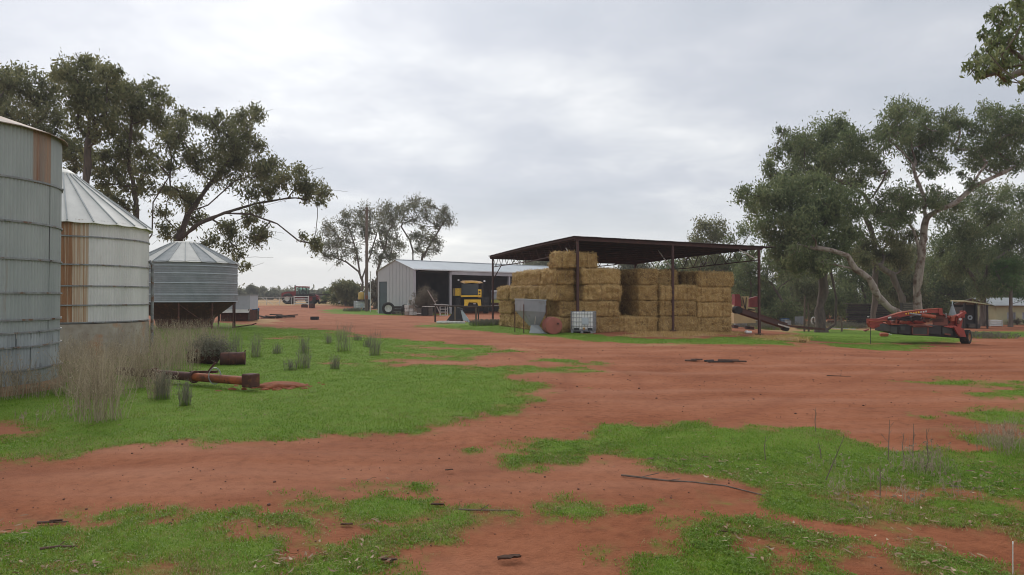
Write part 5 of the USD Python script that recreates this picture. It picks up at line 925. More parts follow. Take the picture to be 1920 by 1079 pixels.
# ---------------------------------------------------------------- grey feed hopper on legs
HY = gp(1005, 626)[1]
def hp_(px, py, dy=0): return at(px, py, HY) + np.array([0, dy, 0])
fh = thing('feed_hopper', 'grey steel feed hopper on thin legs in front of the hay bales', 'hopper', gp(1000, 626))
def loft(par, nm, m, top, bot):
    b = MB(); n = len(top); V = np.vstack([top, bot]); k = np.arange(n); k2 = (k + 1) % n
    b.add(V, np.vstack([quads(np.stack([k, k2, n + k2, n + k], 1)), [[0, 2, 1], [0, 3, 2], [n, n + 1, n + 2], [n, n + 2, n + 3]]])); return b.build(nm, m, par)
T0, T1 = hp_(982, 561.5), hp_(1024, 563.5); dpt = 1.3; sk = np.array([-.47, dpt, 0])
tp = [T0, T1, T1 + sk, T0 + sk]; md = [q - [0, 0, .62] for q in tp]
loft(fh, 'bin', 'hopper_grey', tp, md)
o0, o1 = hp_(996, 612, .35), hp_(1012, 612, .35); loft(fh, 'funnel', 'hopper_grey', md, [o0, o1, o1 + [-.1, .3, 0], o0 + [-.1, .3, 0]])
b = MB(); [b.bar(tp[k] + [0, 0, .01], tp[(k + 1) % 4] + [0, 0, .01], .05, .04) for k in range(4)]; b.build('rim', 'plate_grey', fh)
for q, s_ in zip(md, (1, 1, 1, 1)): MB().bar((q[0], q[1], float(zt(q[0], q[1])) - .05), q + [0, 0, .35], .05, .05).build('leg', 'dark_rust', fh)
MB().bar(hp_(1004, 594, -.02), hp_(1003, 609, .2), .035, .03).build('slide_rod', 'pale_rod', fh)
ch = MB().hull([hp_(996, 610, .3), hp_(1010, 610, .3), hp_(992, 627, .1), hp_(1012, 628, -.2), hp_(1014, 616, .3), hp_(996, 626, .7), hp_(1023, 626, -.3), hp_(1024, 624.5, .1)]).build('chute', 'roof_stripe_grey', fh)
MB().bar(hp_(1016, 622, -.3), hp_(1027, 627, -.35), .10, .05).build('chute_lip', 'plate_grey', ch)
# pale red drum lying beside it
p = gp(1035, 626.5) + [0, .1, .44]; d1 = np.array([-.12, .993, 0]); dr = thing('fuel_drum', 'faded red drum lying on its side between feed hopper and water container', 'drum', p - [0, 0, .44])
MB().lathe([(0, -.62), (.38, -.62), (.44, -.57), (.44, -.22), (.452, -.2), (.44, -.18), (.44, .18), (.452, .2), (.44, .22), (.44, .6), (.38, .64), (0, .64)], p, -d1, 28).build('barrel', 'pale_red', dr, smooth=35)
MB().cyl(p - d1 * .64 + [.2, 0, .12], p - d1 * .68 + [.2, 0, .12], .05, 10).build('bung', 'dark_rust', dr)
# ---------------------------------------------------------------- rusty auger pipe, soil heap, drum halves in the left grass
a0, a1 = gp(222, 712, .20), gp(462, 733, .20); ap = thing('auger_pipe', 'long rusty auger pipe lying in the grass near the silos', 'pipe', (a1[0], a1[1], a1[2] - .2)); dd = (a1 - a0) / np.linalg.norm(a1 - a0)
L = np.linalg.norm(a1 - a0)
MB().cyl(a0, a0 + dd * L * .62, .095, 14).build('tube', 'dark_rust', ap, smooth=40); MB().cyl(a0 + dd * L * .62, a1, .09, 14).build('tube', 'bright_rust', ap, smooth=40)
MB().box(a1 + dd * .12 + [0, 0, .02], (.26, .27, .27), rz=math.atan2(dd[1], dd[0]), bevel=.02).build('gear_box', 'dark_rust', ap)
for t in (.30, .62): MB().lathe([(.105, -.03), (.135, -.03), (.135, .03), (.105, .03)], a0 + dd * L * t, dd, 14).build('flange', 'dark_rust', ap)
g = np.linspace(0, 2 * PI, 20); c = a0 + dd * L * .78 + [0, -.05, .06]; MB().tube(np.stack([c[0] + .13 * np.cos(g), np.full(20, c[1]), c[2] + .17 * np.sin(g)], -1), .012, 5, cap=False).build('wire_loop', 'cage_steel', ap)
MB().bar(a0 + dd * L * .68 + [0, .2, .05], a0 + dd * L * .70 + [.1, .3, .3], .05, .04).build('bracket', 'dark_rust', ap); MB().bar(a0 + dd * L * .55 + [0, .25, .06], a0 + dd * L * .74 + [0, .35, .1], .07, .05).build('bracket', 'dark_rust', ap)
p = gp(525, 728); b = MB()
for k in range(60):
    q = rs.normal(0, 1, 2) * [.42, .25]; h = max(.02, .16 * math.exp(-(q[0] / .45) ** 2 - (q[1] / .3) ** 2)); b.rock((p[0] + q[0], p[1] + q[1], p[2] + h * .6), (rs.uniform(.04, .11), rs.uniform(.04, .09), rs.uniform(.03, .06)), k, 1, .4)
sp = thing('soil_heap', 'small heap of red crumbled soil at the end of the auger pipe', 'soil heap', p); m = MB().rock(p + [0, 0, -.03], (.62, .38, .17), 3, 3, .45); m.build('mound', 'soil_pile', sp, smooth=True); b.build('clods', 'soil_pile', sp, kind='stuff')
p = gp(432, 686) + [0, .18, .18]; ax = np.array([.96, .28, 0]); rdm = thing('rusty_drum', 'dark rusty steel drum lying in the grass right of the dry weeds', 'drum', p - [0, 0, .18])
MB().lathe([(0, -.33), (.17, -.33), (.19, -.31), (.185, -.1), (.195, -.09), (.185, -.08), (.185, .1), (.195, .11), (.185, .12), (.19, .31), (.205, .33), (.17, .33), (0, .30)], p, ax, 22).build('barrel', 'dark_rust', rdm, smooth=35); MB().bar(p + ax * .30 + [0, 0, .12], p + ax * .33 + [0, 0, .24], .04, .03).build('lug', 'dark_rust', rdm)
p = gp(372, 684) + [0, .3, .2]; rdm = thing('rusty_drum', 'dark rusty drum half buried under the bushy grey weed', 'drum', p - [0, 0, .2]); MB().lathe([(0, -.4), (.2, -.4), (.22, -.36), (.215, .36), (.2, .4), (0, .4)], p, (.97, -.2, 0), 20).build('barrel', 'dark_rust', rdm, smooth=35); MB().lathe([(.216, -.03), (.232, 0), (.216, .03)], p, (.97, -.2, 0), 20).build('rib', 'dark_rust', rdm)
p = gp(445, 616); pk = thing('steel_rod', 'dark steel rod lying by the leg of the raised silo', 'rod', p); MB().bar(p + [-.3, 0, .05], p + [.9, .3, .22], .06).build('bar', 'dark_rust', pk); MB().bar(p + [.75, .25, .18], p + [1.05, .36, .3], .10, .07).build('tip', 'dark_rust', pk)
# ---------------------------------------------------------------- red tractor and trailed tank beyond the gate
TY = 125.0; tz = float(zt(at(560, 572, TY)[0], TY))
def tq(px, py, dy=0): return at(px, py, TY) + np.array([0, dy, 0])
def tflat(par, nm, m, pts, dy, depth): return MB().prism([(tq(*q)[0], tq(*q)[2]) for q in pts], (0, TY + dy, 0), (1, 0, 0), (0, 0, 1), depth).build(nm, m, par)
tr = thing('red_tractor', 'big red articulated tractor with a tall cab behind the farm gate', 'tractor', (tq(560, 572)[0], TY, tz))
tflat(tr, 'bonnet', 'tractor_red', [(528, 550), (536, 547.5), (554, 546.5), (554, 556), (546, 560), (528, 559)], .6, 1.3)
tflat(tr, 'chassis', 'tractor_red', [(540, 556), (596, 555), (594, 563), (544, 564)], .6, 1.1)
tflat(tr, 'rear_body', 'tractor_red', [(575, 552), (592, 553), (598, 562), (580, 563)], .6, 1.4)
cb = tflat(tr, 'cab', 'mower_dark', [(555, 552), (575, 552), (575, 556), (555, 556)], .6, 1.8)
for x in (554.6, 563, 575):
    for dy in (-.25, 1.45): MB().bar(tq(x, 552.5, dy), tq(x, 538.5, dy), .14).build('pillar', 'mower_dark' if x > 556 else 'tractor_red', cb)
for x0, x1 in ((555.4, 562.4), (563.6, 574.4)):
    for dy in (-.25, 1.45): MB().bar(tq((x0 + x1) / 2, 552, dy), tq((x0 + x1) / 2, 539, dy), (x1 - x0) * TY / F, .03, up=(0, 1, 0)).build('window_pane', 'pane', cb)
MB().box(tq(567, 549, .6), (.6, .7, 1.0), bevel=.1).build('seat', 'mower_dark', cb)
tflat(tr, 'cab_roof', 'tractor_red', [(553.5, 537), (575.8, 537.3), (576, 540), (553.5, 539)], .6, 2.0)
MB().tube([tq(554, 548, -.2), tq(554, 534.8, -.2)], .11, 8).build('exhaust', 'mower_curtain', tr)
for x in (541, 583.5):
    for dy in (-.5, 1.7):
        c = tq(x, 565, dy); c[2] = tz + .92; wheel(tr, c, (0, -1, 0), .92, .75, 'aged_white' if x < 550 else 'tractor_red', .5, 20)
for x in (544, 584): MB().box(tq(x, 557, -.5), (1.7, .8, .08), bevel=.03).build('mudguard', 'tractor_red', tr)
MB().bar(tq(594, 561, .6), tq(598, 572, .6), .3, .3).build('tow_frame', 'mower_dark', tr)
tk = thing('tank_trailer', 'dark trailed sprayer with a pale ridged lid behind the red tractor', 'trailer', (tq(640, 572)[0], TY, tz))
tflat(tk, 'tank_body', 'timber_dark', [(617, 553), (650, 555), (656, 572), (640, 573), (626, 566)], .8, 1.8)
tflat(tk, 'lid', 'shed_white', [(621, 552.5), (630, 547.5), (641, 547.7), (648, 554)], .8, 2.0)
MB().bar(tq(592, 552, .3), tq(648, 554.5, .3), .12, .14).build('boom', 'timber_dark', tk); MB().bar(tq(598, 567, .8), tq(628, 563.5, .8), .18, .2).build('drawbar', 'timber_dark', tk)
for dy in (-.3, 1.8): c = tq(636.5, 569.5, dy); c[2] = tz + .52; wheel(tk, c, (0, -1, 0), .52, .4, 'aged_white', .6, 14)
# gate with wide white boards and rail fence
GY_ = 116.0; g0, g1 = at(551.5, 575, GY_), at(578.5, 575, GY_ - 1); gzb = float(zt(g0[0], GY_))
ga = thing('farm_gate', 'pale metal gate of four wide rails in front of the red tractor', 'gate', (g0[0], GY_, gzb))
for z in (.25, .62, 1.0, 1.38): MB().bar((g0[0], GY_, gzb + z), (g1[0], GY_ - 1, gzb + z), .05, .15).build('rail', 'aged_white', ga)
for q in (g0, g1): MB().bar((q[0], q[1], gzb - .1), (q[0], q[1], gzb + 1.5), .12).build('post', 'aged_white', ga)
fe = thing('wire_fence', 'low rail fence with braced pipe posts running left of the farm gate', 'fence', (g0[0] - 5, GY_, gzb))
fx = [at(x, 570, GY_)[0] for x in (478, 500, 524, 547)]
for x in fx: MB().bar((x, GY_, gzb - .2), (x, GY_, gzb + 1.25), .07).build('post', 'aged_white', fe)
MB().bar((fx[0], GY_, gzb + 1.25), (g0[0], GY_, gzb + 1.3), .07).build('rail', 'aged_white', fe)
MB().bar((fx[1] - .8, GY_, gzb + 1.2), (fx[1] + 1.0, GY_, gzb + .1), .06).build('brace', 'aged_white', fe); MB().bar((fx[2] + 1.2, GY_, gzb + 1.2), (fx[2] - .6, GY_, gzb + .1), .06).build('brace', 'aged_white', fe)
for z in (.4, .8): MB().tube([(fx[0], GY_, gzb + z), (fx[3], GY_, gzb + z)], .012, 4).build('wire', 'cage_steel', fe)
p = gp(571, 577); fb2 = thing('brick_block', 'dark red block on the ground under the farm gate', 'block', p); MB().box(p + [0, 0, .2], (.9, .5, .45), bevel=.04).build('block_body', 'dark_rust', fb2); MB().box(p + [0, 0, .46], (.7, .35, .06), bevel=.02).build('cap', 'timber_dark', fb2)
p = gp(585, 578); fb2 = thing('rust_drum', 'stubby rusty drum right of the farm gate', 'drum', p); MB().lathe([(0, 0), (.42, 0), (.44, .3), (.42, .62), (.36, .64), (.36, .58), (0, .58)], p, n=16).build('barrel', 'dark_rust', fb2, smooth=40); MB().lathe([(.43, .3), (.46, .32), (.43, .34)], p, n=16).build('rib', 'dark_rust', fb2)
# poly tanks on a stand, pole
PY_ = 100.0
def pq(px, py, dy=0): return at(px, py, PY_) + np.array([0, dy, 0])
zb = float(zt(pq(680, 575)[0], PY_)); st_ = thing('tank_stand', 'dark stand under the two poly tanks by the pole', 'stand', (pq(680, 575)[0], PY_, zb))
MB().box(pq(681, 562.6, .5), (1.9, 1.3, .12)).build('platform', 'timber_dark', st_)
for x in (671, 691):
    for dy in (0, 1.0): q = pq(x, 563, dy); MB().bar((q[0], q[1], zb - .1), q, .12).build('leg', 'timber_dark', st_)
for x, m, lab in ((676, 'yellow_tank', 'yellowed round poly tank on the stand beside the wooden pole'), (687.5, 'plate_grey', 'grey round poly tank on the stand at the foot of the wooden pole')):
    q = pq(x, 561.8, .5); tt = thing('poly_tank', lab, 'tank', q); MB().lathe([(0, 0), (.44, 0), (.45, .05), (.45, .8), (.40, .95), (.14, 1.08), (0, 1.08)], q, n=22).build('tank_shell', m, tt, smooth=45); MB().lathe([(0, 1.16), (.16, 1.14), (.16, 1.06), (0, 1.06)], q, n=14).build('lid', 'shed_white' if m == 'yellow_tank' else 'plate_grey', tt)
q = on(at(687, 560, 96)[0], 96); pole = thing('timber_pole', 'tall weathered wooden pole left of the machinery shed', 'pole', q); top = at(686, 389, 96)
MB().tube([q - [0, 0, .3], q + [0.02, 0, 6], (q[0] + .03, 96, top[2])], [.24, .21, .18], 12).build('shaft', 'pole_wood', pole, smooth=40); MB().bar((q[0] - .5, 95.8, top[2] - .5), (q[0] + .5, 95.8, top[2] - .5), .1, .1).build('crossarm', 'pole_wood', pole)
MB().box((q[0] + .1, 95.72, q[2] + 1.9), (.3, .2, .5), bevel=.02).build('meter_box', 'bright_rust', pole)
q = on(at(694.5, 560, 94)[0], 94); pipe = thing('vent_pipe', 'thin white pipe standing next to the wooden pole', 'pipe', q); t2 = at(694.5, 510, 94); MB().tube([q, (q[0], 94, t2[2])], .06, 8).build('shaft', 'aged_white', pipe); MB().cyl((q[0], 94, t2[2] - .1), (q[0], 94, t2[2] + .06), .09, 10).build('cap', 'aged_white', pipe)
# ---------------------------------------------------------------- yellow harvester and truck in the machinery shed
hc = np.array([(880 - 960) / F * 84.3, 84.3, float(zt(-5, 84)) + .02]); hv = thing('combine_harvester', 'yellow combine harvester parked nose out in the machinery shed', 'harvester', hc); SC = 84.3 / F
def hq(px, py, dy=0): return at(px, py, 84.3) + np.array([0, dy, 0])
def hflat(par, nm, m, pts, dy, depth): return MB().prism([(hq(*q)[0], hq(*q)[2]) for q in pts], (0, 84.3 + dy, 0), (1, 0, 0), (0, 0, 1), depth).build(nm, m, par)
hflat(hv, 'body', 'mower_dark', [(862, 530), (904, 530), (904, 578), (862, 578)], 2.6, 3.4)
rf_ = hflat(hv, 'cab_roof', 'harvester_cream', [(863, 529.3), (868, 526.8), (885, 526.4), (901, 527.8), (906, 531), (898, 532), (885, 531), (870, 532)], .3, 1.7)
hflat(rf_, 'roof_stripe', 'harvester_yellow', [(872, 528.4), (897, 529), (897, 530.6), (872, 530.4)], -.56, .04)
for x, y in ((860, 525.6), (908.5, 527.6)): MB().lathe([(0, -.02), (.11, -.02), (.12, .04), (.08, .12), (0, .14)], hq(x, y, -.3), (0, 1, 0), 14).build('work_lamp', 'lamp_white', rf_); MB().bar(hq(x, y, -.2), hq(865 if x < 880 else 903, 530, .1), .04).build('lamp_arm', 'mower_dark', rf_)
gl = hflat(hv, 'windscreen', 'glass_dark', [(867, 533), (897, 533), (897, 553), (867, 553)], -.28, .05)
for x in (866, 897.5): MB().bar(hq(x, 532, -.3), hq(x, 554, -.3), .10).build('pillar', 'mower_dark', gl)
sp_ = hflat(hv, 'side_panel', 'harvester_yellow', [(853.5, 541), (865, 541), (865, 555), (853.5, 555)], .1, .5)
hflat(hv, 'panel_return', 'cream_paint', [(849, 541), (853, 541), (853, 555), (849, 555)], .5, .8)
ld = hflat(hv, 'ladder', 'harvester_yellow', [(896.5, 543), (903, 543), (903, 558), (896.5, 558)], -.42, .06)
for y in (547.8, 553.2): hflat(ld, 'opening', 'mower_dark', [(898, y - 1.6), (901, y - 1.6), (901, y + 1.2), (898, y + 1.2)], -.46, .04)
hflat(hv, 'platform', 'harvester_yellow', [(865, 554), (902, 554), (902, 556.8), (865, 557.5)], -.5, .7)
hd = hflat(hv, 'feeder_house', 'harvester_yellow', [(872, 562), (902, 562), (903, 573.5), (897.5, 573.5), (896, 567.5), (880, 567), (878, 573.5), (871.5, 573.5)], -.9, .7)
hflat(hd, 'feeder_mouth', 'mower_dark', [(879, 567), (896.5, 567.5), (897.5, 574), (878, 574)], -.75, .1); hflat(hd, 'plate', 'lamp_white', [(888, 568.8), (893, 568.8), (893, 570.6), (888, 570.6)], -1.0, .04)
hflat(hv, 'front_axle', 'dark_rust', [(870, 574), (904, 574), (904, 578), (870, 578)], -.4, .5)
for x in (859.5, 911):
    c = hq(x, 575, -.1); c[2] = hc[2] + .95; wheel(hv, c, (1, 0, 0), .95, .62, 'tan_rim', .5, 22)
tc_ = np.array([(936 - 960) / F * 88.5, 88.5, float(zt(-1.6, 88)) + .02]); tv = thing('farm_truck', 'lime and red farm truck with a pale windscreen beside the harvester', 'truck', tc_)
def vq(px, py, dy=0): return at(px, py, 88.5) + np.array([0, dy, 0])
def vflat(par, nm, m, pts, dy, depth): return MB().prism([(vq(*q)[0], vq(*q)[2]) for q in pts], (0, 88.5 + dy, 0), (1, 0, 0), (0, 0, 1), depth).build(nm, m, par)
vflat(tv, 'cab', 'hopper_grey', [(921, 545), (943, 544), (944, 562), (921, 562)], .6, 1.2); vflat(tv, 'windscreen', 'plate_grey', [(923, 548.5), (937, 548), (938, 560.5), (922, 560.5)], -.03, .03); vflat(tv, 'sun_visor', 'shed_white', [(922, 544.5), (938, 544), (938, 548), (922, 548.4)], -.1, .2)
bn = vflat(tv, 'bonnet', 'truck_lime', [(921, 562), (944, 562), (945, 568), (921, 568)], .2, .8); vflat(tv, 'grille', 'dark_rust', [(922, 568), (944, 568), (944, 572), (922, 572)], -.05, .3); vflat(tv, 'bumper', 'aged_white', [(921, 572.5), (946, 572.5), (946, 575.5), (921, 575.5)], -.2, .2)
for x in (924.5, 942): MB().cyl(vq(x, 570, -.24), vq(x, 570, -.2), .09, 12).build('headlight', 'lamp_white', tv); c = vq(x, 580, .3); c[2] = tc_[2] + .42; wheel(tv, c, (1, 0, 0), .42, .26, 'aged_white', .6, 12)
# ---------------------------------------------------------------- yard clutter in front of the machinery shed
YD = 77.0
def tyre_thing(px, py, R, W, label, axis, fill=None):
    p = gp(px, py) + [0, 0, R * .97]; t = thing('old_tyre', label, 'tyre', p - [0, 0, R]); wheel(t, p, axis, R, W, 'aged_white' if fill else 'dark_rust', .62, 22, 'tyre')
    return t
p = gp(727, 589.8); t = thing('old_tyre', 'large tractor tyre with a white rim standing against the shed gable', 'tyre', p); wheel(t, p + [0, .3, .66], (.25, -1, 0), .68, .45, 'aged_white', .60, 22, 'tyre')
p = gp(758, 591.2); t = thing('old_tyre', 'black tyre leaning behind the pale stack of blocks', 'tyre', p); wheel(t, p + [0, .4, .55], (.9, -.4, 0), .56, .4, 'dark_rust', .62, 20, 'tyre')
p = gp(743, 590.6); t = thing('wooden_box', 'dark slatted wooden box between the two tyres', 'box', p)
for z in (.2, .5, .8): MB().box(p + [0, .3, z], (.95, .6, .27), bevel=.015).build('board', 'timber_dark', t)
p = gp(771, 592); t = thing('block_stack', 'stack of pale weathered concrete blocks beside the grey bush', 'blocks', p); W = 26 / F * p[1]
for r_ in range(3):
    for k in range(3): MB().box(p + [(k - 1) * W / 3 + (r_ % 2) * .03, .3, .21 + r_ * .36], (W / 3 - .03, .6, .34), rz=rs.normal(0, .04), bevel=.03).build('block', 'aged_white' if (r_ + k) % 3 else 'concrete', t)
p2 = p + [0, .3, 1.13]; t = thing('bent_stand', 'pale bent metal frame standing on the block stack', 'frame', p2)
MB().bar(p2 + [-.45, 0, 0], p2 + [-.15, 0, .85], .10, .06).build('side_bar', 'aged_white', t); MB().hull([p2 + q for q in ([-.05, 0, 0], [.35, 0, 0], [.3, 0, .75], [.08, 0, .9], [-.05, .1, 0], [.35, .1, 0], [.3, .1, .75], [.08, .1, .9])]).build('panel', 'aged_white', t)
p = gp(799, 592.5); t = thing('timber_box', 'old brown timber boxes beside the white yard panel', 'box', p)
for k, (x, w, h, m) in enumerate([(-.7, .5, .75, 'timber_grey'), (-.1, .55, .95, 'timber_dark'), (.45, .4, .85, 'timber_grey')]):
    MB().box(p + [x, .2, h / 2], (w, .5, h), rz=rs.normal(0, .1), bevel=.02).build('crate_side', m, t)
MB().box(p + [-.75, -.1, .25], (.5, .06, .09)).build('white_rail', 'aged_white', t); MB().box(p + [.25, -.08, .95], (1.3, .07, .09)).build('white_rail', 'aged_white', t)
p = gp(832, 593); t = thing('yard_panel', 'white pipe yard panel leaning before the shed opening', 'panel', p); w, h = .75, .98
for z in (.08, .40, .70, .98): MB().tube([p + [-w / 2, 0, z], p + [w / 2, .1, z]], .035, 6).build('rail', 'aged_white', t)
for x in (-w / 2, .15, w / 2): MB().tube([p + [x, 0, .0], p + [x, 0, 1.0]], .035, 6).build('post', 'aged_white', t)
MB().tube([p + [-1.0, .1, 1.15], p + [-.2, .1, 1.2], p + [.5, .1, 1.1], p + [.62, .1, .8]], .04, 6).build('bent_tube', 'aged_white', t)
a = at(802, 545, 73); b_ = gp(826, 592); t = thing('leaning_pole', 'pale thin pole leaning down across the dark shed opening', 'pole', b_); MB().tube([b_ + [0, 0, .1], (a + b_) / 2 + [.05, 0, .1], a], [.06, .05, .035], 6).build('shaft', 'pale_rod', t); MB().tube([(a + b_) / 2 + [.05, 0, .1], (a + b_) / 2 + [.3, 0, .3]], .03, 5).build('stub', 'pale_rod', t)
# brown rail fence before the harvester
t = thing('rail_fence', 'old brown rail on slim posts between the shed and the hay bales', 'fence', gp(893, 604)); yy = gp(893, 606)[1]
for px, pyb in ((816, 604), (853, 606), (892.5, 605), (897, 606), (941, 609)):
    q = gp(px, pyb); MB().bar(q - [0, 0, .1], (q[0], q[1], at(px, 575.5, q[1])[2]), .13 if px != 897 else .09).build('post', 'pole_wood' if px in (853, 892.5) else 'brown_post', t)
l, r_ = gp(806, 605), gp(966, 607); MB().tube([(l[0], l[1], at(806, 573, l[1])[2]), (at(880, 575, yy)[0], yy, at(880, 575.5, yy)[2]), (r_[0], r_[1], at(966, 574, r_[1])[2])], .055, 8).build('top_rail', 'brown_post', t)
# sheets and slabs at its foot
p = gp(862, 603); t = thing('sheet_heap', 'black steel sheets leaning in a wedge beside the rail fence', 'sheets', p); s_ = p[1] / F
MB().hull([p + np.array([x, y, z]) * [s_, 1, s_] for x, y, z in ((-26, 0, 0), (-6, .1, 26), (4, .2, 24), (6, 0, -2), (-26, .5, 0), (-6, .6, 26), (4, .6, 24), (6, .5, 0))]).build('sheet', 'black_plastic', t); MB().bar(p + [-.9, -.1, .06], p + [.1, -.1, .08], .05, .12).build('edge_bar', 'timber_grey', t)
p = gp(874, 605); t = thing('grey_sheet', 'pale grey steel sheet leaning on the black wedge of sheets', 'sheet', p)
MB().hull([p + np.array([x, y, z]) * [s_, 1, s_] for x, y, z in ((-10, .1, 22), (-7, .0, 22), (-1, -.1, 14), (10, -.5, -1), (-5, -.3, 4), (-10, .15, 22), (-1, -.06, 14), (10, -.46, -1))]).build('sheet_face', 'plate_grey', t); MB().bar(p + np.array([-10, .02, 22.2]) * [s_, 1, s_], p + np.array([-1, -.1, 14.2]) * [s_, 1, s_], .03, .04).build('folded_edge', 'hopper_grey', t)
p = gp(845, 607); t = thing('concrete_slab', 'pale cracked concrete slab lying at the foot of the black sheets', 'slab', p)
for k, (x, w) in enumerate(((-.55, .9), (.35, .85), (.9, .3))): MB().box(p + [x, 0, .10 - .02 * k], (w, .7, .16), rz=rs.normal(0, .06), ry=rs.normal(0, .03), bevel=.03).build('slab_piece', 'aged_white', t)
p = gp(710, 584.5); t = thing('white_plank', 'short white plank on the grass before the roller door', 'plank', p); MB().box(p + [0, 0, .05], (.55, .2, .05), bevel=.01).build('board', 'white_plastic', t); MB().box(p + [0, 0, .01], (.1, .18, .05)).build('cleat', 'aged_white', t)
# ---------------------------------------------------------------- right of the hay shed
a, b_ = at(1386, 583, 45), gp(1470, 607); b_ = at(1470, 611, 47)
t = thing('bale_elevator', 'long dark red elevator sloping down from the right hay stack', 'elevator', (b_[0], b_[1], float(zt(b_[0], b_[1]))))
MB().bar(a, b_, .55, .32).build('trough', 'shed_steel', t); MB().bar(a + [0, -.3, .17], b_ + [0, -.3, .17], .05, .06).build('side_rail', 'dark_rust', t); MB().bar(at(1444, 604, 46.2), at(1480, 614.5, 46.6), .06, .09).build('pale_strip', 'pale_rod', t)
MB().bar(b_, at(1545, 618, 48), .22, .14).build('drawbar', 'dark_rust', t); MB().cyl(a + [-.15, -.35, .05], a + [-.15, .35, .05], .24, 14).build('head_roller', 'mower_dark', t)
q = a + (b_ - a) * .45; MB().bar((q[0], q[1], float(zt(q[0], q[1]))), q, .1).build('prop', 'shed_steel', t)
MB().cyl(at(1472, 616, 46.9) + [0, -.3, 0], at(1472, 616, 46.9) + [0, .3, 0], .18, 14).build('wheel', 'rubber', t)
YH = 60.0; rh = thing('red_header', 'old red and cream harvest machine half hidden behind the right hay stack', 'harvester', on(at(1400, 600, YH)[0], YH))
def rq(px, py, dy=0): return at(px, py, YH) + np.array([0, dy, 0])
def rflat(nm, m, pts, dy, depth, par=None): return MB().prism([(rq(*q)[0], rq(*q)[2]) for q in pts], (0, YH + dy, 0), (1, 0, 0), (0, 0, 1), depth).build(nm, m, par or rh)
rflat('body', 'cream_paint', [(1376, 572), (1416, 578), (1417, 606), (1376, 607)], .8, 1.6); rflat('hood', 'tractor_red', [(1377, 552), (1386, 552), (1389, 564), (1389, 580), (1377, 580)], .3, .8); rflat('chute', 'cream_paint', [(1391, 556), (1403, 556), (1401, 580), (1394, 580)], 0, .3)
rflat('red_panel', 'tractor_red', [(1405, 560), (1421, 556), (1424, 566), (1421, 576), (1405, 576)], .3, .6); rflat('slot', 'mower_dark', [(1402, 579), (1415, 581), (1415, 583), (1402, 582)], -.02, .06)
for x in (1392, 1399): MB().bar(rq(x - 1, 558, -.2), rq(1396, 582, -.2), .06).build('rod', 'timber_dark', rh)
for x in (1381, 1411): MB().box((rq(x, 600, .8)[0], YH + .8, float(zt(rq(x, 600)[0], YH)) + .12), (.35, 1.4, .24)).build('skid', 'dark_rust', rh)
p = gp(1391, 614); t = thing('grey_tank', 'dull grey galvanised trough behind the right hay stack', 'trough', p); MB().box(p + [0, .4, .42], (1.1, .7, .84), bevel=.08).build('tank_body', 'hopper_grey', t, smooth=40); MB().box(p + [0, .4, .86], (1.14, .74, .05)).build('rim', 'plate_grey', t)
p = gp(1416, 609); t = thing('white_trough', 'small white trough on legs behind the shed corner post', 'trough', p); MB().box(p + [0, .3, .62], (.75, .5, .45), bevel=.04).build('trough_body', 'aged_white', t)
for x in (-.3, .3): MB().bar(p + [x, .3, -.05], p + [x, .3, .42], .06).build('leg', 'timber_grey', t)
p = gp(1403, 626); t = thing('white_block', 'small white block lying at the right foot of the hay stack', 'block', p); MB().box(p + [0, 0, .09], (.42, .22, .15), rz=.2, bevel=.04).build('block_body', 'white_plastic', t); MB().box(p + [-.1, 0, .17], (.1, .12, .05), rz=.2).build('handle', 'white_plastic', t)
p = gp(1473, 609); t = thing('blue_bin', 'blue plastic bin with pale slats behind the elevator', 'bin', p); MB().box(p + [0, .3, .42], (.85, .6, .5), bevel=.04).build('bin_body', 'blue_plastic', t); [MB().box(p + [-.1, -.02, z], (.8, .04, .05)).build('slat', 'plate_grey', t) for z in (.38, .55)]
p = gp(1501, 610); t = thing('iron_sheet', 'upright piece of corrugated iron left of the massive trunk', 'sheet', p)
for k in range(6): MB().box(p + [-.42 + k * .17, .2, .45], (.10, .05, .9), bevel=.01).build('rib', 'hopper_grey', t)
MB().box(p + [0, .23, .45], (1.0, .02, .88)).build('panel', 'galvanised', t)
p = gp(1526, 612); t = thing('white_hoop', 'small white wheel rim leaning against the massive gum trunk', 'wheel rim', p); g = np.linspace(0, 2 * PI, 20); c = p + [.0, .1, .55]
MB().tube(np.stack([c[0] + .2 * np.cos(g), np.full(20, c[1]), c[2] + .34 * np.sin(g)], -1), .07, 7, cap=False).build('ring', 'aged_white', t, smooth=40); MB().bar(c + [0, 0, -.55], c + [0, 0, .34], .06).build('stake', 'timber_grey', t)
p = gp(1625, 612) + [0, 3, 0]; t = thing('sleeper_stack', 'long stack of dark old railway timbers behind the mower hitch', 'timber stack', p); Y0 = p[1]; x0, x1 = at(1588, 600, Y0)[0], at(1668, 600, Y0)[0]; zb = p[2]; top = at(1600, 571, Y0)[2]; n = 9; hh = (top - zb) / n
for k in range(n):
    for s in range(2): xa = x0 + (x1 - x0) * s / 2 + rs.normal(0, .12); MB().box((xa + (x1 - x0) / 4, Y0 + rs.normal(0, .06), zb + hh * (k + .5)), ((x1 - x0) / 2 - .05, .35, hh * .86), rz=rs.normal(0, .015), bevel=.02).build('sleeper', 'timber_dark', t)
MB().box(((x0 + x1) / 2 - .3, Y0 - .05, top + .04), ((x1 - x0) * 1.0, .5, .06), ry=.01).build('top_plank', 'timber_grey', t)
p = gp(1620, 611); t = thing('fallen_rails', 'grey weathered rails lying on the ground before the timber stack', 'rails', p)
for x, dx, z in ((-3.0, 3.6, .1), (-1.4, 3.2, .16), (-3.6, 2.2, .06)): MB().bar(p + [x, rs.normal(0, .3), z], p + [x + dx, rs.normal(0, .3), z + .06], .09).build('rail', 'timber_grey', t)
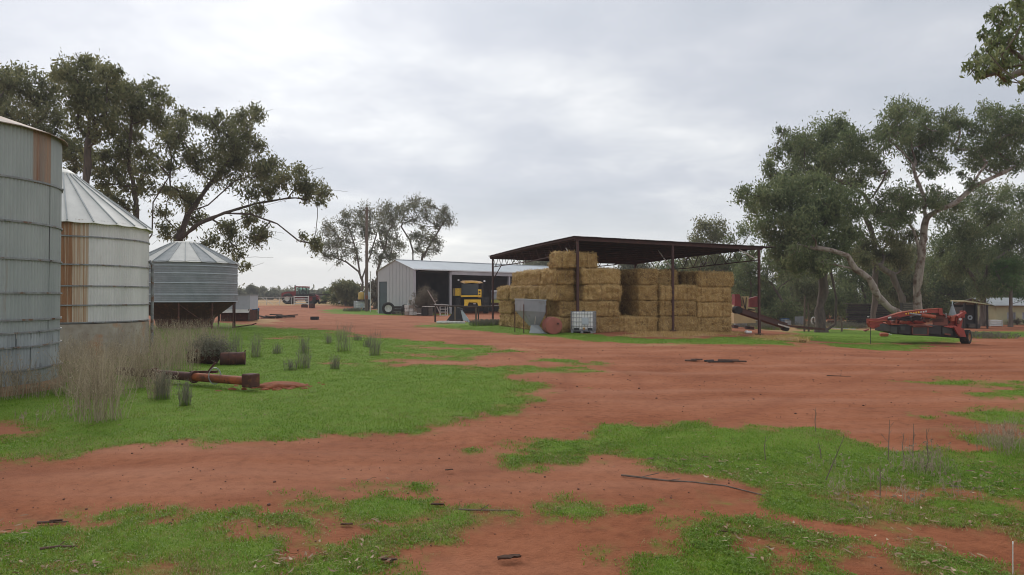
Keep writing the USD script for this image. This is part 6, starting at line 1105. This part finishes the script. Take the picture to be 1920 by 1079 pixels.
p = gp(1586, 620); t = thing('yellow_scraps', 'yellow and white scrap pieces on the grass left of the mower', 'scrap', p)
MB().box(p + [-.1, 0, .08], (.55, .2, .06), rz=.2, ry=.1, bevel=.01).build('yellow_bar', 'truck_lime', t); MB().bar(p + [-1.3, .4, .2], p + [1.1, .5, .1], .06).build('white_rail', 'aged_white', t); MB().bar(p + [.1, -.1, .05], p + [.4, 0, .2], .05).build('yellow_stub', 'truck_lime', t)
p = at(1703, 575, 58); t = thing('slatted_box', 'grey slatted box on a post behind the mower drawbar', 'box', on(p[0], 58)); w = 18 / F * 58
for k in range(4): MB().bar(p + [-w / 2, 0, .24 - k * .17], p + [w / 2, 0, .26 - k * .17], .05, .13).build('slat', 'timber_grey', t)
MB().bar((p[0], 58.1, float(zt(p[0], 58)) - .1), (p[0], 58.1, p[2]), .12).build('post', 'timber_dark', t); MB().box(p + [0, .3, 0], (w, .5, .62)).build('box_back', 'timber_dark', t)
p = at(1786, 590, 50); t = thing('grey_cone', 'small grey steel funnel standing behind the mower', 'funnel', on(p[0], 50)); MB().lathe([(.02, .75), (.10, .5), (.24, .0), (.24, -.6), (0, -.6)], p, n=16).build('cone', 'hopper_grey', t, smooth=40); MB().cyl(p + [0, 0, .7], p + [0, 0, .95], .04, 8).build('spout', 'plate_grey', t)
# verandah shed and cream house
VY = 66.0
def vr(px, py, dy=0): return at(px, py, VY) + np.array([0, dy, 0])
zb = float(zt(vr(1820, 600)[0], VY)); t = thing('verandah_shed', 'low open shed with a pale cream skillion roof at the far right', 'shed', (vr(1820, 600)[0], VY, zb))
MB().prism([(vr(1806, 563.0)[0], vr(1806, 563.0)[2]), (vr(1856, 571)[0], vr(1856, 571)[2]), (vr(1856, 572.2)[0], vr(1856, 572.2)[2]), (vr(1806, 566)[0], vr(1806, 566)[2])], (0, VY + .9, 0), (1, 0, 0), (0, 0, 1), 2.0).build('roof', 'house_wall', t)
for x in (1808, 1831, 1851):
    for dy in (0, 1.7): q = vr(x, 570, dy); MB().bar((q[0], q[1], zb - .1), (q[0], q[1], q[2] + .05), .12).build('post', 'timber_dark', t)
b = vr(1805, 600, 1.8); e = vr(1856, 600, 1.8); MB().bar((b[0], b[1], zb + 1.0), (e[0], e[1], zb + 1.0), .06, 2.4).build('back_wall', 'timber_dark', t)
MB().bar((b[0] + .1, b[1] - 1.75, zb + 1.0), (b[0], b[1], zb + 1.0), .06, 2.0).build('side_wall', 'timber_dark', t)
q = vr(1829, 590, .8); MB().lathe([(.12, -.05), (.22, -.05), (.22, .05), (.12, .05)], (q[0], q[1], zb + 1.0), (0, 1, 0), 16).build('hung_rim', 'plate_grey', t); MB().box((q[0] + .3, q[1], zb + .22), (1.1, .5, .4), bevel=.05).build('bench', 'timber_grey', t)
HY2 = 76.0
def hh_(px, py, dy=0): return at(px, py, HY2) + np.array([0, dy, 0])
zb = float(zt(hh_(1890, 600)[0], HY2)); ho = thing('cream_house', 'cream rendered house with small grey windows at the right edge', 'house', (hh_(1890, 600)[0], HY2, zb)); xl, xr = hh_(1867, 600)[0], hh_(1867, 600)[0] + 11; ze = hh_(1880, 574)[2]
wins = [(hh_(1881, 0)[0], hh_(1898, 0)[0]), (hh_(1909, 0)[0], hh_(1909, 0)[0] + 1.3), (xl + 5.4, xl + 6.8), (xl + 8.3, xl + 9.7)]; z0, z1_ = hh_(0, 599)[2], hh_(0, 586)[2]; xs = [xl] + [x for w in wins for x in w] + [xr]
for k in range(len(xs) - 1):
    if k % 2 == 0: MB().box(((xs[k] + xs[k + 1]) / 2, HY2, (zb + ze) / 2 - .1), (xs[k + 1] - xs[k], .2, ze - zb + .2)).build('wall', 'house_wall', ho)
    else:
        MB().box(((xs[k] + xs[k + 1]) / 2, HY2, (zb + z0) / 2 - .1), (xs[k + 1] - xs[k], .2, z0 - zb + .2)).build('wall', 'house_wall', ho); MB().box(((xs[k] + xs[k + 1]) / 2, HY2, (z1_ + ze) / 2), (xs[k + 1] - xs[k], .2, ze - z1_)).build('wall', 'house_wall', ho)
        w_ = MB().box(((xs[k] + xs[k + 1]) / 2, HY2 + .03, (z0 + z1_) / 2), (xs[k + 1] - xs[k], .04, z1_ - z0)).build('window', 'hopper_grey', ho); b = MB(); [b.box((x, HY2 - .02, (z0 + z1_) / 2), (.06, .1, z1_ - z0)) for x in (xs[k] + .03, xs[k + 1] - .03, (xs[k] + xs[k + 1]) / 2)]; b.build('frame', 'aged_white', w_)
MB().box((xl + .1, HY2 + 3.2, (zb + ze) / 2), (.2, 6.2, ze - zb)).build('side_wall', 'house_wall', ho)
for s_ in (0, 1): MB().hull([(xl - .5, HY2 - .6 + s_ * 7.6, ze), (xr + .5, HY2 - .6 + s_ * 7.6, ze), (xl - .5, HY2 + 3.2, ze + .8), (xr + .5, HY2 + 3.2, ze + .8), (xl - .5, HY2 - .6 + s_ * 7.6, ze + .08), (xr + .5, HY2 - .6 + s_ * 7.6, ze + .08), (xl - .5, HY2 + 3.2, ze + .88), (xr + .5, HY2 + 3.2, ze + .88)]).build('roof', 'roof_stripe_grey', ho)
# ---------------------------------------------------------------- shrubs and dry weeds
def shrub(name, label, p, H, W, leaf, seed, n=3000, L=.10, group=None, stems=26, sig=.16, wl=.35, bark='stick', fine=3):
    rng = np.random.default_rng(seed); t = thing(name, label, 'bush', p, group=group); b = MB(); cs = []
    for k in range(stems):
        a = rng.uniform(0, 2 * PI); r = W / 2 * math.sqrt(rng.uniform(0, 1)); h = H * (1 - .5 * (2 * r / W) ** 2) * rng.uniform(.6, 1); e = p + np.array([r * math.cos(a), r * math.sin(a), h]); m = p + np.array([r * .35 * math.cos(a), r * .35 * math.sin(a), h * .5])
        b.tube([p - [0, 0, .03], m, e], [.022 * H, .012 * H, .004 * H], 4, cap=False); [cs.append(m + (e - m) * u) for u in np.linspace(.1, 1.0, fine)]
    b.build('stems', bark, t, kind='stuff'); cs = np.array(cs); V, f, tone = leaves(rng, cs, np.full(len(cs), max(n // len(cs), 1)), np.full(len(cs), sig * W * .6), L, L * wl, .9, -.6); V[:, 2] = np.maximum(V[:, 2], p[2] - .01)
    MB().add(V, f).build('foliage', leaf, t, extra={'tone': tone}); return t
shrub('grey_bush', 'brown-grey leafless-looking bush in front of the machinery shed opening', gp(797, 592), 3.2, 2.5, 'leaf_brown', 1, 9000, .14, stems=60, sig=.13)
shrub('grey_bush', 'small grey bush against the shed gable above the concrete blocks', gp(776, 591.5), 3.0, .9, 'grey_weed', 2, 900, .14, stems=12)
def weeds(name, pts, mat_, seed, label, cat='weeds', w=.006, kind=None, group=None, lean=.22, heads=.3, hm=1.0):
    """dry upright stalks with branching tops: each point is (x, y, z, height, spread, number)"""
    rng = np.random.default_rng(seed); VV, FF, TT = [], [], []; nv = 0
    for x, y, z, H, S, N in pts:
        n = int(N); a = rng.uniform(0, 2 * PI, n); rr = S * rng.uniform(0, 1, n) ** .8; bse = np.stack([x + rr * np.cos(a), y + rr * np.sin(a), np.full(n, z - .02)], -1); h = H * rng.uniform(.25, 1.1, n) ** .8
        d = rng.uniform(0, 2 * PI, n); le = np.abs(rng.normal(0, lean, n)); dirv = np.stack([np.cos(d) * np.sin(le), np.sin(d) * np.sin(le), np.cos(le)], -1)
        for k in range(3):                         # stalk, then two side shoots
            if k == 0: b0, dv, hh2 = bse, dirv, h
            else:
                t0 = rng.uniform(.3, .75, n)[:, None]; b0 = bse + dirv * h[:, None] * t0; dv = dirv + rng.normal(0, .33, (n, 3)) * [1, 1, .3]; dv /= np.linalg.norm(dv, axis=1, keepdims=True); hh2 = h * (1 - t0[:, 0]) * rng.uniform(.5, 1.1, n)
            s = np.cross(dv, rng.normal(0, 1, (n, 3))); s /= np.linalg.norm(s, axis=1, keepdims=True) + 1e-9; ww = w * (1 if k == 0 else .7); mid = b0 + dv * hh2[:, None] * .55; tip = b0 + dv * hh2[:, None] + rng.normal(0, .05, (n, 3)) * hh2[:, None]
            V = np.stack([b0 - s * ww / 2, b0 + s * ww / 2, mid - s * ww / 2.4, mid + s * ww / 2.4, tip], 1).reshape(-1, 3); f = np.array([[0, 1, 3], [0, 3, 2], [2, 3, 4]])
            VV.append(V); FF.append((np.arange(n)[:, None, None] * 5 + f).reshape(-1, 3) + nv); nv += len(V); TT.append(np.repeat(rng.uniform(0, 1, n), 5))
            if k and heads > 0:                    # small feathery seed bits
                m = rng.uniform(0, 1, n) < heads; c = (mid + tip)[m] / 2
                if len(c):
                    v2, f2, t2 = leaves(rng, c, np.full(len(c), 4), np.full(len(c), .03 * H), .035 * hm, .010 * hm, 1, -.5); VV.append(v2); FF.append(quads(f2) + nv); nv += len(v2); TT.append(t2)
    V, f, tone = np.vstack(VV), np.vstack(FF), np.concatenate(TT); return MB().add(V, f), tone
rw = np.random.default_rng(9); P = []
for px, py, H, S, N in [(20, 748, 1.0, .5, 260), (60, 745, .8, .5, 200), (110, 740, .8, .5, 240), (150, 735, 1.25, .6, 480), (185, 745, 1.3, .6, 560), (190, 790, 1.3, .35, 420), (165, 770, 1.1, .4, 280), (266, 728, 1.1, .28, 380), (300, 747, .95, .22, 360), (288, 708, 1.25, .5, 480), (335, 694, 1.2, .55, 440),
      (150, 700, 1.4, .8, 520), (210, 690, 1.4, .8, 520), (270, 690, 1.35, .8, 480), (325, 682, 1.3, .8, 480), (375, 672, 1.3, .7, 440), (400, 665, 1.2, .6, 360), (180, 670, 1.2, .9, 360), (250, 664, 1.25, .9, 360), (320, 655, 1.3, .9, 360), (380, 650, 1.2, .9, 340), (340, 640, 1.1, 1.2, 300), (400, 637, 1.1, 1.0, 260), (300, 642, 1.1, 1.2, 300), (230, 712, .9, .5, 260), (120, 715, 1.2, .5, 380), (90, 790, .3, .6, 120)]:
    q = gp(px, py); P.append([*q, H * rw.uniform(.62, 1.05), S * 1.0, N * .27])
b, tone = weeds('dry_weeds', P, 'dry_stalk', 1, '', w=.008, heads=.5, hm=1.3, lean=.24); b.build('dry_weeds', 'dry_stalk', label='tall mass of dry grey-brown weeds in front of the three silos', cat='weeds', kind='stuff', extra={'tone': tone})
TUF = [(645, 660, .95, .30, 'tallest grey-green tussock standing furthest right in the left grass'), (703, 668, .75, .26, 'grey tussock at the right end of the left grass near the bare strips'), (570, 664, .62, .22, 'grey tussock at mid grass, the one farther from the camera of a pair'), (568, 691, .50, .22, 'low tussock just in front of its taller twin in the middle of the grass'),
       (481, 671, .75, .28, 'grey tussock right of the rusty drum'), (443, 664, .7, .32, 'bushy tussock behind the rusty drum'), (627, 693, .35, .16, 'small tussock near the bare patch right of centre in the left grass'), (305, 750, .55, .16, 'dense green-based tussock beside the auger pipe'), (347, 762, .42, .12, 'small dark tussock in front of the auger pipe'), (545, 694, .3, .22, 'low spreading tussock left of the paired ones'), (520, 665, .35, .2, 'short tussock between the rusty drum and the paired tussocks'),
       (615, 645, .4, .25, 'short tussock left of the tallest one'), (690, 652, .4, .22, 'faint tussock behind the one near the bare strips'), (670, 640, .3, .25, 'little tussock at the far edge of the grass')]
for k, (px, py, H, S, lab) in enumerate(TUF):
    q = gp(px, py); b, tone = weeds('', [[*q, H * 1.2, S * .85, 70]], '', 100 + k, '', w=.007, heads=.2, hm=1.2, lean=.13); t = thing('grass_tussock', lab, 'tussock', q); b.build('stalks', 'grey_weed', t, extra={'tone': tone})
    v, f, tn = blades(rw, 90, S * .7, H * .12, H * .35, .010, .5); MB().add(v + q, f).build('green_base', 'grass_blade', t, kind='stuff', extra={'tone': tn})
shrub('weed_bush', 'rounded grey-brown weed bush over the half-buried drum', gp(385, 684) + [0, .35, 0], .85, 1.25, 'grey_weed', 4, 5200, .07, stems=60, sig=.11)
# weeds by sheds and fences
for k, (px, py, H, S, lab) in enumerate([(905, 611, .5, .9, 'dull green weeds at the foot of the rail fence'), (925, 610, .45, .7, 'grassy weeds between the rail fence and the hay shed post'), (1388, 612, .6, .9, 'tall weeds around the grey trough'), (1440, 618, .6, 1.3, 'rank weeds under the bale elevator'), (1520, 618, .55, 1.3, 'dry weeds before the massive trunk'), (1580, 616, .6, 1.4, 'dry weeds before the timber stack'), (1850, 634, .4, 1.5, 'weeds on the grass right of the mower wheel'), (660, 584, .5, 1.2, 'weeds round the weathered caged container'), (780, 591, .5, 2.2, 'grass tufts along the front of the shed clutter')]):
    q = gp(px, py); t = thing('weed_clump', lab, 'weeds', q); b, tone = weeds('', [[*q, H, S, 500]], '', 150 + k, '', w=.016, heads=.6, hm=2.5, lean=.35); b.build('stalks', 'grey_weed', t, extra={'tone': tone})
    v, f, tn = blades(rw, 300, S, H * .2, H * .7, .025, .5); MB().add(v + q, f).build('green_base', 'grass_blade', t, kind='stuff', extra={'tone': tn})
P = [[*gp(px, py), .55, .9, 130] for px, py in [(x + rw.uniform(-9, 9), rw.uniform(606, 616)) for x in range(1395, 1680, 14)]]
b, tone = weeds('', P, '', 31, '', w=.016, heads=.5, hm=2.4, lean=.4); b.build('rank_weeds', 'grey_weed', label='strip of rank grey-green weeds under the right-hand gums', cat='weeds', kind='stuff', extra={'tone': tone})
for k, px in enumerate((1508, 1516, 1578)):
    q = on(at(px, 600, 60)[0], 60); t = thing('old_post', ['pale slim post left of the massive dark trunk', 'second pale post close beside the massive dark trunk', 'short leaning post between massive trunk and timber stack'][k], 'post', q); H = (3.0, 2.4, 1.3)[k]
    MB().tube([q - [0, 0, .1], q + [.03, 0, H * .5], q + [.06 - .1 * k, 0, H]], [.09, .08, .07], 8).build('shaft', 'pole_wood', t, smooth=40); MB().tube([q + [0, 0, H * .7], q + [.2, .05, H * .72]], .02, 5).build('spike', 'dark_rust', t)
for k, (px, py, w, h, m) in enumerate([(1545, 613, .8, .35, 'timber_dark'), (1568, 612, .5, .5, 'dark_rust'), (1486, 612, .45, .55, 'hopper_grey'), (1672, 610, .9, .5, 'timber_dark')]):
    q = gp(px, py) + [0, 1.2, 0]; t = thing('scrap_box', ['low dark wooden box at the foot of the massive trunk', 'rusty square tin right of the massive trunk', 'grey tin between the blue bin and the corrugated sheet', 'dark wooden box under the leaning pale stem'][k], 'box', q)
    MB().box(q + [0, 0, h / 2], (w, .5, h), rz=rs.normal(0, .2), bevel=.02).build('box_body', m, t); MB().box(q + [0, 0, h + .02], (w * 1.04, .52, .04), rz=0.05).build('lid', 'timber_grey', t)
# straw heap at the right of the bales
q = gp(1478, 640); t = thing('straw_heap', 'small heap of old straw on the ground right of the hay shed', 'straw heap', q); v, f, tn = blades(rw, 900, .75, .05, .28, .014, 1.0); MB().add(v * [1.3, 1, 1] + q, f).build('loose_straw', 'straw_fibre', t, extra={'tone': tn}); MB().rock(q, (.9, .5, .16), 8, 3, .5).build('core', 'straw_bale', t, smooth=True)
# thin dead stems rising from the near right grass
for k, (px, py, pt, dx, lab) in enumerate([(1530, 812, 764, 0, 'lone thin dead stem at the back edge of the right grass'), (1665, 865, 788, 3, 'tall thin dead stem right of centre in the right grass'), (1697, 868, 812, -2, 'thin dead stem left of a close pair'), (1711, 867, 795, 2, 'left stem of a close pair of dead stems'), (1740, 865, 805, -3, 'right stem of a close pair of dead stems'), (1733, 890, 830, 4, 'short dead stem in the weedy patch'), (1545, 905, 818, 38, 'slanting dead stem leaning right'), (1540, 862, 830, -6, 'short dead stem near the slanting one'), (1650, 935, 872, 0, 'dead stem in the weeds near the front right'), (1436, 865, 818, 0, 'small dead stem on the left part of the right grass')]):
    q = gp(px, py); tp_ = at(px + dx, pt, q[1]); t = thing('dead_stem', lab, 'stem', q); m = (q + tp_) / 2 + rw.normal(0, .012, 3)
    MB().tube([q - [0, 0, .02], m, tp_], [.006, .005, .0025], 5).build('stalk', 'stick', t)
    for u in (.45, .65, .8): c = q + (tp_ - q) * u; MB().tube([c, c + rw.normal(0, .03, 3) + [0, 0, .05]], .0022, 4).build('twig', 'stick', t)
P = [[*gp(px, py), H * 1.1, .28, n * .32] for px, py, H, n in [(1735, 880, .34, 170), (1700, 885, .26, 120), (1760, 895, .26, 120), (1560, 925, .22, 70), (1640, 905, .2, 90), (1800, 930, .22, 90), (1700, 940, .2, 90), (1880, 850, .4, 200), (1900, 840, .42, 220), (1860, 838, .3, 120), (1560, 880, .2, 60), (1620, 965, .16, 60)]]
b, tone = weeds('', P, '', 3, '', w=.004, heads=.35, lean=.35); b.build('grey_weeds', 'dry_stalk', label='sparse grey dead weeds over the right-hand grass patch', cat='weeds', kind='stuff', extra={'tone': tone})
q = gp(1899, 1082); t = thing('white_stake', 'thin white stake at the bottom right corner', 'stake', q); tp_ = at(1899, 1018, q[1]); MB().tube([q - [0, 0, .05], tp_], .0032, 6).build('rod', 'aged_white', t); MB().tube([tp_ - [0, 0, .01], tp_ + [0, 0, .008]], .0045, 6).build('tip', 'white_plastic', t)
# sticks, bark and timber on the ground
def stick(name, label, pts, r, m='stick', cat='stick', twigs=2):
    P = [gp(*p) + [0, 0, r * .8 + .012] for p in pts]; t = thing(name, label, cat, P[0] - [0, 0, r * .8]); n = len(P); MB().tube(P, np.linspace(r, r * .45, n), 6).build('shaft', m, t, smooth=True)
    for k in range(twigs): c = P[min(1 + k, n - 2)]; d = P[-1] - P[0]; MB().tube([c, c + d * .12 + rw.normal(0, .06, 3) * [1, 1, .4] + [0, 0, .02]], r * .4, 4).build('twig', m, t)
stick('fallen_branch', 'long thin fallen branch curving over bare earth into the right grass', [(1165, 895), (1200, 899), (1250, 905), (1300, 908), (1360, 915), (1420, 930), (1440, 935)], .011)
stick('fallen_branch', 'pale thin branch in the weeds at the right edge', [(1780, 915), (1840, 920), (1890, 908), (1925, 902)], .008)
stick('fallen_stick', 'straight dark stick on the near grass edge left of centre', [(860, 960), (900, 961), (965, 961)], .009, twigs=1)
stick('fallen_stick', 'short stick on the red earth left of the track', [(70, 985), (100, 984), (128, 983)], .012, 'bark_piece', twigs=1)
stick('fallen_stick', 'thin dark stick across the open red yard', [(1550, 706), (1575, 707), (1596, 708)], .012, 'bark_piece', twigs=1)
stick('fallen_stick', 'dark stick lying at the lower left corner', [(75, 1035), (110, 1030), (145, 1030)], .012, 'bark_piece', twigs=1)
def barkp(px, py, s, label, seed):
    q = gp(px, py); rng = np.random.default_rng(seed); n = 7; u = np.linspace(-1, 1, n); t = thing('bark_piece', label, 'bark', q); V = []
    for a in u:
        for b_ in (-1, -.4, .3, 1): V.append([a * s, b_ * s * .32 * (1 - .4 * a * a) + rng.normal(0, .02 * s), s * (.10 + .22 * abs(b_)) + rng.normal(0, .03 * s)])
    V = np.array(V); f = [[k * 4 + j, (k + 1) * 4 + j, (k + 1) * 4 + j + 1, k * 4 + j + 1] for k in range(n - 1) for j in range(3)]; V2 = V - [0, 0, .06 * s]; m = len(V); f2 = [[x + m for x in g[::-1]] for g in f]
    ca, sa = math.cos(rng.uniform(-.4, .4)), math.sin(rng.uniform(-.4, .4)); R = np.array([[ca, -sa, 0], [sa, ca, 0], [0, 0, 1]]); MB().add(np.vstack([V, V2]) @ R.T + q + [0, 0, .02], np.vstack([f, f2])).build('curl', 'bark_piece', t, smooth=True)
    MB().add(V[:16] * .5 @ R.T + q + [s * .2, -s * .2, .03], quads(f[:9])).build('flake', 'bark_piece', t)
barkp(955, 1055, 0.086, 'curled piece of brown bark at the bottom centre', 1); barkp(105, 983, 0.050, 'flat bark chip on the red earth at the lower left', 2); barkp(650, 990, 0.050, 'dark bark lying in the near grass left of centre', 3); barkp(820, 953, 0.065, 'reddish torn bark in the near grass right of the middle', 4)
barkp(1355, 1003, 0.036, 'pale curl of bark near the bottom right of centre', 5); barkp(730, 1058, 0.058, 'dark bark half sunk in the grass at the bottom', 6); barkp(842, 886, 0.043, 'dark clod of bark on the middle of the red track', 7)
p = gp(1358, 681); t = thing('broken_timber', 'heap of splintered dark timber lying on the open red yard', 'timber', p)
for k, (x, w, dy, a) in enumerate([(-.1, .8, 0, .10), (.2, .6, .25, -.15), (-.35, .35, .35, .5), (.4, .4, -.15, -.3), (.1, .3, .5, .3), (-.65, .25, .4, -.3)]): MB().box(p + [x, dy, .04 + .025 * (k % 2)], (w, .08, .045), rz=a, ry=rs.normal(0, .05), bevel=.012).build('plank', 'bark_piece' if k % 2 else 'timber_dark', t)
p = gp(1295, 678); t = thing('bark_chip', 'dark bark chip left of the splintered timber', 'bark', p); MB().box(p + [0, 0, .03], (.34, .12, .04), rz=-.15, bevel=.01).build('chip', 'bark_piece', t); MB().box(p + [.1, .05, .06], (.16, .07, .03), rz=.2).build('splinter', 'bark_piece', t)
# weeds among the grey house wall: pots
for k, px in enumerate((1880, 1890, 1906)):
    q = on(hh_(px, 0)[0], HY2 - .9); shrub('garden_shrub', ['leftmost small brownish shrub under the house window', 'middle small brown shrub against the house wall', 'rounded dark shrub right of the house window'][k], q, .75, .8, ['leaf_brown', 'leaf_brown', 'leaf_green'][k], 30 + k, 700, .12, stems=14)
# ---------------------------------------------------------------- faint winter haze over the whole place
M['haze'] = usdkit.material(stage, '/World/Looks/haze', {'v': ('principled_volume', {'color': (.92, .94, 1.0), 'density': HAZE, 'anisotropy': .2})}, [], volume='v.volume')
MB().box((0, 300, 11), (2400, 2400, 40)).build('haze', 'haze', label='faint pale haze in the air over the farmyard', cat='haze', kind='stuff')
